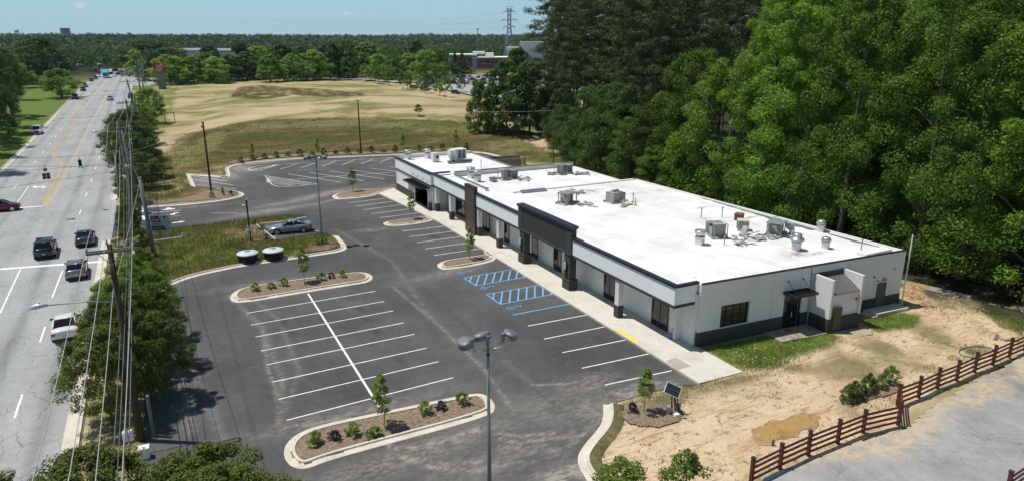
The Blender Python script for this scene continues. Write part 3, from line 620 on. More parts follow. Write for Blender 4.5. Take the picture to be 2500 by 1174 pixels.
mulch_sheet(PL([(562, 404), (600, 395), (700, 385), (850, 380), (1000, 375), (1110, 369), (1150, 368), (1110, 364), (1000, 371), (850, 374), (700, 379), (600, 389), (560, 398)]), .2)
mulch_sheet([tuple(hit(1590 + 72 * math.cos(a), 1018 + 27 * math.sin(a)))[:2] for a in np.linspace(0, 6.2, 14)], .16)
mulch_sheet(PL([(2060, 965), (2180, 940), (2195, 955), (2090, 990), (2050, 980)]), .16)

# ------------------------------------------------------------------ painted markings
def strip(mb, a, b, w, z=.006):
    a = Vector((a[0], a[1])); b = Vector((b[0], b[1])); t = b - a; L = t.length; t.normalize(); n = Vector((-t.y, t.x)) * w / 2
    k = max(1, int(L / 8))
    for i in range(k):
        p = a + t * L * i / k; q = a + t * L * (i + 1) / k
        za, zb = hz(p.x, p.y) + z, hz(q.x, q.y) + z
        mb.quad((p.x - n.x, p.y - n.y, za), (q.x - n.x, q.y - n.y, zb), (q.x + n.x, q.y + n.y, zb), (p.x + n.x, p.y + n.y, za))
def pstrip(mb, a, b, w, z=.006): strip(mb, hit(*a), hit(*b), w, z)
m = MB()
Ls = [(602, 764), (612, 793), (624, 822), (637, 856), (650, 890), (665, 932), (680, 974), (700, 1025)]
Rs = [(916, 710), (938, 735), (960, 758), (986, 787), (1012, 815), (1041, 849), (1070, 882), (1106, 921)]
for a, b in zip(Ls, Rs): pstrip(m, a, b, .105)
pstrip(m, (752, 716), (938, 1012), .16, .010)
for a, b in [((1289, 795), (1433, 768)), ((1328, 827), (1476, 797)), ((1373, 860), (1527, 829)), ((1421, 898), (1583, 863)), ((1477, 939), (1640, 904)),
             ((981.6, 564.4), (1088.3, 552.1)), ((1000, 578), (1107.7, 564.7)), ((1018, 592.3), (1128, 577.3)), ((1039, 607.3), (1142, 593)), ((1060, 623), (1175, 606.3)),
             ((851, 495.9), (941, 484.3)), ((868.8, 504), (960, 492)), ((887.5, 512.6), (979, 500.3)), ((907, 522.5), (998, 510.5)), ((927.4, 532.3), (1021.8, 519.7)),
             ((669, 576), (778, 563)), ((655, 567), (682, 563)), ((646, 555), (690, 549)),
             ((468, 430), (556, 443)), ((463, 437), (568, 452)), ((480, 452), (576, 462)), ((462, 428), (545, 434))]: pstrip(m, a, b, .105)
def fz(x, y): return (560 + x / 5.952, 370 + y / 5.952)       # far bays
for a, b in [((850, 328), (1620, 450)), ((1160, 308), (1950, 428)), ((1460, 288), (2255, 403)), ((1760, 268), (2405, 362)), ((2050, 246), (2420, 290)), ((2330, 227), (2420, 240)),
             ((850, 416), (2420, 300)), ((740, 262), (1000, 176)), ((1045, 240), (1280, 156)), ((1340, 220), (1560, 138)), ((1635, 202), (1830, 122)), ((1912, 183), (2100, 105)), ((2185, 163), (2355, 92)),
             ((430, 286), (710, 194)), ((700, 192), (2420, 88)), ((520, 355), (1300, 478)), ((2035, 210), (2145, 204)), ((1870, 104), (1970, 100)), ((2350, 495), (2420, 490))]:
    pstrip(m, fz(*a), fz(*b), .115)
for c in ([(520, 355), (560, 410), (620, 485), (700, 508), (830, 515), (1000, 505), (1150, 488), (1300, 478)], [(710, 194), (560, 200), (400, 215), (290, 245), (272, 265), (300, 282), (430, 286)]):
    for a, b in zip(c[:-1], c[1:]): pstrip(m, fz(*a), fz(*b), .12, .011)
for i in range(14):            # hatching of the triangle
    t = (i + 1) / 15; a = (545 + 690 * t, 365 + 108 * t); b = (545 + (560) * t, 375 + 260 * t)
    yb = 392 + 128 * min(1, t * 2.6) if t < .4 else 515 - 20 * (t - .4)
    xb = (548 + 200 * t / .4 * .4) if t < .2 else 590 + 620 * (t - .12)
    pstrip(m, fz(*a), fz(max(535 + 60 * t, a[0] - 190), min(a[1] + 62, 512 - 8 * t)) if t < .75 else fz(a[0] - 120, a[1] + 30), .11, .009)
for i in range(6):
    pstrip(m, fz(300 + 62 * i, 268 - 10 * i), fz(360 + 62 * i, 274 - 14 * i), .35, .005)
# driveway stop bar, lines and arrows
m.cur = 0
P = PL([(346, 509), (358, 508), (363, 537), (346, 538)]); m.quad(*[(p[0], p[1], .008) for p in P])
def dv(x, y): return (340 + x / 5.869, 440 + y / 5.869)
pstrip(m, dv(175, 470), dv(590, 432), .14)
for poly in ([(310, 430), (385, 415), (380, 402), (425, 393), (462, 405), (515, 408), (515, 416), (400, 428), (330, 433)], [(430, 490), (480, 482), (500, 470), (570, 464), (572, 472), (520, 480), (500, 498), (460, 502)], [(470, 608), (568, 598), (570, 588), (660, 590), (580, 612), (572, 606), (475, 618)], [(1470, 360), (1510, 354), (1512, 361), (1472, 367)]):
    Q = PL([dv(*p) for p in poly]); m.add([(q[0], q[1], .008) for q in Q], [tuple(range(len(Q)))])
struct(m.build('lot_markings', WPAINT))
m = MB(); pstrip(m, dv(180, 554), dv(600, 507), .12); struct(m.build('driveway_yellow_line', YPAINT))
# accessible bays
m = MB()
def hatch(c):
    a, b, d, e = [Vector(hit(*p)) for p in c]       # outer-left far, outer-right far, right near, left near
    strip(m, a, b, .11); strip(m, e, d, .11); strip(m, a, e, .11, .010)
    n = 9
    for i in range(n):
        y0 = a.y - (a.y - e.y) * 0; s = (i + .35) / n * 7.6 - 1.9
        x0 = a.x + s; x1 = x0 + 1.55; ya, yb = e.y, a.y
        f0 = max(0, (a.x - x0) / 1.55); f1 = min(1, (b.x - x0) / 1.55)
        if f1 <= f0: continue
        strip(m, (x0 + 1.55 * f0, ya + (yb - ya) * f0), (x0 + 1.55 * f1, ya + (yb - ya) * f1), .13, .008)
hatch([(1133, 678), (1255, 656), (1286, 675), (1162, 697)]); hatch([(1187, 718), (1319, 695), (1358, 716), (1222, 742)])
pstrip(m, (1252, 768), (1392, 741), .12)
def wheelchair(c):
    c = Vector(hit(*c)); D = lambda u, v: (c.x + u, c.y + v)
    pts = [D(.34 * math.cos(a), .34 * math.sin(a)) for a in np.linspace(.9, 5.6, 11)]
    for a, b in zip(pts[:-1], pts[1:]): strip(m, a, b, .055, .008)
    for a, b in ((D(.05, .05), D(.55, .05)), (D(.0, .3), D(.05, -.15)), (D(.55, .05), D(.75, .35)), (D(.75, .35), D(1.0, .38)), (D(.3, .2), D(.3, .05))): strip(m, a, b, .058, .011)
    q = [D(1.02 + .1 * math.cos(a), .1 + .1 * math.sin(a)) for a in np.linspace(0, 6.28, 9)][:-1]
    m.add([(x, y, .009) for x, y in q], [tuple(range(8))])
for c in ((1127, 666), (1181, 703), (1246, 752)): wheelchair(c)
struct(m.build('accessible_bay_markings', BPAINT))
# road markings
m = MB()
pstrip(m, (0, 657), (256, 638), .62, .022)
pstrip(m, (0, 765), (50, 657), .14, .02); pstrip(m, (127, 727), (153, 660), .14, .02); pstrip(m, (-20, 512), (106, 504), .5, .02); pstrip(m, (32, 509), (70, 456), .14, .02)
for (a, b) in ((47.2, 50.5), (59.6, 62.9), (35, 38.3), (22, 25)): strip(m, (-9.8, a), (-9.8, b), .14, .02)
y = 92.5
while y < 330: strip(m, (-10.2, y + 12), (-10.2, y + 15), .13, .022); y += 12
y = 116
while y < 330: strip(m, (-20.4, y), (-20.4, y + 3), .13, .022); y += 12
Q = PL([(79, 457), (88, 454), (90, 456.5), (104, 457), (105, 454), (113, 458), (103, 461), (103, 459), (86, 459), (85, 461)]); m.add([(q[0], q[1], hz(*q) + .03) for q in Q], [tuple(range(len(Q)))])
struct(m.build('road_markings', WPAINT))
def dbl(mb, pts, w=.11, gap=.26):
    P = [Vector(tuple(hit(*p))[:2]) for p in pts]
    for i in range(len(P) - 1):
        t = (P[i + 1] - P[i]).normalized(); n = Vector((-t.y, t.x)) * gap / 2
        for s in (-1, 1): strip(mb, P[i] + n * s, P[i + 1] + n * s, w, .024)
m = MB(); dbl(m, [(196, 277), (162, 324), (145, 348), (134.6, 361), (128.5, 370), (129, 377), (136, 387), (148, 398), (153, 405), (141, 430), (123, 465), (106, 505)]); struct(m.build('yellow_centre_line', YPAINT))
m = MB(); dbl(m, [(262, 195), (236, 225), (196, 277)], .2, .5); dbl(m, [(276, 205), (249, 254), (220, 306), (196, 357), (174, 398), (158, 425), (138, 465), (112, 505)], .12, .3); struct(m.build('faded_centre_line', FPAINT))

# pavement beside the shops
m = MB(); m.prism([(30.1, 31.6), (33.9, 31.5), (33.9, 36.6), (33.66, 36.6), (33.66, 84.9), (31.45, 85.2), (31.4, 101.2), (28.3, 98.7), (29.6, 86), (30.15, 79.5)], -.1, .15)
struct(m.build('pavement', CONC))
m = MB(); P = [atz(*p, .156) for p in ((1499, 801), (1508, 799), (1563, 833), (1548, 837))]; m.quad(*[tuple(p) for p in P]); struct(m.build('tactile_strip', nmat('yellow_tactile_paint', [(.70, .52, .10), (.78, .62, .18)], 3, .8, fine=(9, .1))))
m = MB(); P = [atz(*p, .153) for p in ((1625, 880), (1650, 872), (1688, 893), (1655, 902))]; m.quad(*[tuple(p) for p in P]); struct(m.build('pavement_patch', nmat('weathered_concrete_patch', [(.36, .31, .25), (.44, .39, .32)], 1, .9)))
m = MB(); m.prism([(61, 41.5), (66.5, 22), (65.2, 21.6), (59.8, 41)], -.1, .07); struct(m.build('rear_path', nmat('shade_toned_path', [(.22, .20, .165), (.32, .29, .24)], .8, .9, fine=(5, .15))))  # path colour toned down to stand in for the shade lying on it
PUD = chaikin(PL([(1832, 1066), (1842, 1050), (1868, 1046), (1885, 1032), (1925, 1029), (1945, 1014), (1975, 1018), (2002, 1006), (2006, 1020), (1985, 1032), (1990, 1044), (1952, 1050), (1930, 1070), (1905, 1066), (1884, 1086), (1858, 1080)]), 2, True)
mb = MB(); mb.add([(p[0], p[1], hz(*p) + .10) for p in PUD], [tuple(range(len(PUD)))])
c0 = np.mean(np.array(PUD), 0); wet = [(c0[0] + (p[0] - c0[0]) * (1.12 + .06 * math.sin(i * .9)), c0[1] + (p[1] - c0[1]) * (1.25 + .12 * math.sin(i * 1.3)), hz(*p) + .094) for i, p in enumerate(PUD)]
mw = MB(); mw.add(wet, [tuple(range(len(wet)))]); struct(mw.build('wet_soil', nmat('wet_sandy_soil', [(.27, .17, .085), (.40, .27, .15)], 1.5, .7, fine=(5, .2))))
struct(mb.build('muddy_puddle', nmat('muddy_water', [(.33, .19, .06), (.42, .26, .10), (.36, .22, .09)], .8, .28, spec=.4)))
# ------------------------------------------------------------------ the shop building
def roof_mat():
    m = nmat('white_roof_membrane', [(.70, .69, .67), (.80, .79, .77), (.84, .83, .81)], .35, .6, fine=(2.2, .03), stretch=(1, .5, 1))
    nt = m.node_tree; N = nt.nodes; L = nt.links; b = N['Principled BSDF']; src = b.inputs['Base Color'].links[0].from_socket
    tc = N.new('ShaderNodeTexCoord'); sx = N.new('ShaderNodeSeparateXYZ'); of_ = N.new('ShaderNodeVectorMath'); of_.operation = 'ADD'; of_.inputs[1].default_value = (44, 60, 0); L.new(tc.outputs['Object'], of_.inputs[0]); L.new(of_.outputs[0], sx.inputs[0])
    def M(op, a, c=None):
        q = N.new('ShaderNodeMath'); q.operation = op
        for i, v in enumerate((a, c)):
            if v is None: continue
            if isinstance(v, (int, float)): q.inputs[i].default_value = v
            else: L.new(v, q.inputs[i])
        return q.outputs[0]
    no = N.new('ShaderNodeTexNoise'); no.inputs['Scale'].default_value = 1.1; no.inputs['Detail'].default_value = 9; no.inputs['Roughness'].default_value = .75; L.new(tc.outputs['Object'], no.inputs['Vector'])
    tot = None
    # stain spots: x, y, rx, ry
    for (x, y, rx, ry, k) in [(43.5, 67.5, 2.6, 1.3, 1.0), (45.2, 60.5, 1.6, .7, .6), (52.5, 49.5, 1.6, .25, 1.0), (46.5, 38.6, 1.2, .9, 1.1), (47.5, 38.0, 2.6, .35, .8), (50.5, 55, 2.2, .4, .5), (38.5, 93.1, .01, .01, 0), (47.8, 50.0, 3, 2, .25), (41, 57, 3, 1, .2), (50, 64, 5, 1, .3), (44, 75, 3, 1, .3)]:
        if k == 0: continue
        u = M('DIVIDE', M('SUBTRACT', sx.outputs[0], x), rx); v = M('DIVIDE', M('SUBTRACT', sx.outputs[1], y), ry)
        d = M('ADD', M('MULTIPLY', u, u), M('MULTIPLY', v, v)); g = M('MULTIPLY', M('POWER', 2.718, M('MULTIPLY', d, -1.0)), k)
        tot = g if tot is None else M('MAXIMUM', tot, g)
    r = N.new('ShaderNodeMapRange'); r.inputs[1].default_value = .38; r.inputs[2].default_value = .60; L.new(no.outputs['Fac'], r.inputs[0])
    f = M('MULTIPLY', tot, r.outputs[0])
    mx = N.new('ShaderNodeMix'); mx.data_type = 'RGBA'; L.new(f, mx.inputs[0]); L.new(src, mx.inputs[6]); mx.inputs[7].default_value = (.20, .13, .10, 1)
    wv = M('FRACT', M('DIVIDE', sx.outputs[1], 1.83)); ln = N.new('ShaderNodeMapRange'); ln.inputs[1].default_value = 0; ln.inputs[2].default_value = .05; ln.inputs[3].default_value = .80; ln.inputs[4].default_value = 1; L.new(wv, ln.inputs[0])
    n2 = N.new('ShaderNodeTexNoise'); n2.inputs['Scale'].default_value = .25; n2.inputs['Detail'].default_value = 8; n2.inputs['Roughness'].default_value = .7; L.new(tc.outputs['Object'], n2.inputs['Vector'])
    r3 = N.new('ShaderNodeMapRange'); r3.inputs[1].default_value = .35; r3.inputs[2].default_value = .65; r3.inputs[3].default_value = .86; r3.inputs[4].default_value = 1.04; L.new(n2.outputs['Fac'], r3.inputs[0])
    sc_ = N.new('ShaderNodeVectorMath'); sc_.operation = 'SCALE'; L.new(mx.outputs[2], sc_.inputs[0]); L.new(M('MULTIPLY', ln.outputs[0], r3.outputs[0]), sc_.inputs['Scale'])
    L.new(sc_.outputs[0], b.inputs['Base Color']); return m
ROOFM = roof_mat()
WA = Vector((33.84, 36.1)); WB = Vector((55.0, 34.8)); WE = (WB - WA).normalized(); WN = Vector((WE.y, -WE.x))
EWM = Matrix(((WE.x, WN.x, 0, WA.x), (WE.y, WN.y, 0, WA.y), (0, 0, 1, 0), (0, 0, 0, 1)))    # (u, out, z) -> world
bl = empty('shop_building', (44, 60, 0), 'long low white retail building with charcoal base, dark centre panel and white flat roof', 'building')
BI = Matrix.Translation((-44, -60, 0))
def bpart(mb, name, mats, smooth=False, parent=None, label=None):
    mb.v = [(v[0] - 44, v[1] - 60, v[2]) for v in mb.v]
    o = mb.build(name, mats, parent or bl, smooth)
    if label: o['label'] = label
    return o
# roof decks (three levels) --------------------------------------------------
m = MB()
m.prism([(32.15, 36.75), (54.8, 35.05), (53.4, 70.4), (32.15, 70.6)], 4.3, 4.86)
m.prism([(32.15, 70.603), (51.9, 70.403), (52.0, 83.2), (32.15, 83.6)], 4.3, 4.72)
m.prism([(31.65, 85.2), (43.7, 85.2), (43.7, 99.9), (31.65, 99.9)], 4.3, 4.80)
m.prism([(32.15, 83.603), (43.9, 83.6), (43.9, 85.198), (32.15, 85.198)], 4.3, 4.74)
m.box(36.2, 53.4, 70.45, 70.8, 4.73, 5.0)                # step kerb in the membrane
m.add([(34.55, 37.9, 4.863), (35.15, 37.9, 4.863), (35.0, 50.2, 4.863), (34.85, 50.2, 4.863), (34.85, 37.9, 4.93), (34.95, 50.2, 4.90)], [(0, 4, 5, 3), (1, 2, 5, 4), (0, 1, 4)])
bpart(m, 'roof', ROOFM)
m = MB()                                                  # white membrane upstands inside the parapets
m.box(31.95, 32.14, 36.55, 85.1, 4.3, 5.02); m.box(31.45, 31.64, 85.2, 99.9, 4.3, 5.05); m.box(31.46, 43.8, 99.91, 100.1, 4.3, 5.25)
m.prism([(33.86, 36.12), (55.0, 34.82), (54.98, 35.04), (33.86, 36.4)], 4.3, 4.98)
m.prism([(54.8, 35.06), (55.15, 35.06), (53.75, 70.4), (53.4, 70.4)], 4.3, 4.97)
m.prism([(51.88, 70.82), (52.15, 70.82), (52.15, 83.15), (51.9, 83.15)], 4.3, 4.80)
m.prism([(34.2, 83.6), (52.1, 83.0), (52.1, 83.25), (34.2, 83.85)], 4.3, 5.28)
m.box(34.12, 34.3, 73.9, 83.55, 4.3, 5.0); m.box(34.02, 34.4, 73.5, 73.9, 4.3, 5.02)
m.box(43.72, 43.95, 85.2, 99.9, 4.3, 4.95)
bpart(m, 'roof_upstand', nmat('roof_upstand_membrane', [(.62, .61, .59), (.72, .71, .69)], 1, .7))
# walls ------------------------------------------------------------------------
m = MB()
def ew(mb, u0, u1, z0, z1, o0=-.25, o1=0.0): mb.box(u0, u1, o0, o1, z0, z1, EWM)
# end wall around the window (2.0-4.7 x 1.25-3.06) and the entrance (8.15-9.95 x .1-2.95)
ew(m, 0, 2.0, 1.25, 5.0); ew(m, 2.0, 4.72, 3.06, 5.0); ew(m, 4.72, 8.15, 1.25, 5.0); ew(m, 8.15, 9.98, 2.98, 5.0); ew(m, 9.98, 21.2, 1.25, 5.0)
m.prism([(54.72, 35.07), (54.99, 34.9), (53.74, 70.3), (53.45, 70.3)], 0, 4.9)               # rear wall
m.prism([(52.0, 70.5), (52.14, 70.5), (52.14, 83.2), (52.0, 83.2)], 0, 4.7)
m.prism([(43.95, 83.3), (52.1, 83.26), (52.1, 83.4), (43.95, 83.7)], 0, 5.2)
m.box(43.75, 43.93, 83.8, 99.9, 0, 4.9); m.box(31.5, 43.9, 99.93, 100.08, 0, 5.2)
bpart(m, 'wall', WHITE)
m = MB(); m.box(33.66, 33.86, 36.35, 84.9, .1, 4.2)
for y in (38.0, 42.2, 45.1, 54.2, 58.4, 62.5, 69.2, 76.5): m.box(33.655, 33.66, y - .02, y + .02, .15, 3.3)
bpart(m, 'wall', ARCW, label='pale wall behind the covered walkway')
m = MB(); m.box(31.62, 33.7, 85.12, 85.3, .15, 3.5); bpart(m, 'wall', WHITE)
m = MB(); m.box(31.5, 31.75, 86.4, 91.9, 2.55, 3.4); m.box(31.5, 31.75, 91.9, 100, 1.2, 3.45); m.box(31.5, 31.75, 85.4, 86.4, 1.1, 3.4); bpart(m, 'wall', WHITE)
oneby0 = [(31.47, 31.78, 91.9, 100.02, 0, 1.2), (31.47, 31.78, 85.38, 86.4, .1, 1.12)]
for b_ in oneby0: m = MB(); m.box(*b_); bpart(m, 'wall_base', DARKB)
for a_ in ((-.02, 8.15), (9.98, 21.22)): m = MB(); ew(m, a_[0], a_[1], -.3, 1.25, -.25, .03); bpart(m, 'wall_base', DARKB)
m = MB(); m.prism([(54.6, 35.1), (55.03, 34.8), (54.9, 38), (54.5, 38)], -.3, 1.24); bpart(m, 'wall_base', DARKB)
m = MB(); m.box(31.78, 31.9, 86.4, 91.9, .1, 2.6); m.box(31.9, 36, 86.3, 92, .05, .12); bpart(m, 'shop_interior', BLACKP)
m = MB(); m.box(32.0, 33.66, 36.75, 84.9, 3.42, 3.50); bpart(m, 'soffit', nmat('soffit_panel', [(.45, .45, .43)], rough=.8))
# fascia -----------------------------------------------------------------------
def oneby(name, mat, boxes, label=None):
    for b_ in boxes:
        m = MB(); m.box(*b_) if len(b_) == 6 else m.prism(*b_); bpart(m, name, mat, label=label)
oneby('fascia', STUCCO, [(31.76, 31.94, 36.5, 50.9, 3.62, 4.98), (31.94, 33.85, 36.5, 36.68, 3.62, 4.98), (31.76, 31.94, 60.5, 71.4, 3.62, 4.98), (31.76, 31.94, 74.0, 85.05, 3.62, 4.98), (31.42, 31.6, 85.1, 100.0, 3.55, 5.0), (31.6, 32.2, 85.1, 85.3, 3.55, 5.0)])
oneby('fascia_trim', DARKB, [(31.73, 31.95, y0, y1, 3.40, 3.615) for (y0, y1) in ((36.47, 50.9), (60.5, 71.4), (74.0, 85.02))] + [(31.95, 33.84, 36.47, 36.7, 3.40, 3.615), (31.39, 31.6, 85.08, 100.03, 3.36, 3.545), (31.6, 32.22, 85.08, 85.3, 3.36, 3.545)])
def cap(x0, x1, y0, y1, z0, z1):
    m = MB(); m.box(x0, x1, y0, y1, z0, z1 - .09); m.box(x0 - .05, x1 + .03, y0 - .0, y1 + .0, z1 - .088, z1); bpart(m, 'parapet_cap', CAP)
cap(31.68, 32.0, 36.4, 50.85, 4.985, 5.2); cap(31.68, 32.0, 60.55, 71.35, 4.985, 5.2); cap(31.68, 32.0, 74.05, 85.0, 4.985, 5.2); cap(31.34, 31.66, 85.03, 100.05, 5.005, 5.22)
oneby('parapet_cap', CAP, [(32.04, 33.9, 36.38, 36.7, 4.985, 5.17), (31.7, 34.2, 85.03, 85.33, 5.005, 5.2), ([(33.9, 36.06), (55.06, 34.76), (55.06, 34.9), (33.9, 36.2)], 4.985, 5.1)])
oneby('parapet_cap', nmat('weathered_brown_coping', [(.10, .085, .075), (.19, .17, .155)], 1.5, .7), [([(34.3, 83.52), (52.2, 82.92), (52.2, 83.33), (34.3, 83.93)], 5.285, 5.37), (34.08, 34.34, 73.9, 83.5, 5.005, 5.06), (33.98, 34.44, 73.45, 73.95, 5.025, 5.09), (43.68, 44.0, 85.3, 99.9, 4.955, 5.0)], 'weathered brown coping of the inner parapets')
# pillars -----------------------------------------------------------------------
for y in (43.57, 65.8, 71.1, 79.5, 84.55):
    m = MB(); m.box(31.82, 32.3, y - .26, y + .26, 1.2, 3.42); p = bpart(m, 'pillar', WHITE)
    m = MB(); m.box(31.79, 32.33, y - .29, y + .29, .12, 1.2); b = bpart(m, 'pillar_base', DARKB, parent=p)
m = MB(); m.box(33.08, 33.66, 37.75, 38.3, .15, 3.42); p = bpart(m, 'pillar', WHITE, label='end pillar with red notice and blue sign')
m = MB(); m.box(33.06, 33.079, 37.85, 38.2, .75, 1.12); q = bpart(m, 'notice', nmat('red_notice', [(.55, .10, .10), (.75, .65, .65)], 7, .6, stretch=(1, 1, 3)), parent=p)
m = MB(); m.box(33.0, 33.05, 37.95, 38.2, .16, .66); q = bpart(m, 'blue_notice', nmat('blue_notice', [(.05, .16, .42)], rough=.5), parent=p)
for y in (51.2, 59.95):
    m = MB(); m.box(31.72, 32.4, y - .5, y + .45, 1.1, 3.55); p = bpart(m, 'pillar', DARKS, label='charcoal pillar carrying the dark centre panel')
    m = MB(); m.box(31.6, 32.52, y - .62, y + .57, .12, 1.04); m.box(31.56, 32.56, y - .66, y + .61, 1.04, 1.12); bpart(m, 'pillar_base', DARKB, parent=p)
    l = MB(); l.box(31.60, 31.718, y - .10, y + .10, 1.35, 2.75); q = bpart(l, 'wall_lamp', BLACKM, parent=p)
    for k in range(3):
        l = MB(); l.lathe([(.0, 0), (.085, 0), (.085, .17), (0, .17)], (31.55, y, 2.1 + k * .22), 10); bpart(l, 'lamp_shade', PVC, parent=p)
# dark centre panel
m = MB(); m.box(31.66, 32.2, 50.45, 60.55, 3.5, 5.88); m.box(31.62, 31.66, 50.4, 51.2, 3.5, 5.86); m.box(31.62, 31.66, 59.8, 60.6, 3.5, 5.86); m.box(31.62, 31.66, 51.2, 59.8, 3.5, 3.75)
sbp = bpart(m, 'sign_panel', DARKS)
m = MB()
for k in range(9): m.box(31.642, 31.66, 51.2, 59.8, 3.86 + k * .22, 3.875 + k * .22)
bpart(m, 'siding_joint', BLACKM, parent=sbp)
m = MB(); m.box(31.56, 32.26, 50.35, 60.65, 5.885, 6.0); m.box(31.48, 32.32, 50.28, 60.72, 6.0, 6.14); m.box(31.53, 32.28, 50.32, 60.68, 6.143, 6.18); bpart(m, 'panel_cap', CAP, parent=sbp)
# brown plank panel
m = MB(); m.box(31.58, 31.93, 71.42, 74.0, .15, 5.62)
wp = bpart(m, 'plank_panel', WOODP); m = MB()
for k in range(24): m.box(31.572, 31.58, 71.42, 74.0, .3 + k * .22, .318 + k * .22)
bpart(m, 'plank_joint', BLACKM, parent=wp)
m = MB(); m.box(31.55, 31.97, 71.3, 71.42, .15, 5.72); m.box(31.55, 31.97, 74.0, 74.08, .15, 5.72); m.box(31.53, 32.0, 71.28, 74.1, 5.62, 5.80); bpart(m, 'panel_frame', CAP, parent=wp)
# shop doors on the inner wall
def shopdoor(y0, y1, z1=3.0, z0=.17, light=False):
    m = MB(); x = 33.6; w = .07
    m.box(x, 33.657, y0, y0 + w, z0, z1); m.box(x, 33.657, y1 - w, y1, z0, z1); m.box(x, 33.657, y0 + w, y1 - w, z1 - w, z1); m.box(x, 33.657, y0 + w, y1 - w, z0, z0 + .22)
    n = max(1, round((y1 - y0) / 1.0))
    for k in range(1, n): m.box(x, 33.657, y0 + (y1 - y0) * k / n - w / 2, y0 + (y1 - y0) * k / n + w / 2, z0 + .22, z1 - w)
    m.box(x + .004, 33.655, y0 + w, y1 - w, 2.3, 2.36)
    d = bpart(m, 'door', BLACKM)
    m = MB(); m.box(33.63, 33.652, y0 + w + .001, y1 - w - .001, z0 + .221, 2.299); m.box(33.63, 33.652, y0 + w + .001, y1 - w - .001, 2.361, z1 - w - .001); bpart(m, 'pane', GLASS, parent=d)
    m = MB(); m.tube([(33.56, y0 + .22, 1.0), (33.56, y0 + .22, 1.3)], .018, 6); bpart(m, 'handle', PVC, parent=d)
for y0, y1 in ((39.2, 41.25), (46.3, 48.0), (55.3, 56.8), (60.0, 61.3), (66.5, 67.8), (71.7, 73.5), (79.0, 82.0)): shopdoor(y0, y1)
# far shop front with canopy
m = MB(); m.box(31.44, 31.499, 92.4, 94.4, 1.25, 2.55); bpart(m, 'boarded_window', nmat('plywood_board', [(.20, .165, .13), (.30, .25, .20)], 2, .8))
m = MB(); m.box(31.45, 31.52, 91.7, 91.9, .15, 2.6); m.box(31.45, 31.52, 86.4, 86.55, .15, 2.6); bpart(m, 'door_frame', PVC)
m = MB(); m.box(31.78, 31.80, 86.4, 91.9, .12, 2.55); bpart(m, 'shop_window', GLASS)
def canopy(M, L, D, z, rods, nm=7):
    m = MB(); m.box(0, L, 0, .1, z, z + .2, M); m.box(0, L, D - .1, D, z, z + .2, M); m.box(0, .1, .1, D - .1, z, z + .2, M); m.box(L - .1, L, .1, D - .1, z, z + .2, M)
    for k in range(1, nm): m.box(L * k / nm - .03, L * k / nm + .03, .1, D - .1, z + .03, z + .16, M)
    m.box(.1, L - .1, .1, D - .1, z + .01, z + .025, M)
    c = bpart(m, 'canopy', BLACKM)
    for u in rods:
        m = MB(); m.tube([M @ Vector((u, .02, z + 1.0)), M @ Vector((u, D - .25, z + .2))], .022, 6); m.tube([M @ Vector((u, -.0, z + 1.0)), M @ Vector((u, .05, z + 1.0))], .07, 8); bpart(m, 'tie_rod', BLACKM, parent=c)
    return c
FM = Matrix(((0, -1, 0, 31.42), (-1, 0, 0, 92.6), (0, 0, 1, 0), (0, 0, 0, 1)))
canopy(FM, 7.1, 1.35, 3.0, (.7, 2.7, 4.7, 6.7), 12)
canopy(EWM @ Matrix.Translation((7.9, 0.035, 0)), 2.45, 1.2, 3.13, (.4, 1.95), 8)
# end wall window, entrance, doors, bump-out
def ebox(name, mats, u0, u1, o0, o1, z0, z1, parent=None):
    m = MB(); m.box(u0, u1, o0, o1, z0, z1, EWM); return bpart(m, name, mats, parent=parent)
m = MB(); w = .05
m.box(2.0, 4.72, -.22, -.16, 1.27, 1.34, EWM); m.box(2.0, 4.72, -.22, -.16, 2.98, 3.06, EWM); m.box(2.0, 2.07, -.22, -.16, 1.34, 2.98, EWM); m.box(4.65, 4.72, -.22, -.16, 1.34, 2.98, EWM)
for k in (1, 2, 3): m.box(2.0 + 2.72 * k / 4 - .025, 2.0 + 2.72 * k / 4 + .025, -.22, -.17, 1.34, 2.98, EWM)
for z in (1.9, 2.45): m.box(2.07, 4.65, -.215, -.18, z, z + .05, EWM)
wf = bpart(m, 'window', BLACKM); ebox('pane', GLASS, 2.05, 4.67, -.24, -.225, 1.3, 3.02, wf); ebox('sill', PVC, 1.98, 4.74, -.16, .05, 1.252, 1.29, wf)
m = MB(); m.box(8.15, 8.23, -.2, -.1, .1, 2.98, EWM); m.box(9.9, 9.98, -.2, -.1, .1, 2.98, EWM); m.box(8.23, 9.9, -.2, -.1, 2.9, 2.98, EWM); m.box(8.23, 9.9, -.2, -.1, 2.28, 2.36, EWM); m.box(9.02, 9.1, -.2, -.1, .1, 2.28, EWM); m.box(8.23, 9.9, -.19, -.11, .1, .35, EWM)
d = bpart(m, 'entrance_door', BLACKM); ebox('pane', GLASS, 8.23, 9.9, -.17, -.15, .35, 2.9, d)
m = MB(); m.box(9.14, 9.18, -.1, -.06, 1.0, 1.4, EWM); bpart(m, 'handle', PVC, parent=d)
OL = nmat('olive_grey_door_paint', [(.085, .078, .062), (.10, .092, .074)], 1, .6)
m = MB(); m.box(18.3, 19.35, .031, .07, .25, 2.5, EWM); d = bpart(m, 'door', OL, label='olive grey steel door near the far corner'); ebox('handle', BLACKM, 18.4, 18.46, .07, .12, 1.2, 1.3, d)
m = MB()                                                   # bump-out
m.box(10.88, 14.2, .031, 1.8, 1.25, 3.12, EWM); m.box(10.86, 11.08, .032, 2.0, 1.25, 4.42, EWM); m.box(14.0, 14.22, .032, 2.0, 1.25, 4.42, EWM)
bo = bpart(m, 'bin_store_wall', WHITE)
m = MB(); m.box(10.84, 14.24, .034, 2.02, -.3, 1.25, EWM); bpart(m, 'wall_base', DARKB, parent=bo)
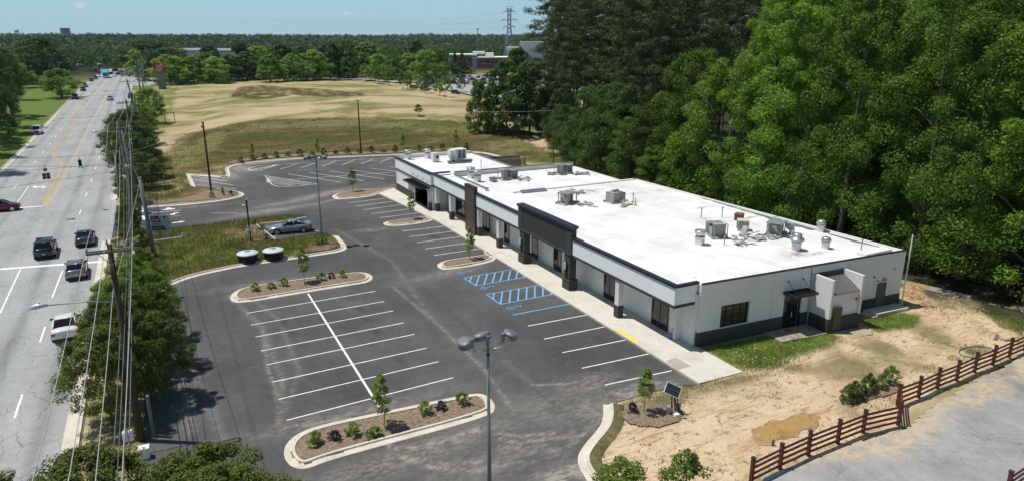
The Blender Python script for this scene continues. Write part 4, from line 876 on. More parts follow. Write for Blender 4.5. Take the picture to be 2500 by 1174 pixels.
m = MB(); m.add([(11.085, .05, 4.15), (13.995, .05, 4.15), (13.995, 1.88, 3.2), (11.085, 1.88, 3.2), (11.085, .05, 4.08), (13.995, .05, 4.08), (13.995, 1.88, 3.13), (11.085, 1.88, 3.13)], [(0, 3, 2, 1), (3, 7, 6, 2), (0, 4, 7, 3), (1, 2, 6, 5)], EWM)
for k in range(8):
    u = 11.2 + k * .385; m.add([(u, .05, 4.16), (u + .03, .05, 4.16), (u + .03, 1.88, 3.21), (u, 1.88, 3.21), (u, .05, 4.20), (u + .03, .05, 4.20), (u + .03, 1.88, 3.25), (u, 1.88, 3.25)], [(4, 7, 6, 5), (0, 3, 7, 4), (1, 5, 6, 2), (3, 2, 6, 7)], EWM)
bpart(m, 'metal_roof', nmat('grey_standing_seam', [(.17, .165, .155), (.21, .205, .19)], 1, .45, metal=.3), parent=bo)
m = MB(); m.box(11.085, 13.995, .032, .1, 4.16, 4.4, EWM); bpart(m, 'roof_flashing', CAP, parent=bo)
m = MB(); m.box(11.3, 12.15, 2.021, 2.06, .05, 2.15, EWM); bpart(m, 'door', OL, parent=bo)
m = MB(); m.lathe([(0, 0), (.15, 0), (.15, .06), (.0, .09)], M=EWM @ Matrix.Translation((13.55, 2.0, 2.6)) @ Matrix.Rotation(-math.pi / 2, 4, 'X')); bpart(m, 'alarm_bell', nmat('red_bell', [(.55, .03, .03)], rough=.35), parent=bo)
m = MB(); m.tube([EWM @ Vector(p) for p in ((10.72, .1, 4.7), (10.72, .1, .1))], .055, 8); m.box(10.6, 10.85, .03, .22, 4.55, 4.85, EWM); bpart(m, 'downpipe', GALV)
m = MB(); m.box(9.6, 9.62, .034, .036, .1, 5.0, EWM); m.box(6.9, 6.93, .0, .003, 1.25, 4.98, EWM); bpart(m, 'wall_joint', nmat('wall_joint_grey', [(.45, .45, .45)], rough=.8))
m = MB(); m.lathe([(0, 0), (.07, 0), (.05, .12), (0, .12)], M=EWM @ Matrix.Translation((17.77, 0, 3.16)) @ Matrix.Rotation(-math.pi / 2, 4, 'X')); bpart(m, 'security_camera', BLACKM)
m = MB(); m.tube([EWM @ Vector(p) for p in ((18.15, .02, 2.78), (18.15, .25, 2.8), (18.3, .34, 2.72))], .04, 6); m.cbox((19.0, .08, 2.8), (.35, .14, .2), M=EWM); bpart(m, 'wall_light', GREYM)
m = MB(); m.lathe([(0, 0), (.13, 0), (.13, .05), (.0, .12)], M=EWM @ Matrix.Translation((20.05, 0, 3.56)) @ Matrix.Rotation(-math.pi / 2, 4, 'X')); bpart(m, 'vent_cover', GALV)
m = MB(); m.prism([(33.84, 36.6), (33.84, 36.11), (34.0, 36.09), (34.0, 36.6)], .1, 1.27); bpart(m, 'wall_end', WHITE)
m = MB(); m.box(50.6, 53.9, 35.3, 36.2, 4.87, 5.15); bpart(m, 'roof_corner_block', ROOFM)
# dark gravel strip along the rear parapet
m = MB()
def rag(P):
    n = len(P) // 2; return P
pts1 = [(53.9, 58.5), (54.0, 54), (54.1, 50), (54.25, 46.5), (54.35, 43.2)]; w1 = [.12, .35, .5, 1.0, .7]
for i in range(4):
    for k in range(6):
        t0, t1 = k / 6, (k + 1) / 6; a = [pts1[i][j] * (1 - t0) + pts1[i + 1][j] * t0 for j in (0, 1)]; b = [pts1[i][j] * (1 - t1) + pts1[i + 1][j] * t1 for j in (0, 1)]
        wa = (w1[i] * (1 - t0) + w1[i + 1] * t0) + .12 * math.sin(i * 7 + k * 2.3); wb = (w1[i] * (1 - t1) + w1[i + 1] * t1) + .12 * math.sin(i * 7 + (k + 1) * 2.3)
        m.quad((a[0] - wa, a[1], 4.868), (b[0] - wb, b[1], 4.868), (b[0], b[1], 4.868), (a[0], a[1], 4.868))
m.add([(54.2, 42, 4.868), (54.5, 36.9, 4.868), (54.3, 36.8, 4.868), (53.8, 39, 4.868), (53.9, 41.6, 4.868)], [(0, 4, 3, 2, 1)])
bpart(m, 'bare_roof_strip', nmat('bare_gravel_roofing', [(.09, .08, .08), (.22, .19, .18)], 8, .95, fine=(25, .3)))
m = MB(); P = [(36.9, 92.2), (40.2, 91.8), (41.6, 94.2), (37.8, 95.2)]; m.prism(P, 4.801, 4.81); bpart(m, 'dark_roof_patch', nmat('dark_roof_felt', [(.06, .06, .065), (.09, .09, .09)], 2, .9))
m = MB(); m.tube([(55.25, 34.62, 0), (55.25, 34.62, 6.4)], .055, 8); pole = m.build('white_pipe', PVC); tag(pole, 'tall thin white pipe standing at the far rear corner of the white building', 'pipe')
m = MB(); m.prism([(46.0, 33.0), (45.3, 31.9), (47.6, 31.7), (48.2, 32.8)], .02, .14); tag(m.build('concrete_slab', nmat('tan_slab', [(.34, .27, .18), (.42, .34, .24)], 1, .9)), 'flat tan concrete slab on the sand outside the bump-out door', 'slab')
m = MB(); m.prism([tuple(EWM @ Vector((u, o, 0)))[:2] for u, o in ((6.4, .04), (10.8, .04), (10.8, 2.1), (6.4, 1.9))], .0, .16); 
tag(m.build('entrance_step', nmat('worn_red_brown_slab', [(.20, .11, .085), (.40, .36, .30), (.26, .15, .11)], .9, .9)), 'worn red-brown slab in front of the side entrance with black canopy', 'step')
m = MB(); m.prism([tuple(EWM @ Vector((u, o, 0)))[:2] for u, o in ((17.0, .04), (21.0, .04), (21.0, 1.2), (17.3, 1.2))], 0, .38); m.prism([tuple(EWM @ Vector((u, o, 0)))[:2] for u, o in ((16.6, .1), (17.0, .1), (17.3, 1.25), (16.8, 1.25))], 0, .2)
tag(m.build('concrete_stoop', CONC), 'low pale concrete stoop with one step below the olive steel door', 'step')

# ------------------------------------------------------------------ things on the roof
ZR = 4.86
def hood(x, y, z, s=1.0, kind=0, label=''):
    t = empty('exhaust_fan', (x, y, z), label, 'exhaust fan', 'exhaust fans on the white roof', rz=.4)
    m = MB(); m.cbox((0, 0, .36 * s), (.62 * s, .62 * s, .72 * s)); m.build('curb_box', nmat('fan_box_white', [(.66, .66, .65), (.74, .74, .73)], 3, .6), t)
    m = MB(); m.cbox((0, 0, .745 * s), (.74 * s, .74 * s, .05)); m.build('flange', OLDM, t)
    m = MB(); s2 = s
    if kind == 0: prof = [(.30, .78), (.36, .82), (.46, 1.0), (.50, 1.22), (.46, 1.30), (.40, 1.26), (.0, 1.2)]
    elif kind == 1: prof = [(.30, .78), (.55, .84), (.60, .92), (.52, 1.05), (.36, 1.12), (.34, 1.38), (.30, 1.44), (0, 1.46)]
    else: prof = [(.28, .78), (.48, .82), (.50, .90), (.40, 1.0), (.42, 1.06), (.30, 1.16), (0, 1.2)]
    m.lathe([(a * s2, b * s2) for a, b in prof], n=18); m.build('fan_hood', GALV, t, True)
hood(41.1, 44.5, ZR, 1.0, 0, 'open bowl-shaped metal exhaust fan on white box beside the wrecked roof unit')
hood(47.3, 39.5, ZR, 1.0, 1, 'two-tier metal exhaust fan on white box nearest the side wall')
hood(49.9, 38.7, ZR, .85, 2, 'small domed exhaust fan on white box near the far right roof corner')
hood(54.0, 42.6, ZR, .95, 2, 'domed exhaust fan standing against the rear roof edge by the trees')
hood(35.7, 81.6, 4.73, 1.1, 0, 'rear one of the two bowl-shaped exhaust fans behind the low roof parapet')
hood(35.5, 79.2, 4.73, 1.1, 0, 'nearer one of the two bowl-shaped exhaust fans behind the low roof parapet')
hood(33.1, 99.0, 4.81, 1.1, 0, 'bowl-shaped exhaust fan at the far left corner of the far roof')
hood(36.0, 98.4, 4.81, 1.1, 0, 'bowl-shaped exhaust fan on the far roof beside the small cream cabinet')
def panelbox(m, x0, x1, y0, y1, z0, z1, t=.05, sides='xyXYt', M=None):
    """open metal cabinet frame: corner posts plus chosen skins"""
    for (a, b) in ((x0, y0), (x1, y0), (x0, y1), (x1, y1)): m.box(a - t / 2, a + t / 2, b - t / 2, b + t / 2, z0, z1, M)
    if 'x' in sides: m.box(x0 - .01, x0 + .01, y0 + t / 2, y1 - t / 2, z0, z1, M)
    if 'X' in sides: m.box(x1 - .01, x1 + .01, y0 + t / 2, y1 - t / 2, z0, z1, M)
    if 'y' in sides: m.box(x0 + t / 2, x1 - t / 2, y0 - .01, y0 + .01, z0, z1, M)
    if 'Y' in sides: m.box(x0 + t / 2, x1 - t / 2, y1 - .01, y1 + .01, z0, z1, M)
    if 't' in sides: m.box(x0 - .03, x1 + .03, y0 - .03, y1 + .03, z1, z1 + .03, M)
COIL = nmat('condenser_fins', [(.11, .13, .14), (.20, .22, .23)], 2, .6, metal=.4, stretch=(14, 14, 1))
def wreck(x, y, z, rz, label, var=0):
    t = empty('hvac_unit', (x, y, z), label, 'air conditioner', 'stripped air conditioning units on the white roof', rz)
    m = MB(); m.box(-1.2, 1.2, -.75, .75, .0, .09); m.box(-1.2, 1.2, -.75, -.68, .09, .2); m.box(-1.2, 1.2, .68, .75, .09, .2); m.build('base_frame', OLDM, t)
    if var == 0:
        m = MB(); panelbox(m, -1.1, -.55, -.6, .6, .1, 1.35, .07, 'tX'); panelbox(m, -.55, .15, -.6, .6, .1, .95, .06, 'Y'); m.build('open_cabinet', OLDM, t)
        m = MB(); m.box(.2, 1.15, -.65, .65, .1, 1.1); m.build('condenser_block', COIL, t)
        m = MB(); m.box(.16, 1.19, -.69, .69, 1.1, 1.14); m.box(.16, 1.19, -.66, -.653, .82, .9); m.build('cabinet_top', GREYM, t)
        m = MB(); m.lathe([(0, .15), (.17, .15), (.17, .55), (.1, .65), (0, .65)], (-.2, 0, 0), 12); m.build('compressor', BLACKM, t)
    elif var == 1:
        m = MB(); panelbox(m, -.8, .8, -.6, .6, .1, 1.15, .09, 't'); m.box(-.5, -.3, -.6, .6, .1, 1.15); m.box(.1, .25, -.6, .4, .1, 1.15); m.build('open_cabinet', OLDM, t)
        m = MB(); m.box(-.95, .95, -.75, .75, 1.19, 1.23); m.tube([(.2, -.5, 1.24), (.9, .3, 1.5), (1.3, .5, 1.28)], .04, 5); m.build('loose_lid', GREYM, t)
        m = MB(); m.lathe([(0, .12), (.2, .12), (.2, .6), (.1, .72), (0, .72)], (.5, 0, 0), 12); m.build('compressor', BLACKM, t)
        m = MB(); m.add([(-.8, -.6, .1), (-1.35, -.5, .5), (-.95, -.2, 1.1), (-.8, .3, 1.0)], [(0, 1, 2, 3)]); m.build('hanging_panel', CREAM, t)
    else:
        m = MB(); m.box(-.95, .0, -.6, .6, .1, 1.15); m.build('cabinet', OLDM, t)
        m = MB(); panelbox(m, .05, .85, -.6, .6, .1, 1.05, .07, 'XY'); m.box(.3, .34, -.6, .6, .1, 1.0); m.build('open_cabinet', GREYM, t)
        m = MB(); m.tube([(-.6, 0, 1.2), (.3, 0, 1.2)], .2, 12); m.build('blower_drum', GALV, t)
    return t
def debris(x, y, z, n, r, seed, label):
    rr = random.Random(seed); t = empty('scrap_heap', (x, y, z), label, 'scrap metal', 'scrap metal around the stripped roof units', rr.random() * 6)
    ms = []
    for i in range(n):
        a = rr.random() * 6.28; q = r * math.sqrt(rr.random()); px, py = q * math.cos(a), q * math.sin(a) * .7
        M = Matrix.Translation((px, py, .05 + rr.random() * .18)) @ Matrix.Rotation(rr.random() * 6.28, 4, 'Z') @ Matrix.Rotation(rr.uniform(-.5, .5), 4, 'X') @ Matrix.Rotation(rr.uniform(-.4, .4), 4, 'Y')
        k = rr.random(); mb = MB(); ms.append((mb, (OLDM, GREYM, OLDM, GREYM, CREAM)[rr.randrange(5)]))
        if k < .45: mb.box(-.35 * rr.random() - .1, .35, -.25, .2 * rr.random(), -.012, .012, M)
        elif k < .8: mb.box(-rr.uniform(.3, .9), .3, -.035, .035, -.03, .03, M)
        else: mb.tube([(-.3, 0, 0), (0, .12, .06), (.35, -.05, 0)], .05, 6, M=M)
    for mb, mt in ms: mb.build('metal_scrap', mt, t)
wreck(44.3, 45.9, ZR, 1.15, 'stripped grey roof unit with finned block right of the bowl-shaped fan', 0)
wreck(49.5, 43.8, ZR, .5, 'gutted roof unit with round white fan plate nearest the rear edge', 1)
wreck(39.1, 63.3, ZR, .35, 'open-framed gutted roof unit with loose blue-grey lid behind the dark centre panel', 1)
wreck(44.2, 61.5, ZR, .2, 'pale cabinet roof unit with drum on top beside the rusty stain', 2)
wreck(39.7, 79.0, 4.73, .15, 'stripped roof unit with finned block just behind the two exhaust fans', 0)
wreck(48.0, 79.0, 4.73, .25, 'stripped roof unit with tilted open lid on the far back roof', 0)
for (x, y, z, n, r, sd, lb) in ((45.3, 43.6, ZR, 26, 1.7, 1, 'cream and grey scrap panels in front of the finned roof unit'), (47.6, 43.6, ZR, 16, 1.3, 2, 'flat frames and scrap between the two near roof units'), (50.3, 43.0, ZR, 18, 1.3, 3, 'scrap pieces around the gutted unit nearest the rear edge'),
        (40.6, 61.6, ZR, 16, 1.5, 4, 'grey scrap pieces right of the open-framed gutted unit'), (44.6, 59.6, ZR, 14, 1.4, 5, 'dark scrap sheets in front of the pale cabinet roof unit'), (41.3, 77.8, 4.73, 22, 1.4, 6, 'twisted scrap right of the finned unit behind the fans'),
        (49.6, 78.0, 4.73, 24, 1.7, 7, 'scrap strips right of the unit on the far back roof'), (46.2, 79.2, 4.73, 12, .9, 8, 'small scrap pile left of the unit on the far back roof'), (42.6, 67.6, ZR, 14, 1.6, 9, 'thin scrap strips lying on the brown roof stain')):
    debris(x, y, z, n, r, sd, lb)
t = empty('condenser_unit', (47.9, 46.3, ZR), 'cream louvred condenser box tilted on the white roof', 'air conditioner', rz=.9)
m = MB(); m.box(-.5, .5, -.5, .5, .06, 1.02); m.build('cabinet', CREAM, t)
m = MB()
for s in (-1, 1):
    for k in range(7): m.box(-.42 + k * .13, -.36 + k * .13, s * .5 - .012 * (s < 0), s * .5 + .012 * (s > 0), .16, .9); m.box(s * .5 - .012 * (s < 0), s * .5 + .012 * (s > 0), -.42 + k * .13, -.36 + k * .13, .16, .9)
m.build('grille', COIL, t)
t = empty('rusty_box', (50.4, 49.3, ZR), 'small rusty brown metal box behind the cream condenser', 'metal box', rz=.5)
m = MB(); m.box(-.42, .42, -.36, .36, .05, .62); m.build('body', RUST, t); m = MB(); m.box(-.46, .46, -.4, .4, .62, .67); m.build('lid', RUST, t)
t = empty('fan_plate', (50.6, 43.2, ZR), 'round pale fan plate leaning on the gutted rear roof unit', 'fan plate', rz=.3)
m = MB(); m.lathe([(0, -.02), (.42, -.02), (.42, .03), (.3, .05), (0, .05)], n=20, M=Matrix.Translation((0, 0, .75)) @ Matrix.Rotation(1.2, 4, 'Y')); m.build('plate', LIDM, t)
m = MB(); m.tube([(.1, 0, 0), (.05, 0, .6)], .03, 6); m.build('stand', OLDM, t)
t = tag(MB().add([(0, 0, 0), (1.0, 0, 0), (1.0, .5, 0), (0, .5, 0), (.9, 0, .75), (.9, .5, .75), (1.0, 0, .75), (1.0, .5, .75)], [(0, 4, 6, 2 - 1), (0, 3, 5, 4), (4, 5, 7, 6), (1, 6, 7, 2), (3, 2, 7, 5), (0, 1, 2, 3)]).build('duct_hood', OLDM, loc=(46.4, 44.6, ZR)), 'wedge-shaped grey duct hood between the two near roof units', 'duct hood')
t.rotation_euler = (0, 0, .4)
for (x, y, z, hgt, lb) in ((47.5, 51.5, ZR, 1.0, 'thin capped vent pipe left of the rusty roof box'), (49.6, 50.8, ZR, 1.0, 'thin capped vent pipe just behind the rusty roof box'), (52.1, 36.9, ZR, .9, 'thin vent pipe near the far right roof corner'), (39.7, 87.2, 4.81, 1.1, 'grey vent pipe on the far roof in front of the big air handler'), (45.0, 59.0, ZR, .7, 'thin vent pipe right of the pale cabinet unit'), (45.9, 60.6, ZR, .9, 'thin bent vent pipe behind the pale cabinet unit'), (42.9, 43.4, ZR, .7, 'white stub vent pipe in front of the scrap panels')):
    t = empty('vent_pipe', (x, y, z), lb, 'vent pipe', 'thin vent pipes on the white roof')
    m = MB(); m.tube([(0, 0, 0), (0, 0, hgt)], .045, 8); m.build('pipe', GREYM, t); m = MB(); m.lathe([(0, 0), (.09, 0), (.09, .09), (0, .1)], (0, 0, hgt), 10); m.build('cap', OLDM, t)
# gutters stacked, small boxes
t = empty('gutter_stack', (38.6, 70.0, ZR), 'bundle of long blue-grey metal channels lying on the roof', 'metal channels', rz=-.05)
for k in range(3): m = MB(); m.box(-1.6, 1.6, -.3 + k * .22, -.12 + k * .22, .03, .2 + .05 * k); m.build('channel', GREYM, t)
t = empty('roof_vent_box', (37.3, 78.3, 4.73), 'small square grey vent box with dark lid between the fans and the finned unit', 'vent box', rz=.1)
m = MB(); m.box(-.35, .35, -.35, .35, 0, .45); m.build('body', GREYM, t); m = MB(); m.box(-.4, .4, -.4, .4, .45, .55); m.build('lid', COIL, t)
t = empty('air_handler', (39.2, 94.6, 4.82), 'large white rooftop air handler with side duct on the dark patch', 'air conditioner', rz=.12)
WH = nmat('unit_white', [(.66, .65, .62), (.74, .73, .70)], 1, .5)
m = MB(); m.box(-.75, 1.15, -.75, .75, .25, 1.75); m.build('cabinet', WH, t)
m = MB(); m.box(-.25, .3, -.775, -.751, .4, 1.55); m.box(.45, .95, -.775, -.751, .4, 1.55); m.build('grille', COIL, t)
m = MB(); m.box(-1.35, -.751, -.45, .45, 1.0, 1.6); m.add([(-1.35, -.4, 1.0), (-.76, -.4, 1.0), (-.76, .4, 1.0), (-1.35, .4, 1.0), (-1.0, -.4, .1), (-.76, -.4, .1), (-.76, .4, .1), (-1.0, .4, .1)], [(0, 1, 5, 4), (1, 2, 6, 5), (2, 3, 7, 6), (3, 0, 4, 7)]); m.build('duct', WH, t)
m = MB(); m.box(-.8, 2.0, -.9, -.8, .02, .2); m.box(-.8, 2.0, .7, .8, .02, .2); m.build('skid', WH, t)
t = empty('cream_cabinet', (35.9, 95.0, 4.82), 'small cream cabinet with black square opening on the far roof', 'cabinet', rz=.1)
m = MB(); m.box(-.5, .5, -.4, .4, .3, 1.35); m.add([(-.5, -.4, .3), (.5, -.4, .3), (.35, -.35, .0), (-.35, -.35, .0), (-.5, .4, .3), (.5, .4, .3), (.35, .35, 0), (-.35, .35, 0)], [(0, 1, 2, 3), (1, 5, 6, 2), (5, 4, 7, 6), (4, 0, 3, 7)]); m.build('body', WH, t)
m = MB(); m.box(-.05, .35, -.43, -.401, .55, .95); m.build('opening', BLACKM, t)
# skip / timber stack behind the far roof
t = empty('pallet_enclosure', (47.4, 95.0, 0), 'yellow timber slatted enclosure behind the far roof', 'timber enclosure', rz=-.15)
WD = nmat('new_yellow_timber', [(.42, .29, .11), (.56, .40, .18)], 2, .8)
m = MB()
for k in range(12): m.box(-2.6 + k * .45, -2.4 + k * .45, -1.5, -1.42, 3.0, 4.6)
m.box(-2.7, 2.8, -1.42, -1.36, 4.4, 4.6); m.box(-2.7, 2.8, -1.42, -1.36, 3.2, 3.4); m.build('slats', WD, t)
m = MB(); m.box(-2.7, 2.8, 1.3, 1.4, 0, 4.6); m.box(-2.75, -2.7, -1.42, 1.4, 0, 4.6); m.box(2.75, 2.8, -1.42, 1.4, 0, 4.4); m.build('boards', OLDM, t)
m = MB()
for (a, b) in ((-2.6, -1.4), (2.7, -1.4), (0, -1.4)): m.box(a - .07, a + .07, b - .07, b + .07, 0, 4.6)
m.build('post', WD, t)
# ------------------------------------------------------------------ vegetation prototypes
def leafmat(name, cols, rand=1.0, trans=.28):
    return nmat(name, cols, .35, .55, spec=.25, island=.65, trans=trans, rand=rand)
LEAF = {
 'broad': leafmat('broadleaf_foliage', [(.066, .128, .018), (.130, .222, .028), (.26, .355, .052)], .9, .40),
 'deep': leafmat('deep_green_foliage', [(.050, .098, .017), (.098, .175, .026), (.20, .285, .046)], .8, .38),
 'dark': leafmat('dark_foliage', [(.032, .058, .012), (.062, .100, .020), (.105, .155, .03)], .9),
 'pine': leafmat('pine_needles', [(.035, .050, .018), (.065, .088, .030), (.105, .130, .048)], .8, .15),
 'light': leafmat('light_foliage', [(.11, .18, .022), (.19, .28, .04), (.28, .37, .06)], .6),
 'olive': leafmat('olive_red_foliage', [(.065, .080, .018), (.075, .125, .018), (.13, .19, .028), (.15, .115, .034)], .6),
 'mid': leafmat('street_tree_foliage', [(.070, .115, .018), (.125, .19, .028), (.20, .27, .045)], .9),
 'purple': leafmat('purple_foliage', [(.035, .015, .022), (.075, .035, .045)], .4),
 'grass': leafmat('tall_grass_blades', [(.10, .12, .03), (.14, .145, .045), (.19, .145, .06), (.25, .20, .10)], 0),
 'lush': leafmat('lush_grass_blades', [(.11, .17, .03), (.17, .24, .05), (.23, .29, .07)], 0),
 'dry': leafmat('dry_grass_blades', [(.13, .085, .04), (.20, .14, .07), (.12, .11, .04)], 0),
 'redgrass': leafmat('red_brown_grass', [(.26, .17, .10), (.34, .23, .14), (.28, .21, .11)], 0),
 'far': nmat('far_woodland', [(.016, .038, .010), (.038, .078, .014), (.058, .108, .019), (.14, .205, .034)], .022, .6, detail=9, spec=.15, island=.30, trans=.1),
}
def leaves(C, Rad, n, size, seed, flat=.75, asp=.55, up=.5, shell=.5, droop=0.0):
    g = np.random.default_rng(seed); C = np.asarray(C, float); Rad = np.asarray(Rad, float)
    idx = np.repeat(np.arange(len(C)), n); c = C[idx]; r = Rad[idx]
    d = g.normal(size=(len(idx), 3)); d /= np.linalg.norm(d, axis=1)[:, None]
    rad = r * (shell + (1 - shell) * g.random(len(idx)) ** .6) * (.75 + .5 * g.random(len(idx)))
    p = c + d * rad[:, None] * np.array([1, 1, flat])
    nr = d * .8 + g.normal(size=d.shape) * .55 + np.array([0, 0, up]); nr /= np.linalg.norm(nr, axis=1)[:, None]
    t = np.cross(nr, g.normal(size=d.shape)); t /= np.linalg.norm(t, axis=1)[:, None] + 1e-9; b = np.cross(nr, t)
    t[:, 2] -= droop; s = size * (.6 + .8 * g.random(len(idx)))[:, None]
    V = np.stack([p - t * s, p + b * s * asp, p + t * s, p - b * s * asp], 1).reshape(-1, 3)
    return V, np.arange(len(V)).reshape(-1, 4)
def crown(H, R, z0, nc, rc, seed, power=.7, sq=.6, inner=.35, lobes=5, la=1.0):
    g = np.random.default_rng(seed); t = g.random(nc) ** .85
    ph = g.random(lobes) * 6.28; an = g.random(nc) * 6.28
    lob = 1 + .22 * la * np.sin(an * 2 + ph[0]) + .15 * la * np.sin(an * 3 + ph[1] + t * 6)
    rr = R * np.sin(np.pi * np.clip(t, .02, .98) ** power) ** sq * lob * (inner + (1 - inner) * g.random(nc) ** .5)
    return np.stack([rr * np.cos(an), rr * np.sin(an), z0 + (H - z0) * t * .97], 1), rc * (.7 + .6 * g.random(nc)) * (1 - .35 * t)
def limbs(C, H, z0, r0, k, seed, lean=.02):
    g = random.Random(seed); m = MB(); top = (g.uniform(-.4, .4), g.uniform(-.4, .4))
    path = [(top[0] * (i / 6) ** 2, top[1] * (i / 6) ** 2 + .15 * math.sin(i), H * .93 * i / 6 - .15 * (i == 0)) for i in range(7)]
    m.tube(path, [r0 * (1.25 if i == 0 else 1 - .85 * i / 6) for i in range(7)], 7)
    for j in range(min(k, len(C))):
        c = C[j * len(C) // k]; zb = max(z0 * .8, c[2] - np.hypot(c[0], c[1]) * g.uniform(.5, .9)); zb = min(max(zb, .1 * H), H * .9)
        b = Vector((0, 0, zb)); e = Vector(tuple(c)); mid = (b + e) / 2 + Vector((0, 0, .12 * (e - b).length))
        rb = r0 * .42 * (1 - .7 * zb / H); m.tube([b, mid, e], [rb, rb * .6, rb * .2], 5, cap=False)
    return m
PROTO = {}
def proto(kind, var):
    key = (kind, var)
    if key in PROTO: return PROTO[key]
    sd = hash(kind + 'x') % 1 + var * 13 + len(kind) * 101
    if kind == 'broad': H, R, z0 = 26, 5.2, .6; C, rc = crown(H, R, z0, 165, 1.15, sd, .60, .38, .40, 7); V, F = leaves(C, rc, 330, .105, sd, up=.45, shell=.60, flat=.85); tm = limbs(C, H, 3, .30, 18, sd); mat, bk = 'broad', BARKL
    elif kind == 'wood': H, R, z0 = 17, 5.6, .4; C, rc = crown(H, R, z0, 130, 1.15, sd, .58, .42, .40, 7); V, F = leaves(C, rc, 300, .105, sd, up=.45, shell=.60, flat=.85); tm = limbs(C, H, 3, .26, 14, sd); mat, bk = 'broad', BARKL
    elif kind == 'oak': H, R, z0 = 13, 6, 1.8; C, rc = crown(H, R, z0, 90, 1.3, sd, .8, .5); V, F = leaves(C, rc, 90, .24, sd); tm = limbs(C, H, 2.2, .35, 12, sd); mat, bk = 'dark', BARK
    elif kind == 'pine':
        g = np.random.default_rng(sd); H = 31; R = 4.4; C = []; rc = []
        for i in range(34):
            t = .38 + .60 * (i / 33); an = i * 2.4 + g.random(); L = 4.6 * (1 - ((t - .5) / .52) ** 2 * .75) * (.55 + .5 * g.random())
            for k in range(4):
                q = .45 + .55 * k / 3; C.append((L * q * math.cos(an) + g.normal() * .3, L * q * math.sin(an) + g.normal() * .3, H * t + .18 * L * q + g.normal() * .25)); rc.append(.95 * (.8 + .4 * g.random()))
        C = np.array(C); rc = np.array(rc); V, F = leaves(C, rc, 90, .26, sd, flat=.55, asp=.16, up=.3, shell=.2); tm = limbs(C[3::4], H, H * .34, .26, 34, sd); mat, bk = 'pine', BARK
    elif kind == 'mid': H, R, z0 = 12, 4.3, .5; C, rc = crown(H, R, z0, 84, 1.1, sd, .55, .45, .45); V, F = leaves(C, rc, 130, .21, sd, up=.8, shell=.65); tm = limbs(C, H, 2, .2, 8, sd); mat, bk = 'mid', BARK
    elif kind == 'conifer': H, R, z0 = 14, 3.0, .6; C, rc = crown(H, R, z0, 80, .8, sd, .42, 1.2); V, F = leaves(C, rc, 70, .24, sd, asp=.35); tm = limbs(C, H, 1, .2, 4, sd); mat, bk = 'dark', BARK
    elif kind == 'street': H, R, z0 = 7, 2.6, 1.9; C, rc = crown(H, R, z0, 40, .75, sd, .75, .5); V, F = leaves(C, rc, 70, .17, sd); tm = limbs(C, H, 1.8, .11, 6, sd); mat, bk = 'mid', BARK
    elif kind == 'crape': H, R, z0 = 6.5, 3.0, 1.2; C, rc = crown(H, R, z0, 140, .58, sd, .85, .45, .3, 5, .35); V, F = leaves(C, rc, 240, .064, sd, up=.7); tm = limbs(C, H, 1.2, .10, 22, sd); mat, bk = 'olive', BARKL
    elif kind == 'sapling': H, R, z0 = 3.6, .55, 1.1; C, rc = crown(H, R, z0, 40, .25, sd, .7, .6); V, F = leaves(C, rc, 60, .06, sd, up=.7); tm = limbs(C, H, 1.1, .028, 9, sd); mat, bk = 'light', BARK
    elif kind == 'shrub': H, R, z0 = .8, .42, .08; C, rc = crown(H, R, z0, 30, .14, sd, .7, .5); V, F = leaves(C, rc, 50, .042, sd, up=.7); tm = limbs(C, H, .1, .02, 5, sd); mat, bk = 'light', BARK
    elif kind == 'bush': H, R, z0 = 2.4, 1.1, .1; C, rc = crown(H, R, z0, 50, .34, sd, .6, .5); V, F = leaves(C, rc, 70, .07, sd); tm = limbs(C, H, .3, .04, 8, sd); mat, bk = 'mid', BARK
    cm = npmesh(kind + '_crown', V, F, LEAF[mat])
    t = tm.build('trunk', bk); tme = t.data; bpy.data.objects.remove(t)
    PROTO[key] = (cm, tme, H, R); return PROTO[key]
NV = {'broad': 5, 'wood': 3, 'oak': 2, 'pine': 3, 'mid': 4, 'conifer': 2, 'street': 3, 'crape': 3, 'sapling': 3, 'shrub': 3, 'bush': 2}
CNT = {}
def plant(kind, loc, H, R=None, label='', group=None, leaf=None, name=None, cat='tree', rz=None, trunk=True):
    k = CNT.get(kind, 0); CNT[kind] = k + 1
    cm, tm, h0, r0 = proto(kind, k % NV[kind])
    nm = name or {'broad': 'broadleaf_tree', 'wood': 'broadleaf_tree', 'oak': 'oak_tree', 'pine': 'pine_tree', 'mid': 'broadleaf_tree', 'conifer': 'conifer_tree', 'street': 'street_tree', 'crape': 'street_side_tree', 'sapling': 'young_tree', 'shrub': 'shrub', 'bush': 'bush'}[kind]
    if cat == 'tree' and kind in ('shrub', 'bush'): cat = 'shrub'
    e = empty(nm, loc, label, cat, group, rz if rz is not None else random.random() * 6.28)
    sz = H / h0; sx = (R / r0) if R else sz; e.scale = (sx, sx, sz)
    c = bpy.data.objects.new('crown', cm); COL.objects.link(c); c.parent = e
    if leaf:
        c.material_slots[0].link = 'OBJECT'; c.material_slots[0].material = LEAF[leaf]
    if trunk:
        t = bpy.data.objects.new('trunk', tm); COL.objects.link(t); t.parent = e
    return e
def topz(px, py, loc):
    d = FW * FOC + RT * (px - 1250) - UP * (py - 587); q = math.hypot(loc[0], loc[1]); return CAMH + d[2] * q / math.hypot(d[0], d[1])
def ptree(kind, px, pyb, pyt, hw, label, group=None, leaf=None, dist=None, **k):
    loc = atdist(px, dist) if dist else hit(px, pyb)
    H = max(1.0, topz(px, pyt, loc) - loc.z); R = hw * depth(loc) / FOC / .95 if hw else None
    return plant(kind, loc, H, R, label, group, leaf, **k)

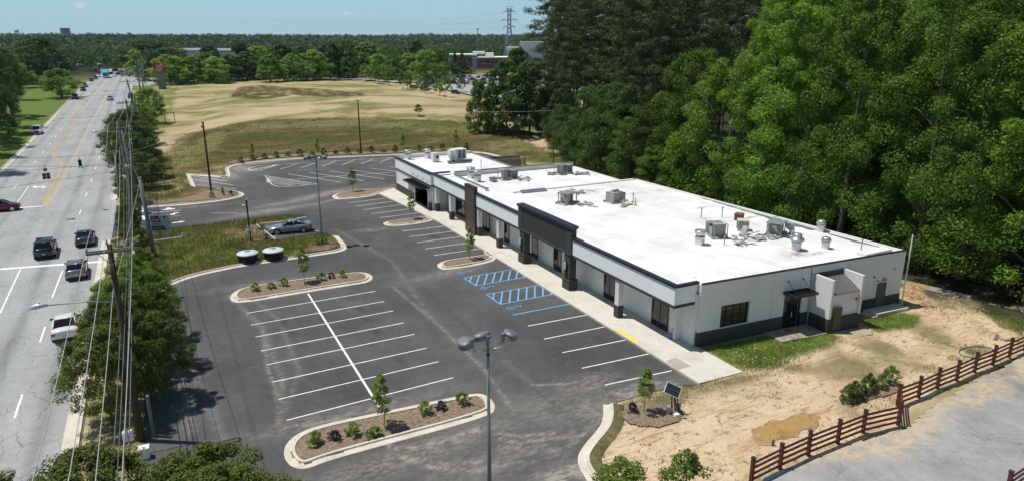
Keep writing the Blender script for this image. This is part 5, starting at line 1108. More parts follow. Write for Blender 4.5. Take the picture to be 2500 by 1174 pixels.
# the wood behind the building: five rows, every tree a thing
rr = random.Random(3)
def wood_row(kindf, pts, rowname, group, leaff=None):
    for i, (x, y) in enumerate(pts):
        x += rr.uniform(-1, 1); y += rr.uniform(-1.2, 1.2); kd = kindf(x, y); H = (rr.uniform(26.5, 30) if y / x < .96 else rr.uniform(19.5, 22.5) if y / x < 1.22 else rr.uniform(12, 16)) if kd == 'broad' else rr.uniform(30, 34)
        if rowname == 'front': lab = ('bright green broadleaf tree' if kd == 'broad' else 'tall dark pine tree') + ' in the front row of the wood, %s from the fence end' % ORD[i]
        elif rowname == 'second': lab = ('leafy green tree' if kd == 'broad' else 'dark pine') + ' in the second row of the wood, %s from the fence end' % ORD[i]
        else: lab = ('broadleaf tree' if kd == 'broad' else 'dark pine tree') + ' standing deep in the wood behind the first rows'
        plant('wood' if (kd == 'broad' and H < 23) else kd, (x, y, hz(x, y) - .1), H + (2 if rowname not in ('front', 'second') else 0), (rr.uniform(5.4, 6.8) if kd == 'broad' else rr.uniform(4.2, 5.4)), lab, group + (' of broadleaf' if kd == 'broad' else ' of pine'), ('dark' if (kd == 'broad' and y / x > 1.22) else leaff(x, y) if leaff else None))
front = [(67.5 + .5 * math.sin(y), y) for y in np.arange(16, 104, 6.6)]
def kd(x, y): return 'pine' if y / x > .80 + rr.uniform(-.05, .08) else 'broad'
wood_row(lambda x, y: 'broad', front, 'front', 'trees along the edge of the wood', lambda x, y: rr.choice([None, None, 'deep']))
wood_row(lambda x, y: 'pine' if y / x > .90 else 'broad', [(75, y) for y in np.arange(14, 114, 7.2)], 'second', 'trees in the second row of the wood', None)
wood_row(kd, [(83.5, y) for y in np.arange(20, 122, 8)] + [(93, y) for y in np.arange(24, 138, 8.4)] + [(103, y) for y in np.arange(28, 150, 9)] + [(115, y) for y in np.arange(34, 160, 10)] + [(129, y) for y in np.arange(40, 165, 12)], 'deep', 'trees deep in the wood', None)
for i, (x, y, Rc, H) in enumerate(((64, 86, 3.6, 11), (66.5, 97, 4.2, 12), (69.5, 104, 4, 9), (63, 78, 3, 8), (74, 110, 4, 13), (79, 121, 4.2, 12), (72, 100, 4, 15))):
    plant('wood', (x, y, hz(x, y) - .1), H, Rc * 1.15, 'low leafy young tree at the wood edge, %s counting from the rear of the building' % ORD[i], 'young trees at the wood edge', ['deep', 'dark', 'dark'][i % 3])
for i, (x, y, H) in enumerate(((71, 97, 30), (74.5, 104, 31), (72.5, 112, 30), (77, 117, 32), (74, 122, 29), (81, 125, 32), (79, 133, 30), (86, 130, 33), (87, 139, 31), (92, 146, 32), (70, 89, 29), (90, 122, 33), (98, 140, 32))):
    plant('pine', (x, y, hz(x, y) - .1), H, 4.9, 'tall dark pine at the far end of the wood, %s from the building' % ORD[i], 'pines at the far end of the wood')
for i, (x, y, H) in enumerate(((68, 108, 9), (70.5, 115, 10), (73, 120, 9), (76, 127, 11), (80, 138, 11), (85, 146, 12), (92, 152, 13))):
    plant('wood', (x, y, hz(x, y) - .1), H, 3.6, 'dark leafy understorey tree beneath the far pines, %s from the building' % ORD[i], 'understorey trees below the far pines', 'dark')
ptree('pine', 1335, 337, -60, 62, 'very tall lone pine standing left of the wood against the sky', dist=163)
ptree('pine', 1362, 330, -20, 50, 'slimmer tall pine just right of the lone pine', dist=172)
ptree('mid', 1238, 305, 140, 46, 'dark rounded tree left of the lone tall pine', dist=158, leaf='dark'); ptree('mid', 1290, 312, 150, 52, 'dark spreading tree at the foot of the lone tall pine', dist=155, leaf='dark')
ptree('mid', 1172, 300, 195, 26, 'slim light green tree at the end of the mown field, left one of two', dist=160); ptree('mid', 1202, 302, 200, 24, 'slim light green tree at the end of the mown field, right one of two', dist=158)
ptree('mid', 1325, 320, 205, 34, 'mid green tree behind the trunk of the lone pine', dist=170); ptree('mid', 1262, 300, 118, 46, 'tall dark tree behind the rounded trees near the car park', dist=185, leaf='dark'); ptree('mid', 1352, 312, 170, 44, 'dark leafy tree between the tall pines and the wood', dist=160, leaf='dark')
# row of trees behind the mown field
def c4(x, y): return (600 + x / 2.934, y / 2.934)
row = [(-390, 395, 95, 'light'), (-330, 400, 70, 'mid'), (-230, 410, 80, 'light'), (-150, 385, 85, 'mid'), (-70, 405, 80, 'light'), (20, 395, 75, 'mid'), (130, 375, 80, None), (215, 330, 75, 'light'), (285, 400, 75, 'mid'), (365, 320, 80, 'dark'), (435, 392, 65, 'light'), (575, 366, 85, 'light'), (690, 312, 80, 'dark'), (810, 285, 62, 'dark'), (790, 425, 38, 'mid'), (940, 308, 90, 'mid'), (1010, 395, 70, 'light'), (1110, 400, 70, 'mid'), (1225, 385, 75, 'light'), (1335, 365, 80, 'light'), (1270, 300, 60, 'dark'), (1400, 335, 75, 'mid'), (1480, 450, 60, 'dark'), (1590, 480, 55, 'mid'), (100, 310, 70, 'dark'), (-110, 330, 90, 'dark'), (520, 330, 70, 'dark')]
for i, (x, y, hw, lf) in enumerate(sorted(row)):
    px, py = c4(x, y); desc = {'light': 'light green bushy tree', 'mid': 'mid green rounded tree', 'dark': 'dark green tall tree', None: 'dull green bushy tree'}[lf]
    ptree('mid', px, 0, py - 2, hw / 2.934 * 1.25, desc + ' behind the mown field, %s from the sign tower' % ORD[i], 'trees behind the mown field', lf, dist=345 + (i * 37 % 23) + (18 if y < 335 else 0) + (40 if px > 1100 else 0))
ptree('conifer', 1120, 0, 122, 13, 'narrow dark conifer before the brick building, left of a pair', 'conifers before the brick building', dist=400); ptree('conifer', 1136, 0, 121, 13, 'narrow dark conifer before the brick building, right of a pair', 'conifers before the brick building', dist=402)
def c9(x, y): return (840 + x / 5.952, 140 + y / 5.952)
for i, (x, yb, yt) in enumerate([(160, 320, 30), (320, 352, 85), (450, 380, 140), (505, 390, 140), (650, 420, 120), (860, 465, 200), (925, 475, 205), (1100, 510, 330), (1185, 525, 235), (1385, 565, 310), (1470, 585, 260), (1705, 515, 290), (1240, 430, 330), (760, 330, 210), (1560, 380, 260)]):
    px, pb = c9(x, yb); pt = c9(x, yt)[1]; e = ptree('street', px, pb, pt, 13 if i != 7 else 9, 'small round street tree beside the car park road, %s from the far end' % ORD[i], 'small trees along the car park road')
# left side of the road
for i, (px, d, top, hw, kd_, lf) in enumerate([(20, 205, 36, 42, 'pine', None), (62, 215, 78, 40, 'pine', None), (-15, 190, 45, 45, 'pine', None), (45, 235, 60, 45, 'oak', None), (90, 240, 118, 36, 'oak', None), (10, 180, 140, 50, 'oak', None), (-40, 170, 60, 50, 'oak', None), (75, 200, 160, 36, 'oak', None), (35, 190, 190, 32, 'oak', None), (-60, 150, 40, 60, 'pine', None), (105, 290, 130, 30, 'oak', 'mid')]):
    ptree(kd_, px, 0, top, hw, ('dark %s in the clump left of the road, %s of the clump' % ('pine' if kd_ == 'pine' else 'tree', ORD[i])), 'dark trees left of the road', lf, dist=d)
ptree('oak', 188, 0, 92, 58, 'big dark tree overhanging the road left of the traffic', dist=375); ptree('oak', 212, 0, 120, 36, 'dark rounded tree right beside the big dark one', dist=395); ptree('oak', 160, 0, 100, 45, 'dark tree behind the big one left of the road', dist=400)
ptree('oak', 152, 240, 166, 44, 'green rounded tree on the verge left of the red car', leaf='mid'); ptree('oak', 120, 0, 150, 38, 'mid green tree between the dark clump and the big dark tree', leaf='mid', dist=350)
ptree('bush', 8, 340, 292, 26, 'green bush at the left edge of the photo beside the side road', leaf='mid')
ptree('mid', 395, 0, 122, 26, 'bright light green tree left of the red sign', leaf='light', dist=430); ptree('oak', 432, 0, 98, 62, 'large dark tree behind the red sign', dist=470); ptree('oak', 392, 0, 118, 40, 'dark tree left of the large one behind the sign', dist=490)
ptree('mid', 420, 0, 180, 25, 'green bushy tree at the foot of the red sign tower', leaf='mid', dist=375)
# trees and shrubs in the strip between road and car park
for x, y, H, Rc, lf, lb in [(-4.5, 43.6, 6.1, 2.4, 'olive', 'reddish green street-side tree nearest the first utility pole, its crown over the road edge'), (-3.9, 47.3, 6.6, 2.3, 'olive', 'dark olive street-side tree just beyond the nearest utility pole'), (-1.9, 45.6, 5.9, 2.1, 'olive', 'olive tree throwing its shadow on the car park beside the nearest utility pole'),
        (-3.6, 51.4, 6.5, 2.2, 'mid', 'green street-side tree level with the white car'), (-1.8, 50.6, 6.0, 2.1, 'olive', 'olive tree leaning over the car park edge'), (-3.4, 55.6, 6.3, 2.1, 'light', 'yellow green street-side tree beyond the white car'), (-1.9, 56.2, 5.4, 1.9, 'mid', 'mid green tree by the car park edge behind the olive ones'),
        (-3.3, 60.4, 5.6, 2.1, 'light', 'yellow green low tree beside the silver hatchback'), (-2.9, 65.4, 4.8, 2.0, 'mid', 'small green tree by the kerb bend of the car park')]:
    plant('crape', (x, y, .1), H, Rc, lb, 'trees between the road and the car park', lf)
for i, (x, y, H, Rc, lf) in enumerate([(-8.2, 28.6, 6.3, 3.2, 'olive'), (-4.1, 28.6, 6.4, 3.2, 'olive'), (-.3, 27.4, 6.2, 3.0, 'olive'), (-6.3, 25.0, 7.2, 3.6, 'olive'), (-12.2, 30.0, 4.9, 2.6, 'olive'), (.7, 24.9, 6.6, 2.7, 'olive')]):
    plant('crape', (x, y, .1), H, Rc, 'olive green tree crown at the bottom edge of the photo, %s from the left' % ORD[[1, 3, 4, 2, 0, 5][i]], 'tree crowns at the bottom edge', lf)
for i, (x, y, H, Rc, lf) in enumerate([(-3.9, 86, 4.6, 1.3, 'dark'), (-4.0, 91, 4.2, 1.2, 'mid'), (-3.6, 80, 3.6, 1.5, 'dark'), (-4.4, 108, 5.6, 2.0, 'mid'), (-4.2, 102, 4.4, 1.3, 'mid'), (-3.4, 73, 3.0, 1.5, 'mid')]):
    plant('crape', (x, y, .1), H, Rc, ['narrow dark shrub beside the blue leasing sign', 'narrow green shrub just beyond the leasing sign', 'low dark shrub below the leaning steel pole', 'rounded green shrub beside the driveway mouth', 'upright shrub on the far side of the driveway', 'low green shrub at the bend of the car park kerb'][i], 'tall shrubs between the road and the car park', lf, cat='shrub', name='tall_shrub')
for i, (x, y, H, Rc, lf) in enumerate([(-3.6, 128, 7.5, 4.0, 'dark'), (-4.4, 137, 8.5, 4.6, 'dark'), (-4.8, 147, 9.0, 4.8, 'dark'), (-4.6, 157, 8.5, 4.6, 'olive'), (-3.4, 168, 7.5, 4.2, 'olive'), (-2.4, 119, 5.5, 3.0, 'olive'), (-.5, 205, 9, 4.2, 'mid'), (-3, 187, 7, 3.6, 'mid')]):
    plant('crape', (x, y, hz(x, y)), H, Rc, '%s tree along the poles beyond the traffic signals, %s counting away' % ({'dark': 'dark green', 'olive': 'reddish olive', 'mid': 'mid green'}[lf], ORD[[1, 2, 3, 4, 5, 0, 7, 6][i]]), 'trees along the utility poles beyond the signals', lf)
# saplings and shrubs in the beds
for (px, pb, pt, lb) in ((935, 1045, 912, 'young tree with bright leaves in the nearest long planted island'), (1573, 1010, 896, 'young tree in the round mulch bed beside the solar panel'), (742, 693, 598, 'young tree in the middle long planted island'), (1148, 635, 556, 'young tree in the first island by the shops, nearest the blue bays'), (1005, 537, 472, 'young tree in the second island by the shops'), (862, 470, 408, 'slim young tree in the far planted island by the shops'),
        (776, 384, 336, 'sapling behind the tall middle light pole on the far kerb'), (618, 388, 350, 'sapling at the left end of the far kerb'), (984, 368, 325, 'sapling on the far kerb near the white fan on the roof'), (1114, 360, 317, 'sapling on the far kerb right of the dark pole')):
    ptree('sapling', px, pb, pt, None, lb, 'newly planted young trees', 'light')
SH = [(770, 1090, 'light', 'round bright shrub at the left end of the nearest island'), (818, 1078, 'purple', 'small purple shrub left in the nearest island'), (862, 1068, 'light', 'bright shrub left of the young tree in the nearest island'), (912, 1070, 'mid', 'low flat green shrub left beside the young tree trunk'), (1038, 1015, 'light', 'bright shrub right of the young tree in the nearest island'), (1078, 1005, 'purple', 'small purple shrub right in the nearest island'), (1130, 992, 'light', 'round bright shrub at the right end of the nearest island'),
      (624, 714, 'light', 'round shrub at the left end of the middle island'), (664, 708, 'mid', 'flat green shrub left in the middle island'), (693, 702, 'light', 'bright shrub left of the tree in the middle island'), (785, 688, 'light', 'bright shrub right of the tree in the middle island'), (810, 683, 'purple', 'small grey purple shrub in the middle island'), (837, 680, 'light', 'round shrub at the right end of the middle island'),
      (518, 485, 'light', 'green shrub at the foot of the dark pole in the driveway bed'), (545, 480, 'dark', 'tall thin dark shrub in the driveway bed'), (565, 478, 'purple', 'small purple shrub at the tip of the driveway bed'), (622, 548, 'mid', 'small green shrub behind the grey car corner'), (640, 563, 'mid', 'small shrub beside the kerb in front of the grey car'), (650, 585, 'mid', 'small shrub at the near end of the grey car bay'), (790, 598, 'light', 'small shrub right of the middle light pole'), (775, 600, 'mid', 'grassy shrub left of the middle light pole foot'), (1545, 1010, 'purple', 'tiny brown shrub left in the round mulch bed')]
for px, py, lf, lb in SH: plant('shrub', tuple(hit(px, py)[:2]) + (.14,), (.85 if lf == 'light' else .6) * (1.9 if 'tall thin' in lb else 1), (.42 if 'tall thin' not in lb else .25) * (.85 if lf == 'purple' else 1), lb, 'small shrubs in the planted beds', lf)
for i, px in enumerate(range(588, 1140, 29)):
    py = np.interp(px, [588, 640, 700, 850, 1000, 1140], [400, 391, 385, 379, 373, 367]); p = hit(px, py - 1)
    plant('shrub', (p.x, p.y, p.z + .1), 1.1 + .3 * math.sin(i * 3), .6, 'small dark shrub in the row along the far kerb, %s from the left' % ORD[i], 'shrubs along the far kerb', 'dark' if i % 3 else 'mid')
for i, (px, py, H, lf) in enumerate([(2068, 985, 2.0, 'olive'), (2085, 975, 1.9, 'dark'), (2118, 962, 2.2, 'dark'), (2150, 950, 1.6, 'mid'), (2172, 940, 2.1, 'mid'), (2100, 972, 1.6, 'mid')]):
    plant('bush', tuple(hit(px, py)[:2]) + (.1,), H * .62, .5, 'bush in the clump beside the red rail fence, %s from the left' % ORD[[0, 1, 3, 4, 5, 2][i]], 'bushes beside the rail fence', lf)
plant('bush', tuple(atz(1515, 1174, 1.0)[:2]) + (0,), 2.1, 1.35, 'green bush cut by the bottom edge beside the kerb', leaf='mid'); plant('bush', tuple(atz(1672, 1160, 1.4)[:2]) + (0,), 2.7, 1.1, 'taller green bush at the bottom edge on the sand', leaf='mid')
plant('sapling', tuple(hit(1022, 285)[:2]) + (hit(1022, 285).z,), 3.0, 1.1, 'tiny dark evergreen alone in the mown field', leaf='dark')
# ------------------------------------------------------------------ far woodland (one mass)
def far_woods():
    g = np.random.default_rng(5); n = 15000
    rad = 365 * (4300 / 365) ** (g.random(n) ** .9); az = R(-16) + g.random(n) * R(92)
    x = rad * np.sin(az); y = rad * np.cos(az)
    keep = np.ones(n, bool)
    keep &= ~((np.abs(x + 16) < 22) & (y < 500))
    keep &= sdist([(-10, 300), (-10, 470), (14, 470), (60, 350), (10, 330)], x, y) < 0
    keep &= ~((x > -60) & (x < 30) & (y > 430) & (y < 600) & (g.random(n) < .3))
    px = 1250 + FOC * (x * RT[0] + y * RT[1]) / (x * FW[0] + y * FW[1] + .001)
    keep &= ~((px > 440) & (px < 640) & (rad < 830)); keep &= sdist(FARLOT, x, y) < -15
    keep &= ~((px > 1085) & (px < 1345) & (rad < 590)); keep &= ~((px > 1000) & (px < 1345) & (rad < 440))
    x, y, rad = x[keep], y[keep], rad[keep]
    z = base(x, y); H = (7 + 8 * g.random(len(x)) ** 1.5 + 6 * (fbm(x, y, 160, 91) - .4)) * np.where(rad > 1500, 1.15, 1)
    Cs = []; Rs = []; S = []
    for k in range(6):
        an = g.random(len(x)) * 6.28; q = 3.4 * g.random(len(x)); Cs.append(np.stack([x + q * np.cos(an), y + q * np.sin(an), z + H * (.45 + .42 * g.random(len(x)))], 1)); Rs.append(3.1 * (.7 + .6 * g.random(len(x))))
    C = np.concatenate(Cs); Rr = np.concatenate(Rs); D = np.tile(rad, 6)
    near = D < 1100
    V1, F1 = leaves(C[near], Rr[near], 34, .55, 8, up=.9, shell=.75, flat=.7); V2, F2 = leaves(C[~near], Rr[~near] * 1.5, 9, 1.8, 9, up=.9, shell=.75, flat=.6)
    V = np.concatenate([V1, V2]); F = np.concatenate([F1, F2 + len(V1)])
    o = bpy.data.objects.new('distant_woodland', npmesh('distant_woodland', V, F, LEAF['far'])); COL.objects.link(o)
    tag(o, 'distant green woodland reaching to the horizon behind everything', 'woodland', kind='stuff')
far_woods()
# ------------------------------------------------------------------ grass blades
def blades(name, polys, dens, hgt, wid, leaf, label, seed, zoff=0.0, lean=.35, noise_cut=.0):
    g = np.random.default_rng(seed); Vs = []
    for P in polys:
        A = np.array([p[:2] for p in P]); x0, y0 = A.min(0); x1, y1 = A.max(0); n = int((x1 - x0) * (y1 - y0) * dens)
        x = x0 + (x1 - x0) * g.random(n); y = y0 + (y1 - y0) * g.random(n)
        k = (sdist([tuple(p) for p in A], x, y) > (fbm(x, y, 1.3, 77) - .5) * 1.0) & (fbm(x, y, 1.6, 61) > noise_cut) & (sdist(LOT, x, y) < -.22) & (sdist(SIDEP, x, y) < -.1) & (sdist(BLDG, x, y) < 0)
        x, y = x[k], y[k]; n = len(x); z = base(x, y) + zoff
        a = g.random(n) * 6.28; h = hgt * (.5 + .8 * g.random(n)) * (.6 + .8 * fbm(x, y, 1.1, 88)); w = wid * (.7 + .6 * g.random(n)); l = lean * h
        b = g.random(n) * 6.28; dx, dy = np.cos(a) * w, np.sin(a) * w; lx, ly = np.cos(b) * l * g.random(n), np.sin(b) * l * g.random(n)
        Vs.append(np.stack([np.stack([x - dx, y - dy, z], 1), np.stack([x + dx, y + dy, z], 1), np.stack([x + dx * .3 + lx, y + dy * .3 + ly, z + h], 1), np.stack([x - dx * .3 + lx, y - dy * .3 + ly, z + h], 1)], 1).reshape(-1, 3))
    V = np.concatenate(Vs); o = bpy.data.objects.new(name, npmesh(name, V, np.arange(len(V)).reshape(-1, 4), LEAF[leaf])); COL.objects.link(o)
    tag(o, label, 'grass', kind='stuff')
BLDG = [(31.3, 36), (55, 34.8), (54, 70), (54, 84), (44, 84), (44, 100.2), (31.3, 100.2)]
isl = ZON[5][1]; emb = ZON[0][1]; w2 = ZON[9][1]
blades('tall_grass', [isl], 60, .36, .018, 'grass', 'tall brown green grass in the big island around the round tanks', 1)
blades('green_grass', [ZON[6][1], ZON[7][1]], 70, .34, .018, 'lush', 'lush green grass patch in the big island near the leaning pole', 2, noise_cut=.42)
blades('bank_grass', [emb], 9, .30, .026, 'grass', 'tall brown and green grass covering the bank beyond the far kerb', 3)
blades('field_tall_patch', [ZON[-2][1], ZON[-1][1]], 8, .22, .05, 'redgrass', 'patch of tall reddish brown grass left standing in the mown field', 14)
blades('dry_bank_grass', [emb, w2], 5, .30, .026, 'dry', 'dry reddish brown grass tufts on the bank and by the driveway', 4, noise_cut=.48)
blades('wall_grass', [ZON[13][1], ZON[14][1], ZON[15][1]], 170, .26, .014, 'lush', 'bright green grass growing against the end wall of the building', 5)
blades('kerb_weeds', [ZON[17][1], ZON[18][1]], 90, .20, .014, 'grass', 'weedy grass along the near right kerb and car park edge', 6, noise_cut=.40)
blades('sand_weeds', [ZON[12][1]], 26, .17, .016, 'grass', 'thin weeds scattered over the sandy ground', 7, noise_cut=.54)
blades('fence_grass', [ZON[19][1], ZON[20][1], ZON[21][1]], 90, .18, .014, 'grass', 'short grass beside the red rail fence and bushes', 8, noise_cut=.35)
blades('verge_grass', [[(-6, 70), (-2, 66), (-1, 72), (-2.5, 92), (-6, 92)], [(-5.2, 107), (2, 107), (2, 146), (-5.2, 150)]], 60, .24, .018, 'lush', 'rough green grass on the verge beneath the roadside shrubs', 9, noise_cut=.4)
# ------------------------------------------------------------------ vehicles
TYRE = nmat('tyre_rubber', [(.015, .015, .015)], rough=.8); RIM = nmat('alloy_rim', [(.55, .56, .58)], rough=.3, metal=.8)
CGL = glassy('tinted_car_glass', (.006, .007, .010), .05, .45); HEADL = nmat('headlight_lens', [(.75, .77, .8)], rough=.1, spec=.8); TAILL = nmat('tail_light_lens', [(.35, .01, .012)], rough=.15, spec=.8)
PLATE = nmat('number_plate', [(.45, .50, .58)], rough=.5)
def paint(name, c, metal=.3): return nmat(name, [c], rough=.22, metal=metal, spec=.5, coat=.5)
SHAPES = {
 # L, W, H, body stations (x frac, zbot, zbelt, halfwidth frac), cabin (x0,x1,x2,x3 fracs at base-front, top-front, top-rear, base-rear)
 'sedan': (4.8, 1.86, 1.45, [(.5, .34, .60, .72), (.485, .22, .70, .84), (.44, .18, .78, .95), (.34, .17, .88, .99), (.20, .16, .95, 1.0), (0, .16, .97, 1.0), (-.2, .16, .99, 1.0), (-.34, .18, 1.01, .99), (-.44, .22, 1.02, .94), (-.485, .26, .98, .86), (-.5, .34, .88, .78)], (.20, .05, -.17, -.37)),
 'suv': (4.75, 1.95, 1.75, [(.5, .40, .78, .78), (.48, .28, .92, .90), (.43, .24, 1.00, .98), (.3, .22, 1.06, 1.0), (.15, .22, 1.10, 1.0), (0, .22, 1.11, 1.0), (-.2, .22, 1.13, 1.0), (-.36, .24, 1.14, .99), (-.46, .26, 1.14, .96), (-.49, .30, 1.08, .90), (-.5, .36, .95, .86)], (.24, .12, -.38, -.47)),
 'hatch': (4.3, 1.78, 1.52, [(.5, .34, .64, .74), (.48, .22, .76, .88), (.42, .18, .86, .97), (.3, .17, .94, 1.0), (.15, .17, 1.0, 1.0), (0, .17, 1.02, 1.0), (-.2, .17, 1.04, 1.0), (-.36, .18, 1.05, .98), (-.46, .22, 1.04, .92), (-.49, .28, .96, .86), (-.5, .34, .82, .82)], (.26, .08, -.32, -.46)),
 'van': (4.9, 1.95, 1.85, [(.5, .36, .85, .78), (.48, .26, 1.0, .9), (.42, .22, 1.08, .98), (.3, .2, 1.12, 1.0), (0, .2, 1.15, 1.0), (-.3, .2, 1.15, 1.0), (-.46, .22, 1.15, .98), (-.5, .3, 1.1, .92)], (.28, .16, -.42, -.48)),
}
SHAPES['pickup'] = (5.6, 1.98, 1.85, [(.5, .4, .85, .8), (.48, .3, 1.0, .92), (.42, .26, 1.1, .99), (.2, .25, 1.14, 1.0), (0, .25, 1.15, 1.0), (-.3, .25, 1.15, 1.0), (-.48, .28, 1.14, 1.0), (-.5, .36, 1.1, .98)], (.20, .10, -.10, -.15))
CARMESH = {}
def carmeshes(kind):
    if kind in CARMESH: return CARMESH[kind]
    L, W, H, st, cb = SHAPES[kind]; hw = W / 2; M = MB(); n = len(st); ring = []
    for (xf, zb, zt, wf) in st:
        w = hw * wf; h = zt - zb; pts = [(w * .80, zb), (w * .97, zb + h * .18), (w, zb + h * .55), (w * .97, zb + h * .86), (w * .86, zt), (w * .45, zt + .035), (0, zt + .045)]
        ring.append([(L * xf, y, z) for y, z in pts] + [(L * xf, -y, z) for y, z in pts[-2::-1]])
    k = len(ring[0]); V = [p for r_ in ring for p in r_]; F = []
    for i in range(n - 1):
        for j in range(k - 1): F.append((i * k + j, i * k + j + 1, (i + 1) * k + j + 1, (i + 1) * k + j))
        F.append((i * k + k - 1, i * k, (i + 1) * k, (i + 1) * k + k - 1))
    F.append(tuple(range(k - 1, -1, -1))); F.append(tuple((n - 1) * k + j for j in range(k)))
    M.add(V, F); body = M.build('body', BLACKM, None, True); bm_ = body.data; bpy.data.objects.remove(body)
    def zbelt(xf):
        xs = [s[0] for s in st][::-1]; zs = [s[2] for s in st][::-1]; return float(np.interp(xf, xs, zs))
    x0, x1, x2, x3 = [c * L for c in cb]; zt = H; wb = hw * .90; wt = hw * .70
    za, zd = zbelt(cb[0]) - .02, zbelt(cb[3]) - .02
    def P(x, y, z): return (x, y, z)
    G = MB(); xm = (x1 + x2) / 2; zm = zbelt(0) - .02
    v = [(x0, -wb * .9, za), (x0, wb * .9, za), (x1, wt, zt - .07), (x1, -wt, zt - .07), (x2, wt, zt - .07), (x2, -wt, zt - .07), (x3, wb * .9, zd), (x3, -wb * .9, zd), (0.0, wb, zm), (0.0, -wb, zm)]
    G.add(v, [(0, 1, 2, 3), (2, 1, 8), (2, 8, 4), (4, 8, 6), (3, 9, 0), (3, 5, 9), (5, 7, 9), (4, 6, 7, 5)]); g_ = G.build('windows', CGL); gm = g_.data; bpy.data.objects.remove(g_)
    T = MB(); zr = zt
    r1 = [(x1 + .05, -wt - .02, zt - .075), (x1 + .05, wt + .02, zt - .075), (x2 - .04, wt + .02, zt - .075), (x2 - .04, -wt - .02, zt - .075)]
    r2 = [(x1 - .12, -wt * .8, zt - .01), (x1 - .12, wt * .8, zt - .01), (x2 + .12, wt * .8, zt - .01), (x2 + .12, -wt * .8, zt - .01)]
    T.add(r1 + r2 + [(xm, -wt * .8, zt + .015), (xm, wt * .8, zt + .015)], [(0, 1, 5, 4), (1, 2, 6, 9, 5), (2, 3, 7, 6), (3, 0, 4, 8, 7), (4, 5, 9, 8), (8, 9, 6, 7), (3, 2, 1, 0)])
    for s in (-1, 1):
        for a, b, r in (((x0 + .03, s * wb * .9, za), (x1, s * (wt + .01), zt - .06), .035), ((x3 - .03, s * wb * .9, zd), (x2, s * (wt + .01), zt - .06), .06), ((xm - .1, s * (wb + .0), zm), (xm - .1, s * (wt + .02), zt - .06), .025)):
            T.tube([a, b], r, 5)
    t_ = T.build('roof', BLACKM, None, True); tm = t_.data; bpy.data.objects.remove(t_)
    wr = .34 if kind in ('sedan', 'hatch') else .38; wx = (L * .31, -L * .295)
    w = MB(); w.lathe([(.0, -.11), (wr * .6, -.11), (wr, -.09), (wr, .09), (wr * .6, .11), (0, .11)], n=20, M=Matrix.Rotation(math.pi / 2, 4, 'X')); w_ = w.build('tyre', TYRE); wm = w_.data; bpy.data.objects.remove(w_)
    w = MB()
    for s in (-1, 1):
        for q in range(5):
            a = q * 2 * math.pi / 5; mm = Matrix.Rotation(a, 4, 'Y'); w.box(-.035, .035, s * .112 - .006, s * .112 + .006, .05, wr * .66, mm)
        w.lathe([(wr * .56, 0), (wr * .68, 0), (wr * .68, .012), (wr * .56, .012)], n=18, M=Matrix.Translation((0, s * .11, 0)) @ Matrix.Rotation(math.pi / 2, 4, 'X'))
    w_ = w.build('rim', RIM); rm = w_.data; bpy.data.objects.remove(w_)
    a = MB(); 
    a.lathe([(0, 0), (wr * 1.17, 0), (wr * 1.17, .02), (0, .02)], n=20, M=Matrix.Rotation(math.pi / 2, 4, 'X'))
    a_ = a.build('wheel_arch', BLACKP); am = a_.data; bpy.data.objects.remove(a_)
    CARMESH[kind] = (bm_, gm, tm, wm, rm, am, wr, wx); return CARMESH[kind]
def car(kind, loc, heading, mat, label, name='car', cat='car', group=None, detail=True, sc=1.0):
    """heading: direction of travel, clockwise from +Y (deg)"""
    L, W, H, st, cb = SHAPES[kind]; bm_, gm, tm, wm, rm, am, wr, wx = carmeshes(kind)
    e = empty(name, loc, label, cat, group, math.pi / 2 - rad_(heading)); e.scale = (sc, sc, sc)
    def lk(nm, me, m=None, parent=e, l=None):
        o = bpy.data.objects.new(nm, me); COL.objects.link(o); o.parent = parent
        if m: o.material_slots[0].link = 'OBJECT'; o.material_slots[0].material = m
        if l: o.location = l
        return o
    lk('body', bm_, mat); lk('windows', gm); lk('roof', tm, mat)
    for x in wx:
        for s in (-1, 1): lk('wheel_arch', am, l=(x, s * (W / 2 * .985) + (.012 if s > 0 else 0), wr))
    for x in wx:
        for s in (-1, 1): t = lk('tyre', wm, None, e, (x, s * (W / 2 - .09), wr)); t.name = 'wheel'; r = lk('rim', rm, None, t)
    hw = W / 2; zf = st[1][2]; zr = st[-2][2]
    for s in (-1, 1):
        m = MB(); m.add([(L * .478, s * hw * .84, zf - .14), (L * .497, s * hw * .55, zf - .15), (L * .49, s * hw * .55, zf - .02), (L * .465, s * hw * .86, zf - .0)], [(0, 1, 2, 3)] if s < 0 else [(3, 2, 1, 0)]); m.v = [(v[0] + .012, v[1] * 1.02, v[2]) for v in m.v]; m.add([(v[0] - .03, v[1], v[2]) for v in m.v[:4]], []); m.build('headlight', HEADL, e)
        m = MB(); m.box(-L * .503, -L * .475, s * hw * .82 - .15, s * hw * .82 + .08 * (1 if s > 0 else 1), zr - .30, zr - .12); m.build('tail_light', TAILL, e)
        if detail:
            m = MB(); m.box(cb[0] * L - .42, cb[0] * L - .30, s * (hw - .02) - .11, s * (hw - .02) + .11, zf + .22, zf + .35); m.build('wing_mirror', BLACKP, e)
    if detail:
        m = MB(); m.box(-L * .504, -L * .49, -.16, .16, .55, .68); m.build('number_plate', PLATE, e)
        m = MB(); m.box(L * .485, L * .502, -hw * .5, hw * .5, .38, zf - .18); m.build('grille', BLACKP, e)
        m = MB(); m.box(-L * .505, -L * .46, -hw * .78, hw * .78, .30, .42); m.build('rear_bumper', BLACKP, e)
    return e
pc = hit(703, 574); car('sedan', (12.85, 83.2, .004), -83, paint('blue_grey_paint', (.27, .30, .31), .45), 'blue grey saloon car parked alone in the kerbed bay', sc=1.02)
g = 'cars driving on the road in the lanes nearest the building'
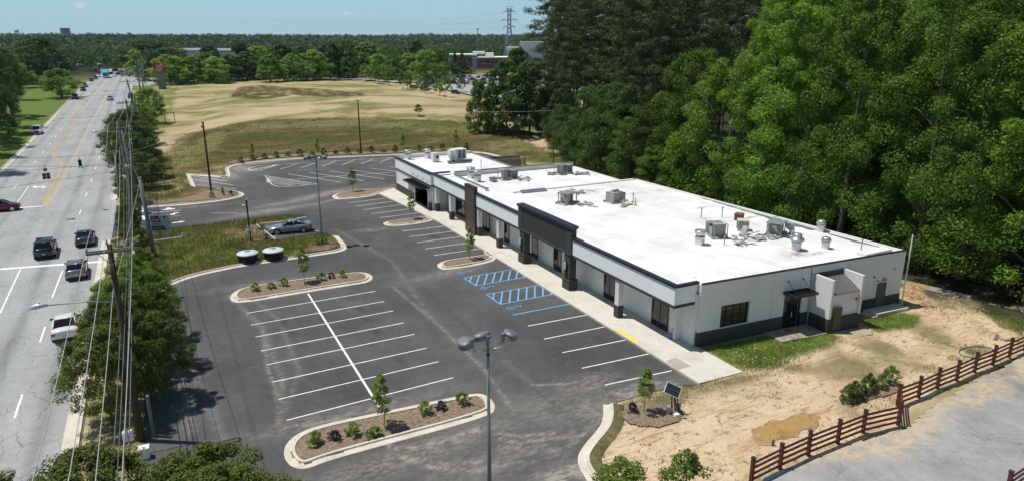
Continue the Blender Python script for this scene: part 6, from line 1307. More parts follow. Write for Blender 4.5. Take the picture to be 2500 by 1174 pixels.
pc = hit(106, 628); car('suv', (-12.0, 86.0, .02), -2, paint('black_paint', (.008, .009, .012), .1), 'black sport utility car driving away in the middle lane past the stop line', 'suv', 'car', g)
car('sedan', (-8.55, 89.2, .02), -2, paint('dark_grey_paint', (.045, .055, .065), .3), 'dark grey saloon driving away beside the black utility car', group=g)
car('hatch', (-8.5, 76.6, .02), -2, paint('silver_paint', (.22, .23, .24), .6), 'silver grey hatchback at the white stop line', group=g)
car('sedan', (-8.1, 60.9, .02), -3, paint('pearl_white_paint', (.72, .70, .66), .05), 'white car half hidden by the street-side tree', group=g, sc=1.03)
def roadcar(kind, px, py, mat, label, heading, **k):
    p = hit(px, py); return car(kind, (p.x, p.y, p.z + .02), heading, mat, label, detail=k.pop('detail', False), **k)
PW = paint('white_car_paint', (.75, .75, .75), .0); PR = paint('dark_red_paint', (.13, .012, .016), .3); PB = paint('navy_paint', (.018, .022, .05), .3); PS = paint('light_silver_paint', (.45, .46, .47), .6); PK = paint('black_car_paint', (.01, .01, .012), .2); PG = paint('grey_car_paint', (.12, .125, .13), .4)
roadcar('van', 92, 327, PW, 'white people carrier coming towards the camera in the left lane', 178, detail=True, name='van', cat='van', group='cars coming down the road')
roadcar('hatch', 4, 516, PR, 'dark red car cut by the left edge of the photo at the junction', 90, detail=True)
roadcar('suv', 184, 242, PR, 'bright red car by the left kerb beside the rounded tree', 178, group='cars coming down the road')
roadcar('sedan', 203, 222, PB, 'dark blue car behind the red one on the left side', 178, group='cars coming down the road'); roadcar('sedan', 208, 213, PG, 'grey car right behind the dark blue one on the left side', 178, group='cars coming down the road')
roadcar('sedan', 223, 199, PB, 'small dark car left of the blue truck nearest the verge', 178, group='cars coming down the road'); roadcar('suv', 233, 194, PG, 'grey utility car left of the blue truck', 178, group='cars coming down the road'); roadcar('sedan', 242, 189, PW, 'white car just left of the blue truck', 178, group='cars coming down the road'); roadcar('van', 242, 181, PB, 'dark van behind the white car left of the truck', 178, group='cars coming down the road')
roadcar('sedan', 269, 245, PS, 'pale silver car driving away in the nearer lane', -2, group='cars driving away'); roadcar('suv', 320, 240, PK, 'black car by the right kerb half behind the pole', -2, group='cars driving away')
far = [(280, 187, PW), (273, 183, PB), (288, 180, PS), (291, 184, PK), (298, 179, PR), (303, 182, PG), (306, 187, paint('pale_pink_paint', (.5, .36, .36), .1)), (315, 184, PB), (322, 184, PK), (328, 181, PS), (310, 178, PW), (285, 176, PK), (236, 176, PK), (250, 176, PW), (296, 175, PW)]
for i, (px, py, mt) in enumerate(sorted(far, key=lambda t: t[0])): roadcar(['sedan', 'suv', 'hatch'][i % 3], px, py, mt, 'small car in the distant queue at the junction, %s from the left' % ORD[i], 178 if i % 2 else 95, group='cars queuing at the far junction')
cp_ = [(px + (k * 7 % 5), py) for py in (192, 199, 207) for k, px in enumerate(range(1052, 1236, 13)) if (k * 5 + py) % 4 != 0]
for i, (px, py) in enumerate(cp_[:30]):
    roadcar(['sedan', 'suv', 'hatch'][i % 3], px, py, [PW, PS, PR, PK, PG, PB, PW][i * 3 % 7], 'tiny car in the distant car park rows, %s from the far left' % ORD[i], 75, group='cars parked in rows in the distant car park')
for (px, py, mt, lb, kd_) in ((1112, 230, PK, 'black car driving along the car park road', 'hatch'), (1038, 222, PG, 'dark utility car seen between the small street trees', 'suv'), (1010, 217, PB, 'dark blue car farthest along the car park road', 'sedan'), (1045, 218, PW, 'white car behind the small street trees', 'sedan')):
    roadcar(kd_, px, py, mt, lb, 168)
for i, (px, py) in enumerate(((1075, 186), (1090, 186), (1108, 187), (1220, 188), (1232, 190), (1246, 189), (1052, 205), (1068, 206), (1188, 188))):
    roadcar(['sedan', 'suv', 'hatch'][i % 3], px, py, [PR, PW, PG, PR, PR, PW, PS, PK, PR][i], 'tiny car parked in the distant car park, %s of the row' % ORD[i], 80, group='cars in the distant car park')
# blue truck
p = hit(260, 190.5); t = empty('truck', (p.x, p.y, p.z), 'bright turquoise lorry coming towards the camera in the distance', 'truck', rz=math.pi)
TQ = paint('turquoise_paint', (.08, .50, .58), .1)
m = MB(); m.box(-1.25, 1.25, .0, 2.0, .6, 2.0); m.add([(-1.25, .0, 2.0), (1.25, .0, 2.0), (1.25, 2.0, 2.0), (-1.25, 2.0, 2.0), (-1.1, .3, 2.9), (1.1, .3, 2.9), (1.15, 2.0, 4.0), (-1.15, 2.0, 4.0)], [(0, 1, 5, 4), (1, 2, 6, 5), (3, 0, 4, 7), (4, 5, 6, 7), (2, 3, 7, 6)]); m.v = [(v[0], 4 - v[1] - 4 + 8 - 2, v[2]) for v in m.v]; m.build('cab', TQ, t)
m = MB(); m.box(-1.28, 1.28, -6, 3.9, 1.1, 4.0); m.build('box_body', TQ, t); m = MB(); m.box(-1.1, 1.1, 5.99, 6.03, 1.55, 2.3); m.build('windscreen', CGL, t)
m = MB(); m.box(-1.25, 1.25, 5.8, 6.1, .45, .8); m.build('bumper', PVC, t)
for y in (4.8, 2.0, -4.2):
    for s in (-1, 1): m = MB(); m.tube([(s * 1.25, y, .5), (s * .95, y, .5)], .5, 14); m.build('wheel', TYRE, t)

# ------------------------------------------------------------------ parking lot lamps
def arclamp(loc, H, label, heads, grp='tall parking lot lights', dark=False):
    t = empty('parking_light', loc, label, 'street lamp', grp)
    m = MB(); m.tube([(0, 0, 0), (0, 0, H * .35), (0, 0, H - .55)], [.115, .095, .055], 12); m.build('pole', STEELP if not dark else POLEW, t, True)
    m = MB(); m.box(-.2, .2, -.2, .2, 0, .05); m.build('base_plate', STEELP, t)
    m = MB(); m.lathe([(.075, 0), (.09, .02), (.09, .06), (.075, .08)], (0, 0, H - .75), 12); m.tube([(0, 0, H - .55), (0, 0, H - .2)], .035, 8); m.build('collar', BLACKM, t)
    for i, (a, Lh) in enumerate(heads):
        dx, dy = math.cos(a), math.sin(a)
        if Lh > .05:
            m = MB(); m.tube([(0, 0, H - .50), (dx * Lh * .75, dy * Lh * .75, H - .50), (dx * Lh * .95, dy * Lh * .95, H - .45), (dx * Lh, dy * Lh, H - .2)], .033, 8); m.build('arm', GALV, t, True)
        M = Matrix.Translation((dx * Lh, dy * Lh, H)) @ Matrix.Rotation(a if Lh > .05 else 1.9, 4, 'Z')
        m = MB(); m.tube([M @ Vector((0, 0, -.22)), M @ Vector((0, 0, .16))], .09, 12); h = m.build('ballast', LAMPM, t)
        hd = MB(); T = M @ Matrix.Translation((.36, 0, .04)) @ Matrix.Rotation(.30, 4, 'Y') @ Matrix.Scale(1.22, 4)
        prof = [(.0, .125), (.24, .12), (.285, .10), (.305, .04), (.31, .0), (.29, -.005), (.29, -.09), (.315, -.13)]
        hd.lathe(prof, n=20, M=T @ Matrix.Diagonal((.85, 1.15, 1, 1))); hd.build('lamp_head', LAMPM, t, True)
        m = MB(); m.lathe([(0, 0), (.27, 0), (.27, .02), (0, .02)], n=18, M=T @ Matrix.Diagonal((.85, 1.15, 1, 1)) @ Matrix.Translation((0, 0, -.145))); m.build('lens', PVC, t)
        m = MB(); m.tube([M @ Vector((0, .09, -.2)), M @ Vector((-.06, .2, -.36)), M @ Vector((0, .1, -.46))], .01, 5); m.build('cable', BLACKM, t)
# near lamp: base from the visible column, height from its top
lamp_p = None
b_ = atz(1197.5, 1174, 1.0); q = np.array([b_.x, b_.y]); 
arclamp((11.95, 25.75, 0), 9.35, 'nearest grey light pole with three round lamp heads at the bottom centre', ((math.pi - .05, .74), (1.9, .02), (-.05, .72)))
arclamp((15.1, 76.2, 0), 9.75, 'middle grey light pole with lamp heads at the corner of the big island', ((math.pi - .2, .62), (1.9, .02), (-.4, .55)))
p = hit(881, 371); t = empty('parking_light', p, 'tall dark light pole on the far kerb beside the grassy bank', 'street lamp', 'dark poles on the far side of the lot')
m = MB(); m.tube([(0, 0, 0), (0, 0, 10.3)], [.16, .11], 10); m.build('pole', POLEW, t); m = MB(); m.box(-.6, .6, -.06, .06, 10.2, 10.3); m.build('arm', LAMPM, t)
for s in (-.55, .5): m = MB(); m.lathe([(0, 0), (.28, 0), (.22, .16), (0, .18)], (s, 0, 10.3), 12); m.build('lamp_head', PVC, t)
p = hit(516, 469); t = empty('dark_wood_pole', p, 'dark timber pole standing in the driveway bed', 'utility pole', 'dark poles on the far side of the lot'); m = MB(); m.tube([(0, 0, 0), (0, 0, 10.4)], [.17, .12], 10); m.build('pole', POLEW, t); m = MB(); m.tube([(-.15, 0, 10.2), (-.15, 0, 10.45)], .05, 8); m.box(-.3, -.1, -.1, .1, 9.6, 9.9); m.build('fitting', LAMPM, t)
p = hit(1351, 398); t = empty('slim_wood_pole', (65.0, 110.5, hz(65, 110.5)), 'slim timber pole in front of the trees behind the far roof', 'utility pole', 'dark poles on the far side of the lot'); m = MB(); m.tube([(0, 0, 0), (0, 0, 10.0)], [.14, .09], 10); m.build('pole', POLEG, t); m = MB(); m.tube([(0, 0, 9.7), (.3, -.2, 9.9)], .05, 6); m.build('fitting', LAMPM, t)
t = empty('service_pole', (8.1, 81.2, 0), 'short timber service pole with white meter boxes left of the grey car', 'utility pole'); m = MB(); m.tube([(0, 0, 0), (0, 0, 4.8)], [.11, .09], 10); m.build('pole', POLEW, t)
for (a, b, c) in ((-.2, -.05, .9), (.14, -.05, 1.2)): m = MB(); m.box(a - .13, a + .13, b - .2, b - .05, c, c + .55); m.build('meter_box', PVC, t)
m = MB(); m.tube([(0, 0, 4.8), (.08, 0, 4.95)], .07, 8); m.build('sensor', PVC, t)
m = MB(); m.tube([(-.1, -.1, .9), (-.1, -.1, 0)], .03, 6); m.build('conduit', PVC, t)

# ------------------------------------------------------------------ utility poles, wires, street lamps, signals
def insulator(m, x, y, z, s=1.0):
    m.lathe([(0.02 * s, 0), (.09 * s, .02 * s), (.05 * s, .05 * s), (.10 * s, .08 * s), (.05 * s, .11 * s), (.09 * s, .14 * s), (.04 * s, .18 * s), (.06 * s, .24 * s), (0, .27 * s)], (x, y, z), 10)
def upole(x, y, H, label, arms, lean=(0, 0), braces=True, mat=POLEW, r=.18, top_ins=True):
    t = empty('utility_pole', (x, y, hz(x, y)), label, 'utility pole', 'utility poles along the road')
    m = MB(); m.tube([(0, 0, -.1), (lean[0] * .4, lean[1] * .4, H * .45), (lean[0], lean[1], H)], [r * 1.15, r, r * .72], 12); m.build('pole', mat, t, True)
    for (z, hwid, sk) in arms:
        f = z / H; cx, cy = lean[0] * f, lean[1] * f
        m = MB(); m.cbox((cx, cy - .17, z), (2 * hwid, .11, .12)); 
        if sk: m.cbox((cx, cy + .17, z), (2 * hwid, .11, .12))
        a = m.build('crossarm', POLEG, t)
        if braces:
            m = MB(); m.tube([(cx - hwid * .5, cy - .2, z - .05), (cx, cy - .2, z - .75)], .022, 5); m.tube([(cx + hwid * .5, cy - .2, z - .05), (cx, cy - .2, z - .75)], .022, 5); m.build('brace', STEELP, a)
        for s in (-1, 1):
            m = MB(); insulator(m, cx + s * hwid * .97, cy, z + .06); m.tube([(cx + s * hwid * .97, cy - .2, z - .06), (cx + s * hwid * .97, cy - .45, z - .2)], .05, 8); m.build('insulator', PORC, a)
    if top_ins: m = MB(); insulator(m, lean[0] - .1, lean[1], H); m.build('insulator', PORC, t)
    return t
upole(-2.95, 41.0, 11.6, 'nearest utility pole with a double crossarm above the street-side trees', [(11.25, 1.12, True)], lean=(.02, .35))
for s in (-.28, .02): m = MB(); m.lathe([(0, 0), (.12, .01), (.13, .5), (.1, .62), (0, .66)], (-3.3 + s, 39.6, .9), 12); tag(m.build('meter_can', PVC), 'white metal canister at the foot of the nearest utility pole, %s one' % ('left' if s < 0 else 'right'), 'meter box')
m = MB(); m.cbox((-2.75, 39.0, .3), (.5, .45, .6)); m.cbox((-2.75, 39.0, .63), (.56, .5, .06)); tag(m.build('utility_cabinet', PVC), 'white utility cabinet between the trees below the nearest utility pole', 'cabinet')
m = MB(); m.tube([(-2.3, 41.2, 0), (-2.3, 41.2, 2.6)], .10, 10); tag(m.build('metal_duct', LAMPM), 'pale metal conduit standing beside the nearest utility pole', 'conduit')
upole(-3.6, 98, 12.0, 'second utility pole with crossarm and white fittings beyond the driveway', [(11.6, 1.3, True), (9.9, 1.1, False)], lean=(-.3, 0), mat=POLEG)
upole(-3.1, 104, 10.6, 'stout timber pole leaning beside the traffic signal wires', [], lean=(-.8, .4), mat=POLEG, r=.2, top_ins=False)
upole(-4.9, 96.5, 8.8, 'weathered grey signal pole holding the span wires', [], lean=(.2, 0), mat=POLEG, r=.16, top_ins=False)
upole(-3.4, 132, 12.4, 'third utility pole with two crossarms over the dark trees', [(11.9, 1.5, False), (10.8, 1.5, False)], lean=(-.2, 0))
upole(-3.2, 150, 11.2, 'fourth utility pole with one crossarm over the dark trees', [(10.6, 2.2, False)], lean=(0, 0), mat=POLEG)
upole(-3.0, 186, 12.6, 'tall leaning utility pole rising above the trees against the road', [(12.1, 1.6, False)], lean=(-1.3, 0))
upole(-2.4, 240, 12, 'distant utility pole with crossarm beyond the leaning one', [(11.3, 1.6, False)]); upole(-1.8, 300, 12, 'distant utility pole near the far junction', [(11.3, 1.6, False)], mat=POLEG); upole(-1.2, 350, 12, 'farthest utility pole in the roadside line', [(11.3, 1.6, False), (10.2, 1.6, False)], mat=POLEG)
upole(-27.5, 165, 10.5, 'timber pole by the left kerb in front of the dark pines', [], mat=POLEW, top_ins=False); upole(-29, 300, 11, 'distant utility pole left of the road', [(10.5, 1.5, False)])
t = empty('steel_pole', (-1.75, 79.4, 0), 'thick grey steel strain pole leaning beside the leasing sign', 'pole'); m = MB(); m.tube([(0, 0, 0), (-.25, .3, 8.4)], [.24, .16], 14); m.build('pole', nmat('blue_grey_steel', [(.10, .13, .15), (.15, .18, .20)], 1.5, .5), t, True); m = MB(); m.tube([(-.25, .3, 8.4), (-.25, .3, 8.5)], .17, 12); m.build('cap', STEELP, t)
def wire(name, pts, r, sag, label, mat=WIREM, grp='overhead power lines along the road', cat='power line'):
    m = MB(); path = []
    for i in range(len(pts) - 1):
        a, b = Vector(pts[i]), Vector(pts[i + 1]); k = 14
        for j in range(k + (i == len(pts) - 2)):
            t = j / k; p = a.lerp(b, t); p.z -= sag * 4 * t * (1 - t) * min(1, (b - a).length / 50); path.append(p)
    m.tube(path, r, 5, cap=False); return tag(m.build(name, mat, None, True), label, cat, grp)
def chain(xo, z1, dz=0): return [(-3.3 + xo, -8, z1 - .3), (-2.95 + xo, 41.3, z1), (-3.9 + xo, 98, z1 + .5), (-3.6 + xo, 132, z1 + .9), (-4.3 + xo, 186, z1 + 3.6), (-2.4 + xo, 240, z1 + 2.4), (-1.8 + xo, 300, z1 + 3), (-1.2 + xo, 350, z1 + 3.4)]
wire('power_line', chain(-1.09, 11.5), .016, .9, 'leftmost of the three high wires on the nearest crossarm'); wire('power_line', chain(-.1, 11.9), .016, .9, 'middle high wire from the top of the nearest utility pole'); wire('power_line', chain(1.09, 11.5), .016, .9, 'rightmost of the three high wires on the nearest crossarm')
for i, (xo, z) in enumerate(((-.25, 8.6), (.22, 7.6), (.28, 6.8), (-.2, 6.3), (.3, 5.9))): wire('telephone_cable', chain(xo, z), .020 if i < 2 else .026, 1.0, 'thick cable below the power wires, %s from the top' % ORD[i], CABLE if i != 0 else WIREM, 'telephone cables along the road', 'cable')
wire('service_wire', [(-3.9, 98, 8.5), (6.3, 112, 10.2), (34, 138, 10.4), (65, 110.5, 9.6)], .014, 1.2, 'thin wire running from the roadside poles over the far lot to the wood', WIREM)
wire('guy_wire', [(-2.95, 41.2, 9.5), (-2.0, 79.6, 8.2)], .016, .2, 'thin guy wire from the nearest utility pole to the steel pole', WIREM); wire('guy_wire', [(-3.6, 98, 9.5), (-1.2, 93, .1)], .02, 0, 'guy wire slanting to the grass beyond the driveway', WIREM)
for i, (ya, yb, z) in enumerate(((99, 122, 6.9), (97, 84, 6.6), (98, 100, 7.4), (108, 116, 7.2), (150, 152, 8.5), (186, 180, 10))): wire('span_wire', [(-4.6, ya, z), (-40, yb, z + .6)], .02, .8, 'wire crossing the road above the junction, %s from the near end' % ORD[[2, 0, 1, 3, 4, 5][i]], CABLE, 'wires crossing the road')
def slamp(x, y, z, L, label, dz=.25):
    t = empty('street_lamp', (x, y, z), label, 'street lamp', 'roadside street lamps on pole arms')
    m = MB(); m.tube([(0, 0, -dz), (-L * .4, .1, 0), (-L, .15, .1)], .035, 8); m.build('arm', STEELP, t, True)
    m = MB(); T = Matrix.Translation((-L - .3, .15, .1)); m.tube([T @ Vector((.35, 0, .02)), T @ Vector((.1, 0, .04)), T @ Vector((-.25, 0, 0)), T @ Vector((-.5, 0, -.04))], [.06, .12, .15, .06], 12); m.build('lamp_head', nmat('lamp_head_pale', [(.50, .54, .58)], rough=.35, metal=.2), t, True)
    m = MB(); m.lathe([(0, 0), (.04, 0), (.03, .07), (0, .08)], (-L - .3, .15, .22), 8); m.build('sensor', BLACKM, t)
slamp(-3.0, 41.3, 8.6, 3.2, 'pale cobra head street lamp on the arm of the nearest utility pole')
slamp(-3.7, 116, 9.2, 3.6, 'street lamp over the road in front of the dark roadside trees'); slamp(-3.9, 186, 10.5, 4.4, 'street lamp arm farther along the road above the silver car')
slamp(-4.2, 97.2, 6.9, -1.0, 'short bright bracket lamp on the signal pole')
YEL = nmat('signal_yellow', [(.30, .20, .05)], rough=.5); GRN = bpy.data.materials.new('green_signal_light'); GRN.use_nodes = True; GRN.node_tree.nodes['Principled BSDF'].inputs['Base Color'].default_value = (0, .5, .3, 1); GRN.node_tree.nodes['Principled BSDF'].inputs['Emission Color'].default_value = (.05, .9, .55, 1); GRN.node_tree.nodes['Principled BSDF'].inputs['Emission Strength'].default_value = 1.0
def signal(x, y, z, label, face=1, lit=False, five=False):
    t = empty('traffic_light', (x, y, z), label, 'traffic light', 'traffic lights hung over the junction', rz=0)
    cols = [(0, 0)] if not five else [(0, 0), (-.22, -.62), (.22, -.62)]
    for (cx, cz) in cols:
        n = 3 if not five else (1 if cz == 0 else 2); h = .38 * n
        m = MB(); m.box(cx - .19, cx + .19, -.14, .14, cz - h, cz); m.build('housing', YEL if five else BLACKM, t)
        for k in range(n):
            zz = cz - .19 - .38 * k; f = -face
            m = MB(); m.tube([(cx, f * .141, zz), (cx, f * .34, zz)], .13, 12, cap=False); m.build('visor', BLACKM if not five else YEL, t)
            m = MB(); m.lathe([(0, 0), (.12, 0), (.12, .012), (0, .012)], n=12, M=Matrix.Translation((cx, f * .15, zz)) @ Matrix.Rotation(math.pi / 2, 4, 'X')); m.build('lens', GRN if (lit and k == 2) else BLACKP, t)
    m = MB(); m.tube([(0, 0, 0), (0, 0, .45)], .03, 6); m.build('hanger', BLACKM, t)
signal(-12.9, 103.6, 6.5, 'yellow five-lamp traffic light cluster hanging over the turn lane', 1, False, True)
signal(-9.4, 107.6, 6.7, 'traffic light showing green hanging over the right lanes', 1, True)

# ------------------------------------------------------------------ signs and other street furniture
SB = nmat('sign_navy', [(.010, .018, .075)], rough=.5); SWH = nmat('sign_pale_grey', [(.36, .42, .46)], rough=.5)
t = empty('leasing_sign', (-.2, 90.1, 0), 'pale leasing board with dark blue slanted panels beside the steel pole', 'sign', rz=-.30)
t.location = tuple(hit(396, 577)); 
m = MB(); m.box(-1.0, 1.0, -.03, .03, .7, 2.5); m.build('board', SWH, t)
for x in (-.95, .95): m = MB(); m.box(x - .06, x + .06, .031, .13, 0, 2.55); m.build('post', PVC, t)
m = MB(); m.add([(-.98, -.034, 2.48), (-.25, -.034, 2.48), (.12, -.034, 1.72), (-.98, -.034, 1.72)], [(3, 2, 1, 0)]); m.build('blue_panel', SB, t); m = MB(); m.add([(-.98, -.034, 1.25), (.35, -.034, 1.25), (.55, -.034, .76), (-.98, -.034, .76)], [(3, 2, 1, 0)]); m.build('blue_panel', SB, t)
for s, sz, x, z, mt in (('FOR', .26, -.72, 2.25, PVC), ('LEASE', .30, -.52, 1.95, PVC), ('RETAIL SPACE', .16, -.35, 1.48, SB), ('CALL TODAY', .17, -.35, 1.0, PVC)): text(s, sz, mt, t, (x, -.04, z), (math.pi / 2, 0, 0))
m = MB(); m.prism([(.40, 2.40), (.62, 2.40), (.62, 2.22), (.51, 2.10), (.40, 2.22)], 0, .006, Matrix.Translation((0, -.034, 0)) @ Matrix.Rotation(math.pi / 2, 4, 'X')); m.build('emblem', SB, t)
# low white rail in the island
t = empty('low_barrier', tuple(hit(412, 590)), 'low white rail with upright end post in the tall grass of the big island', 'barrier', rz=.12); m = MB(); m.box(-1.6, 1.5, -.05, .05, .25, .4); m.build('rail', PVC, t)
for x in (-1.6, 1.5): m = MB(); m.box(x - .06, x + .06, -.06, .06, 0, .75); m.build('post', PVC, t)
# hardware store sign tower
p = hit(447, 212); D_ = Vector((p.x, p.y)); 
loc = atdist(446, 318); t = empty('sign_tower', (loc.x, loc.y, loc.z - .5), 'tall store sign, red square with slanted white lettering on a grey slab', 'sign', rz=-YAW + math.atan((446 - 1250) / FOC) * -1)
GS = nmat('sign_grey_slab', [(.17, .17, .19), (.20, .20, .22)], 1, .7); RD = nmat('sign_red_panel', [(.42, .035, .020)], rough=.5); RW = nmat('sign_lettering_white', [(.62, .60, .62)], rough=.5)
zt = topz(446, 153, loc) - loc.z + .5; zb = topz(446, 176, loc) - loc.z + .5; w = 24.0 * depth(loc) / FOC / 2
m = MB(); m.box(-w * .55, w * .85, -.45, .45, 0, zb); m.build('pylon', GS, t); m = MB(); m.box(-w, w, -.7, .7, zb + .01, zt); m.build('sign_face', RD, t)
for s, o, sz in (('THE', .98, .62), ('HOME', 0, 1.45), ('DEPOT', -1.18, .95)):
    text(s, w * .5 * sz, RW, t, (-math.sin(.8) * o * w * .42 * 1.0, -.72, (zb + zt) / 2 + math.cos(.8) * o * w * .42), (math.pi / 2, -.8, 0), ext=.02)
# tanks in the island
def tank(px, py, label, rx):
    c = atz(px, py, 1.0); t = empty('round_tank', (c.x, c.y, 0), label, 'tank', 'black round tanks with pale lids', rz=rx); t.scale = (.95, .95, 1.0)
    m = MB(); m.lathe([(0, .0), (1.0, .0), (1.03, .9), (0, .92)], n=28); m.build('body', BLACKP, t)
    m = MB(); m.lathe([(1.12, .90), (1.14, .98), (1.05, 1.05), (.5, 1.16), (0, 1.2)], n=32); l = m.build('lid', LIDM, t, True)
    m = MB(); m.lathe([(.28, 0), (.30, .06), (0, .08)], (0, 0, 1.16), 20); m.box(.25, .95, -.28, -.2, 1.06, 1.12); m.box(-.1, .1, .35, .5, 1.12, 1.2); m.build('hatch', GREYM, l)
tank(604, 617, 'left one of the two black round tanks with pale lids', .4); tank(667, 610, 'right one of the two black round tanks with pale lids', 1.3)
# solar panel station
p = hit(1640, 1012); t = empty('solar_panel', (p.x, p.y, p.z + .05), 'small solar panel on a timber frame with grey battery box on the sand', 'solar panel', rz=-.35); t.scale = (.82, .82, .82)
SM = nmat('solar_cells', [(.008, .012, .03), (.015, .02, .045)], 3, .25, spec=.6)
M = Matrix.Translation((-.05, 0, 2.0)) @ Matrix.Rotation(.0, 4, 'Z') @ Matrix.Rotation(.5, 4, 'Y') @ Matrix.Rotation(1.15, 4, 'X')
m = MB(); m.box(-.62, .62, -.38, .38, -.02, .012, M); pn = m.build('panel', SM, t)
m = MB(); m.box(-.66, .66, -.42, -.38, -.03, .03, M); m.box(-.66, .66, .38, .42, -.03, .03, M); m.box(-.66, -.62, -.38, .38, -.03, .03, M); m.box(.62, .66, -.38, .38, -.03, .03, M); m.build('frame', PVC, pn)
m = MB()
for k in range(1, 6): m.box(-.62 + k * .207 - .006, -.62 + k * .207 + .006, -.38, .38, .013, .016, M)
m.box(-.62, .62, -.006, .006, .017, .02, M); m.build('grid_line', GREYM, pn)
m = MB()
for (a, b) in (((-.1, 0, 1.95), (-.15, -.3, .1)), ((.05, 0, 1.95), (.35, .3, .1)), ((0, .1, 1.9), (.4, -.45, .1)), ((.3, .3, 1.9), (.55, -.1, .1))): m.tube([a, b], .05, 6)
m.build('support', POLEW, t)
m = MB(); m.box(-.8, .9, -.75, -.63, 0, .1); m.box(-.8, .9, .6, .72, 0, .1); m.box(-.8, -.68, -.63, .6, 0, .1); m.box(.78, .9, -.63, .6, 0, .1); m.build('base_frame', nmat('pale_timber', [(.30, .24, .16), (.38, .31, .22)], 2, .9), t)
m = MB(); m.box(-.45, -.05, -.3, .1, .1, .75); m.build('battery_box', GREYM, t); m = MB(); m.cbox((.15, -.55, .22), (.4, .3, .25), .3); m.build('small_box', PVC, t)
m = MB(); m.box(.4, .7, .1, .45, .1, .8); m.build('battery_box', GREYM, t)
# red rail fence
FP = [(25.3, 22.3), (27.9, 22.35), (30.6, 22.35), (33.3, 22.3), (36.9, 22.15), (37.5, 23.9), (40.1, 24.0), (42.6, 24.15), (45.2, 24.3), (47.7, 24.45), (50.3, 24.65), (52.7, 24.95), (55.2, 25.4), (57.8, 26.2), (60.4, 27.4)]
FP = [tuple(hit(px, py))[:2] for px, py in [(1833, 1180), (1903, 1144), (1972, 1112), (2044, 1083), (2106, 1058), (2192, 1038), (2190, 992), (2241, 972), (2287, 950), (2334, 931), (2378, 910), (2423, 892), (2463, 873), (2500, 857)]] + [(59.2, 25.6), (62, 27)]
def fence(pts, label, h=1.38, rails=(.32, .66, 1.0, 1.30), shade=True):
    t = empty('rail_fence', (pts[0][0], pts[0][1], 0), label, 'fence'); ox, oy = pts[0]
    for i, (x, y) in enumerate(pts):
        m = MB(); m.cbox((x - ox, y - oy, h / 2 + .08), (.17, .17, h + .12), .1); p = m.build('post', FENCEM, t); m = MB(); m.cbox((x - ox, y - oy, h + .17), (.21, .21, .06), .1); m.build('cap', FENCEB, p)
    for z in rails:
        m = MB()
        for i in range(len(pts) - 1):
            a = Vector((pts[i][0] - ox, pts[i][1] - oy, z)); b = Vector((pts[i + 1][0] - ox, pts[i + 1][1] - oy, z)); d = b - a; an = math.atan2(d.y, d.x)
            m.cbox((a + b) / 2 + Vector((-math.sin(an) * -.08, math.cos(an) * -.08, 0)), (d.length - .02, .05, .13), an)
        m.build('rail', FENCEM, t)
fence(FP, 'dark red four-rail timber fence stepping across the sand')
fence([tuple(hit(px, py))[:2] for px, py in [(2455, 1215), (2520, 1170)]] + [(44.5, 14.5)], 'short piece of the dark red rail fence in the bottom right corner')
m = MB(); pts = [tuple(hit(2385 + 45 * math.cos(a), 862 + 14 * math.sin(a))) for a in np.linspace(0, 5.9, 22)]; m.tube([(x, y, z + .12) for x, y, z in pts], .035, 6); tag(m.build('hose', nmat('green_blue_hose', [(.07, .17, .15)], rough=.5)), 'blue green hose lying in a loop on the sand by the fence', 'hose')
for i, (px, py, a, L) in enumerate(((2432, 825, .4, 1.2), (2463, 832, -.2, .9), (1885, 1090, .1, .25))):
    p = hit(px, py); m = MB(); m.cbox((0, 0, .1), (L, .22, .1), a) if i < 2 else m.tube([(0, 0, 0), (.05, 0, .45)], .06, 7)
    tag(m.build('timber_scrap' if i < 2 else 'tree_stump', POLEG if i < 2 else BARK, loc=p), ('grey plank lying on the sand near the rear path, %s one' % ('left' if i == 0 else 'right')) if i < 2 else 'short stump sticking up between the puddle and the fence', 'plank' if i < 2 else 'stump')
# small goal-like frame in the field, white post, dark building sign etc
p = hit(416, 302); t = empty('field_goal_frame', p, 'empty dark timber frame standing in the mown field', 'frame', rz=.15); m = MB(); m.box(-1.2, -1.05, -.07, .07, 0, 2.6); m.box(1.05, 1.2, -.07, .07, 0, 2.6); m.build('post', POLEW, t); m = MB(); m.box(-1.3, 1.3, -.06, .06, 2.6, 2.75); m.build('crossbar', POLEW, t)
p = hit(30, 322); m = MB(); m.tube([(0, 0, 0), (0, 0, 2.0)], .14, 8); tag(m.build('marker_post', nmat('pale_post', [(.40, .42, .42)], rough=.6), loc=p), 'pale round marker post on the verge left of the white people carrier', 'post')
# ------------------------------------------------------------------ distant buildings and masts
BRK = nmat('red_brick', [(.27, .12, .085), (.34, .16, .12)], .5, .85); PALEC = nmat('pale_cladding', [(.78, .75, .68), (.84, .81, .75)], .2, .8); DRF = nmat('grey_roof', [(.22, .23, .25), (.28, .29, .31)], .3, .8)
def frame_at(px, dist, name, label, cat, group=None, turn=0.0):
    loc = atdist(px, dist); a = math.atan2(loc.x, loc.y); e = empty(name, loc, label, cat, group, -a + turn); return e, loc
def pxm(n, loc): return n * depth(loc) / FOC
def lbox(e, name, mat, x0, x1, y0, y1, z0, z1, parent=None):
    m = MB(); m.box(x0, x1, y0, y1, z0, z1); return m.build(name, mat, parent or e)
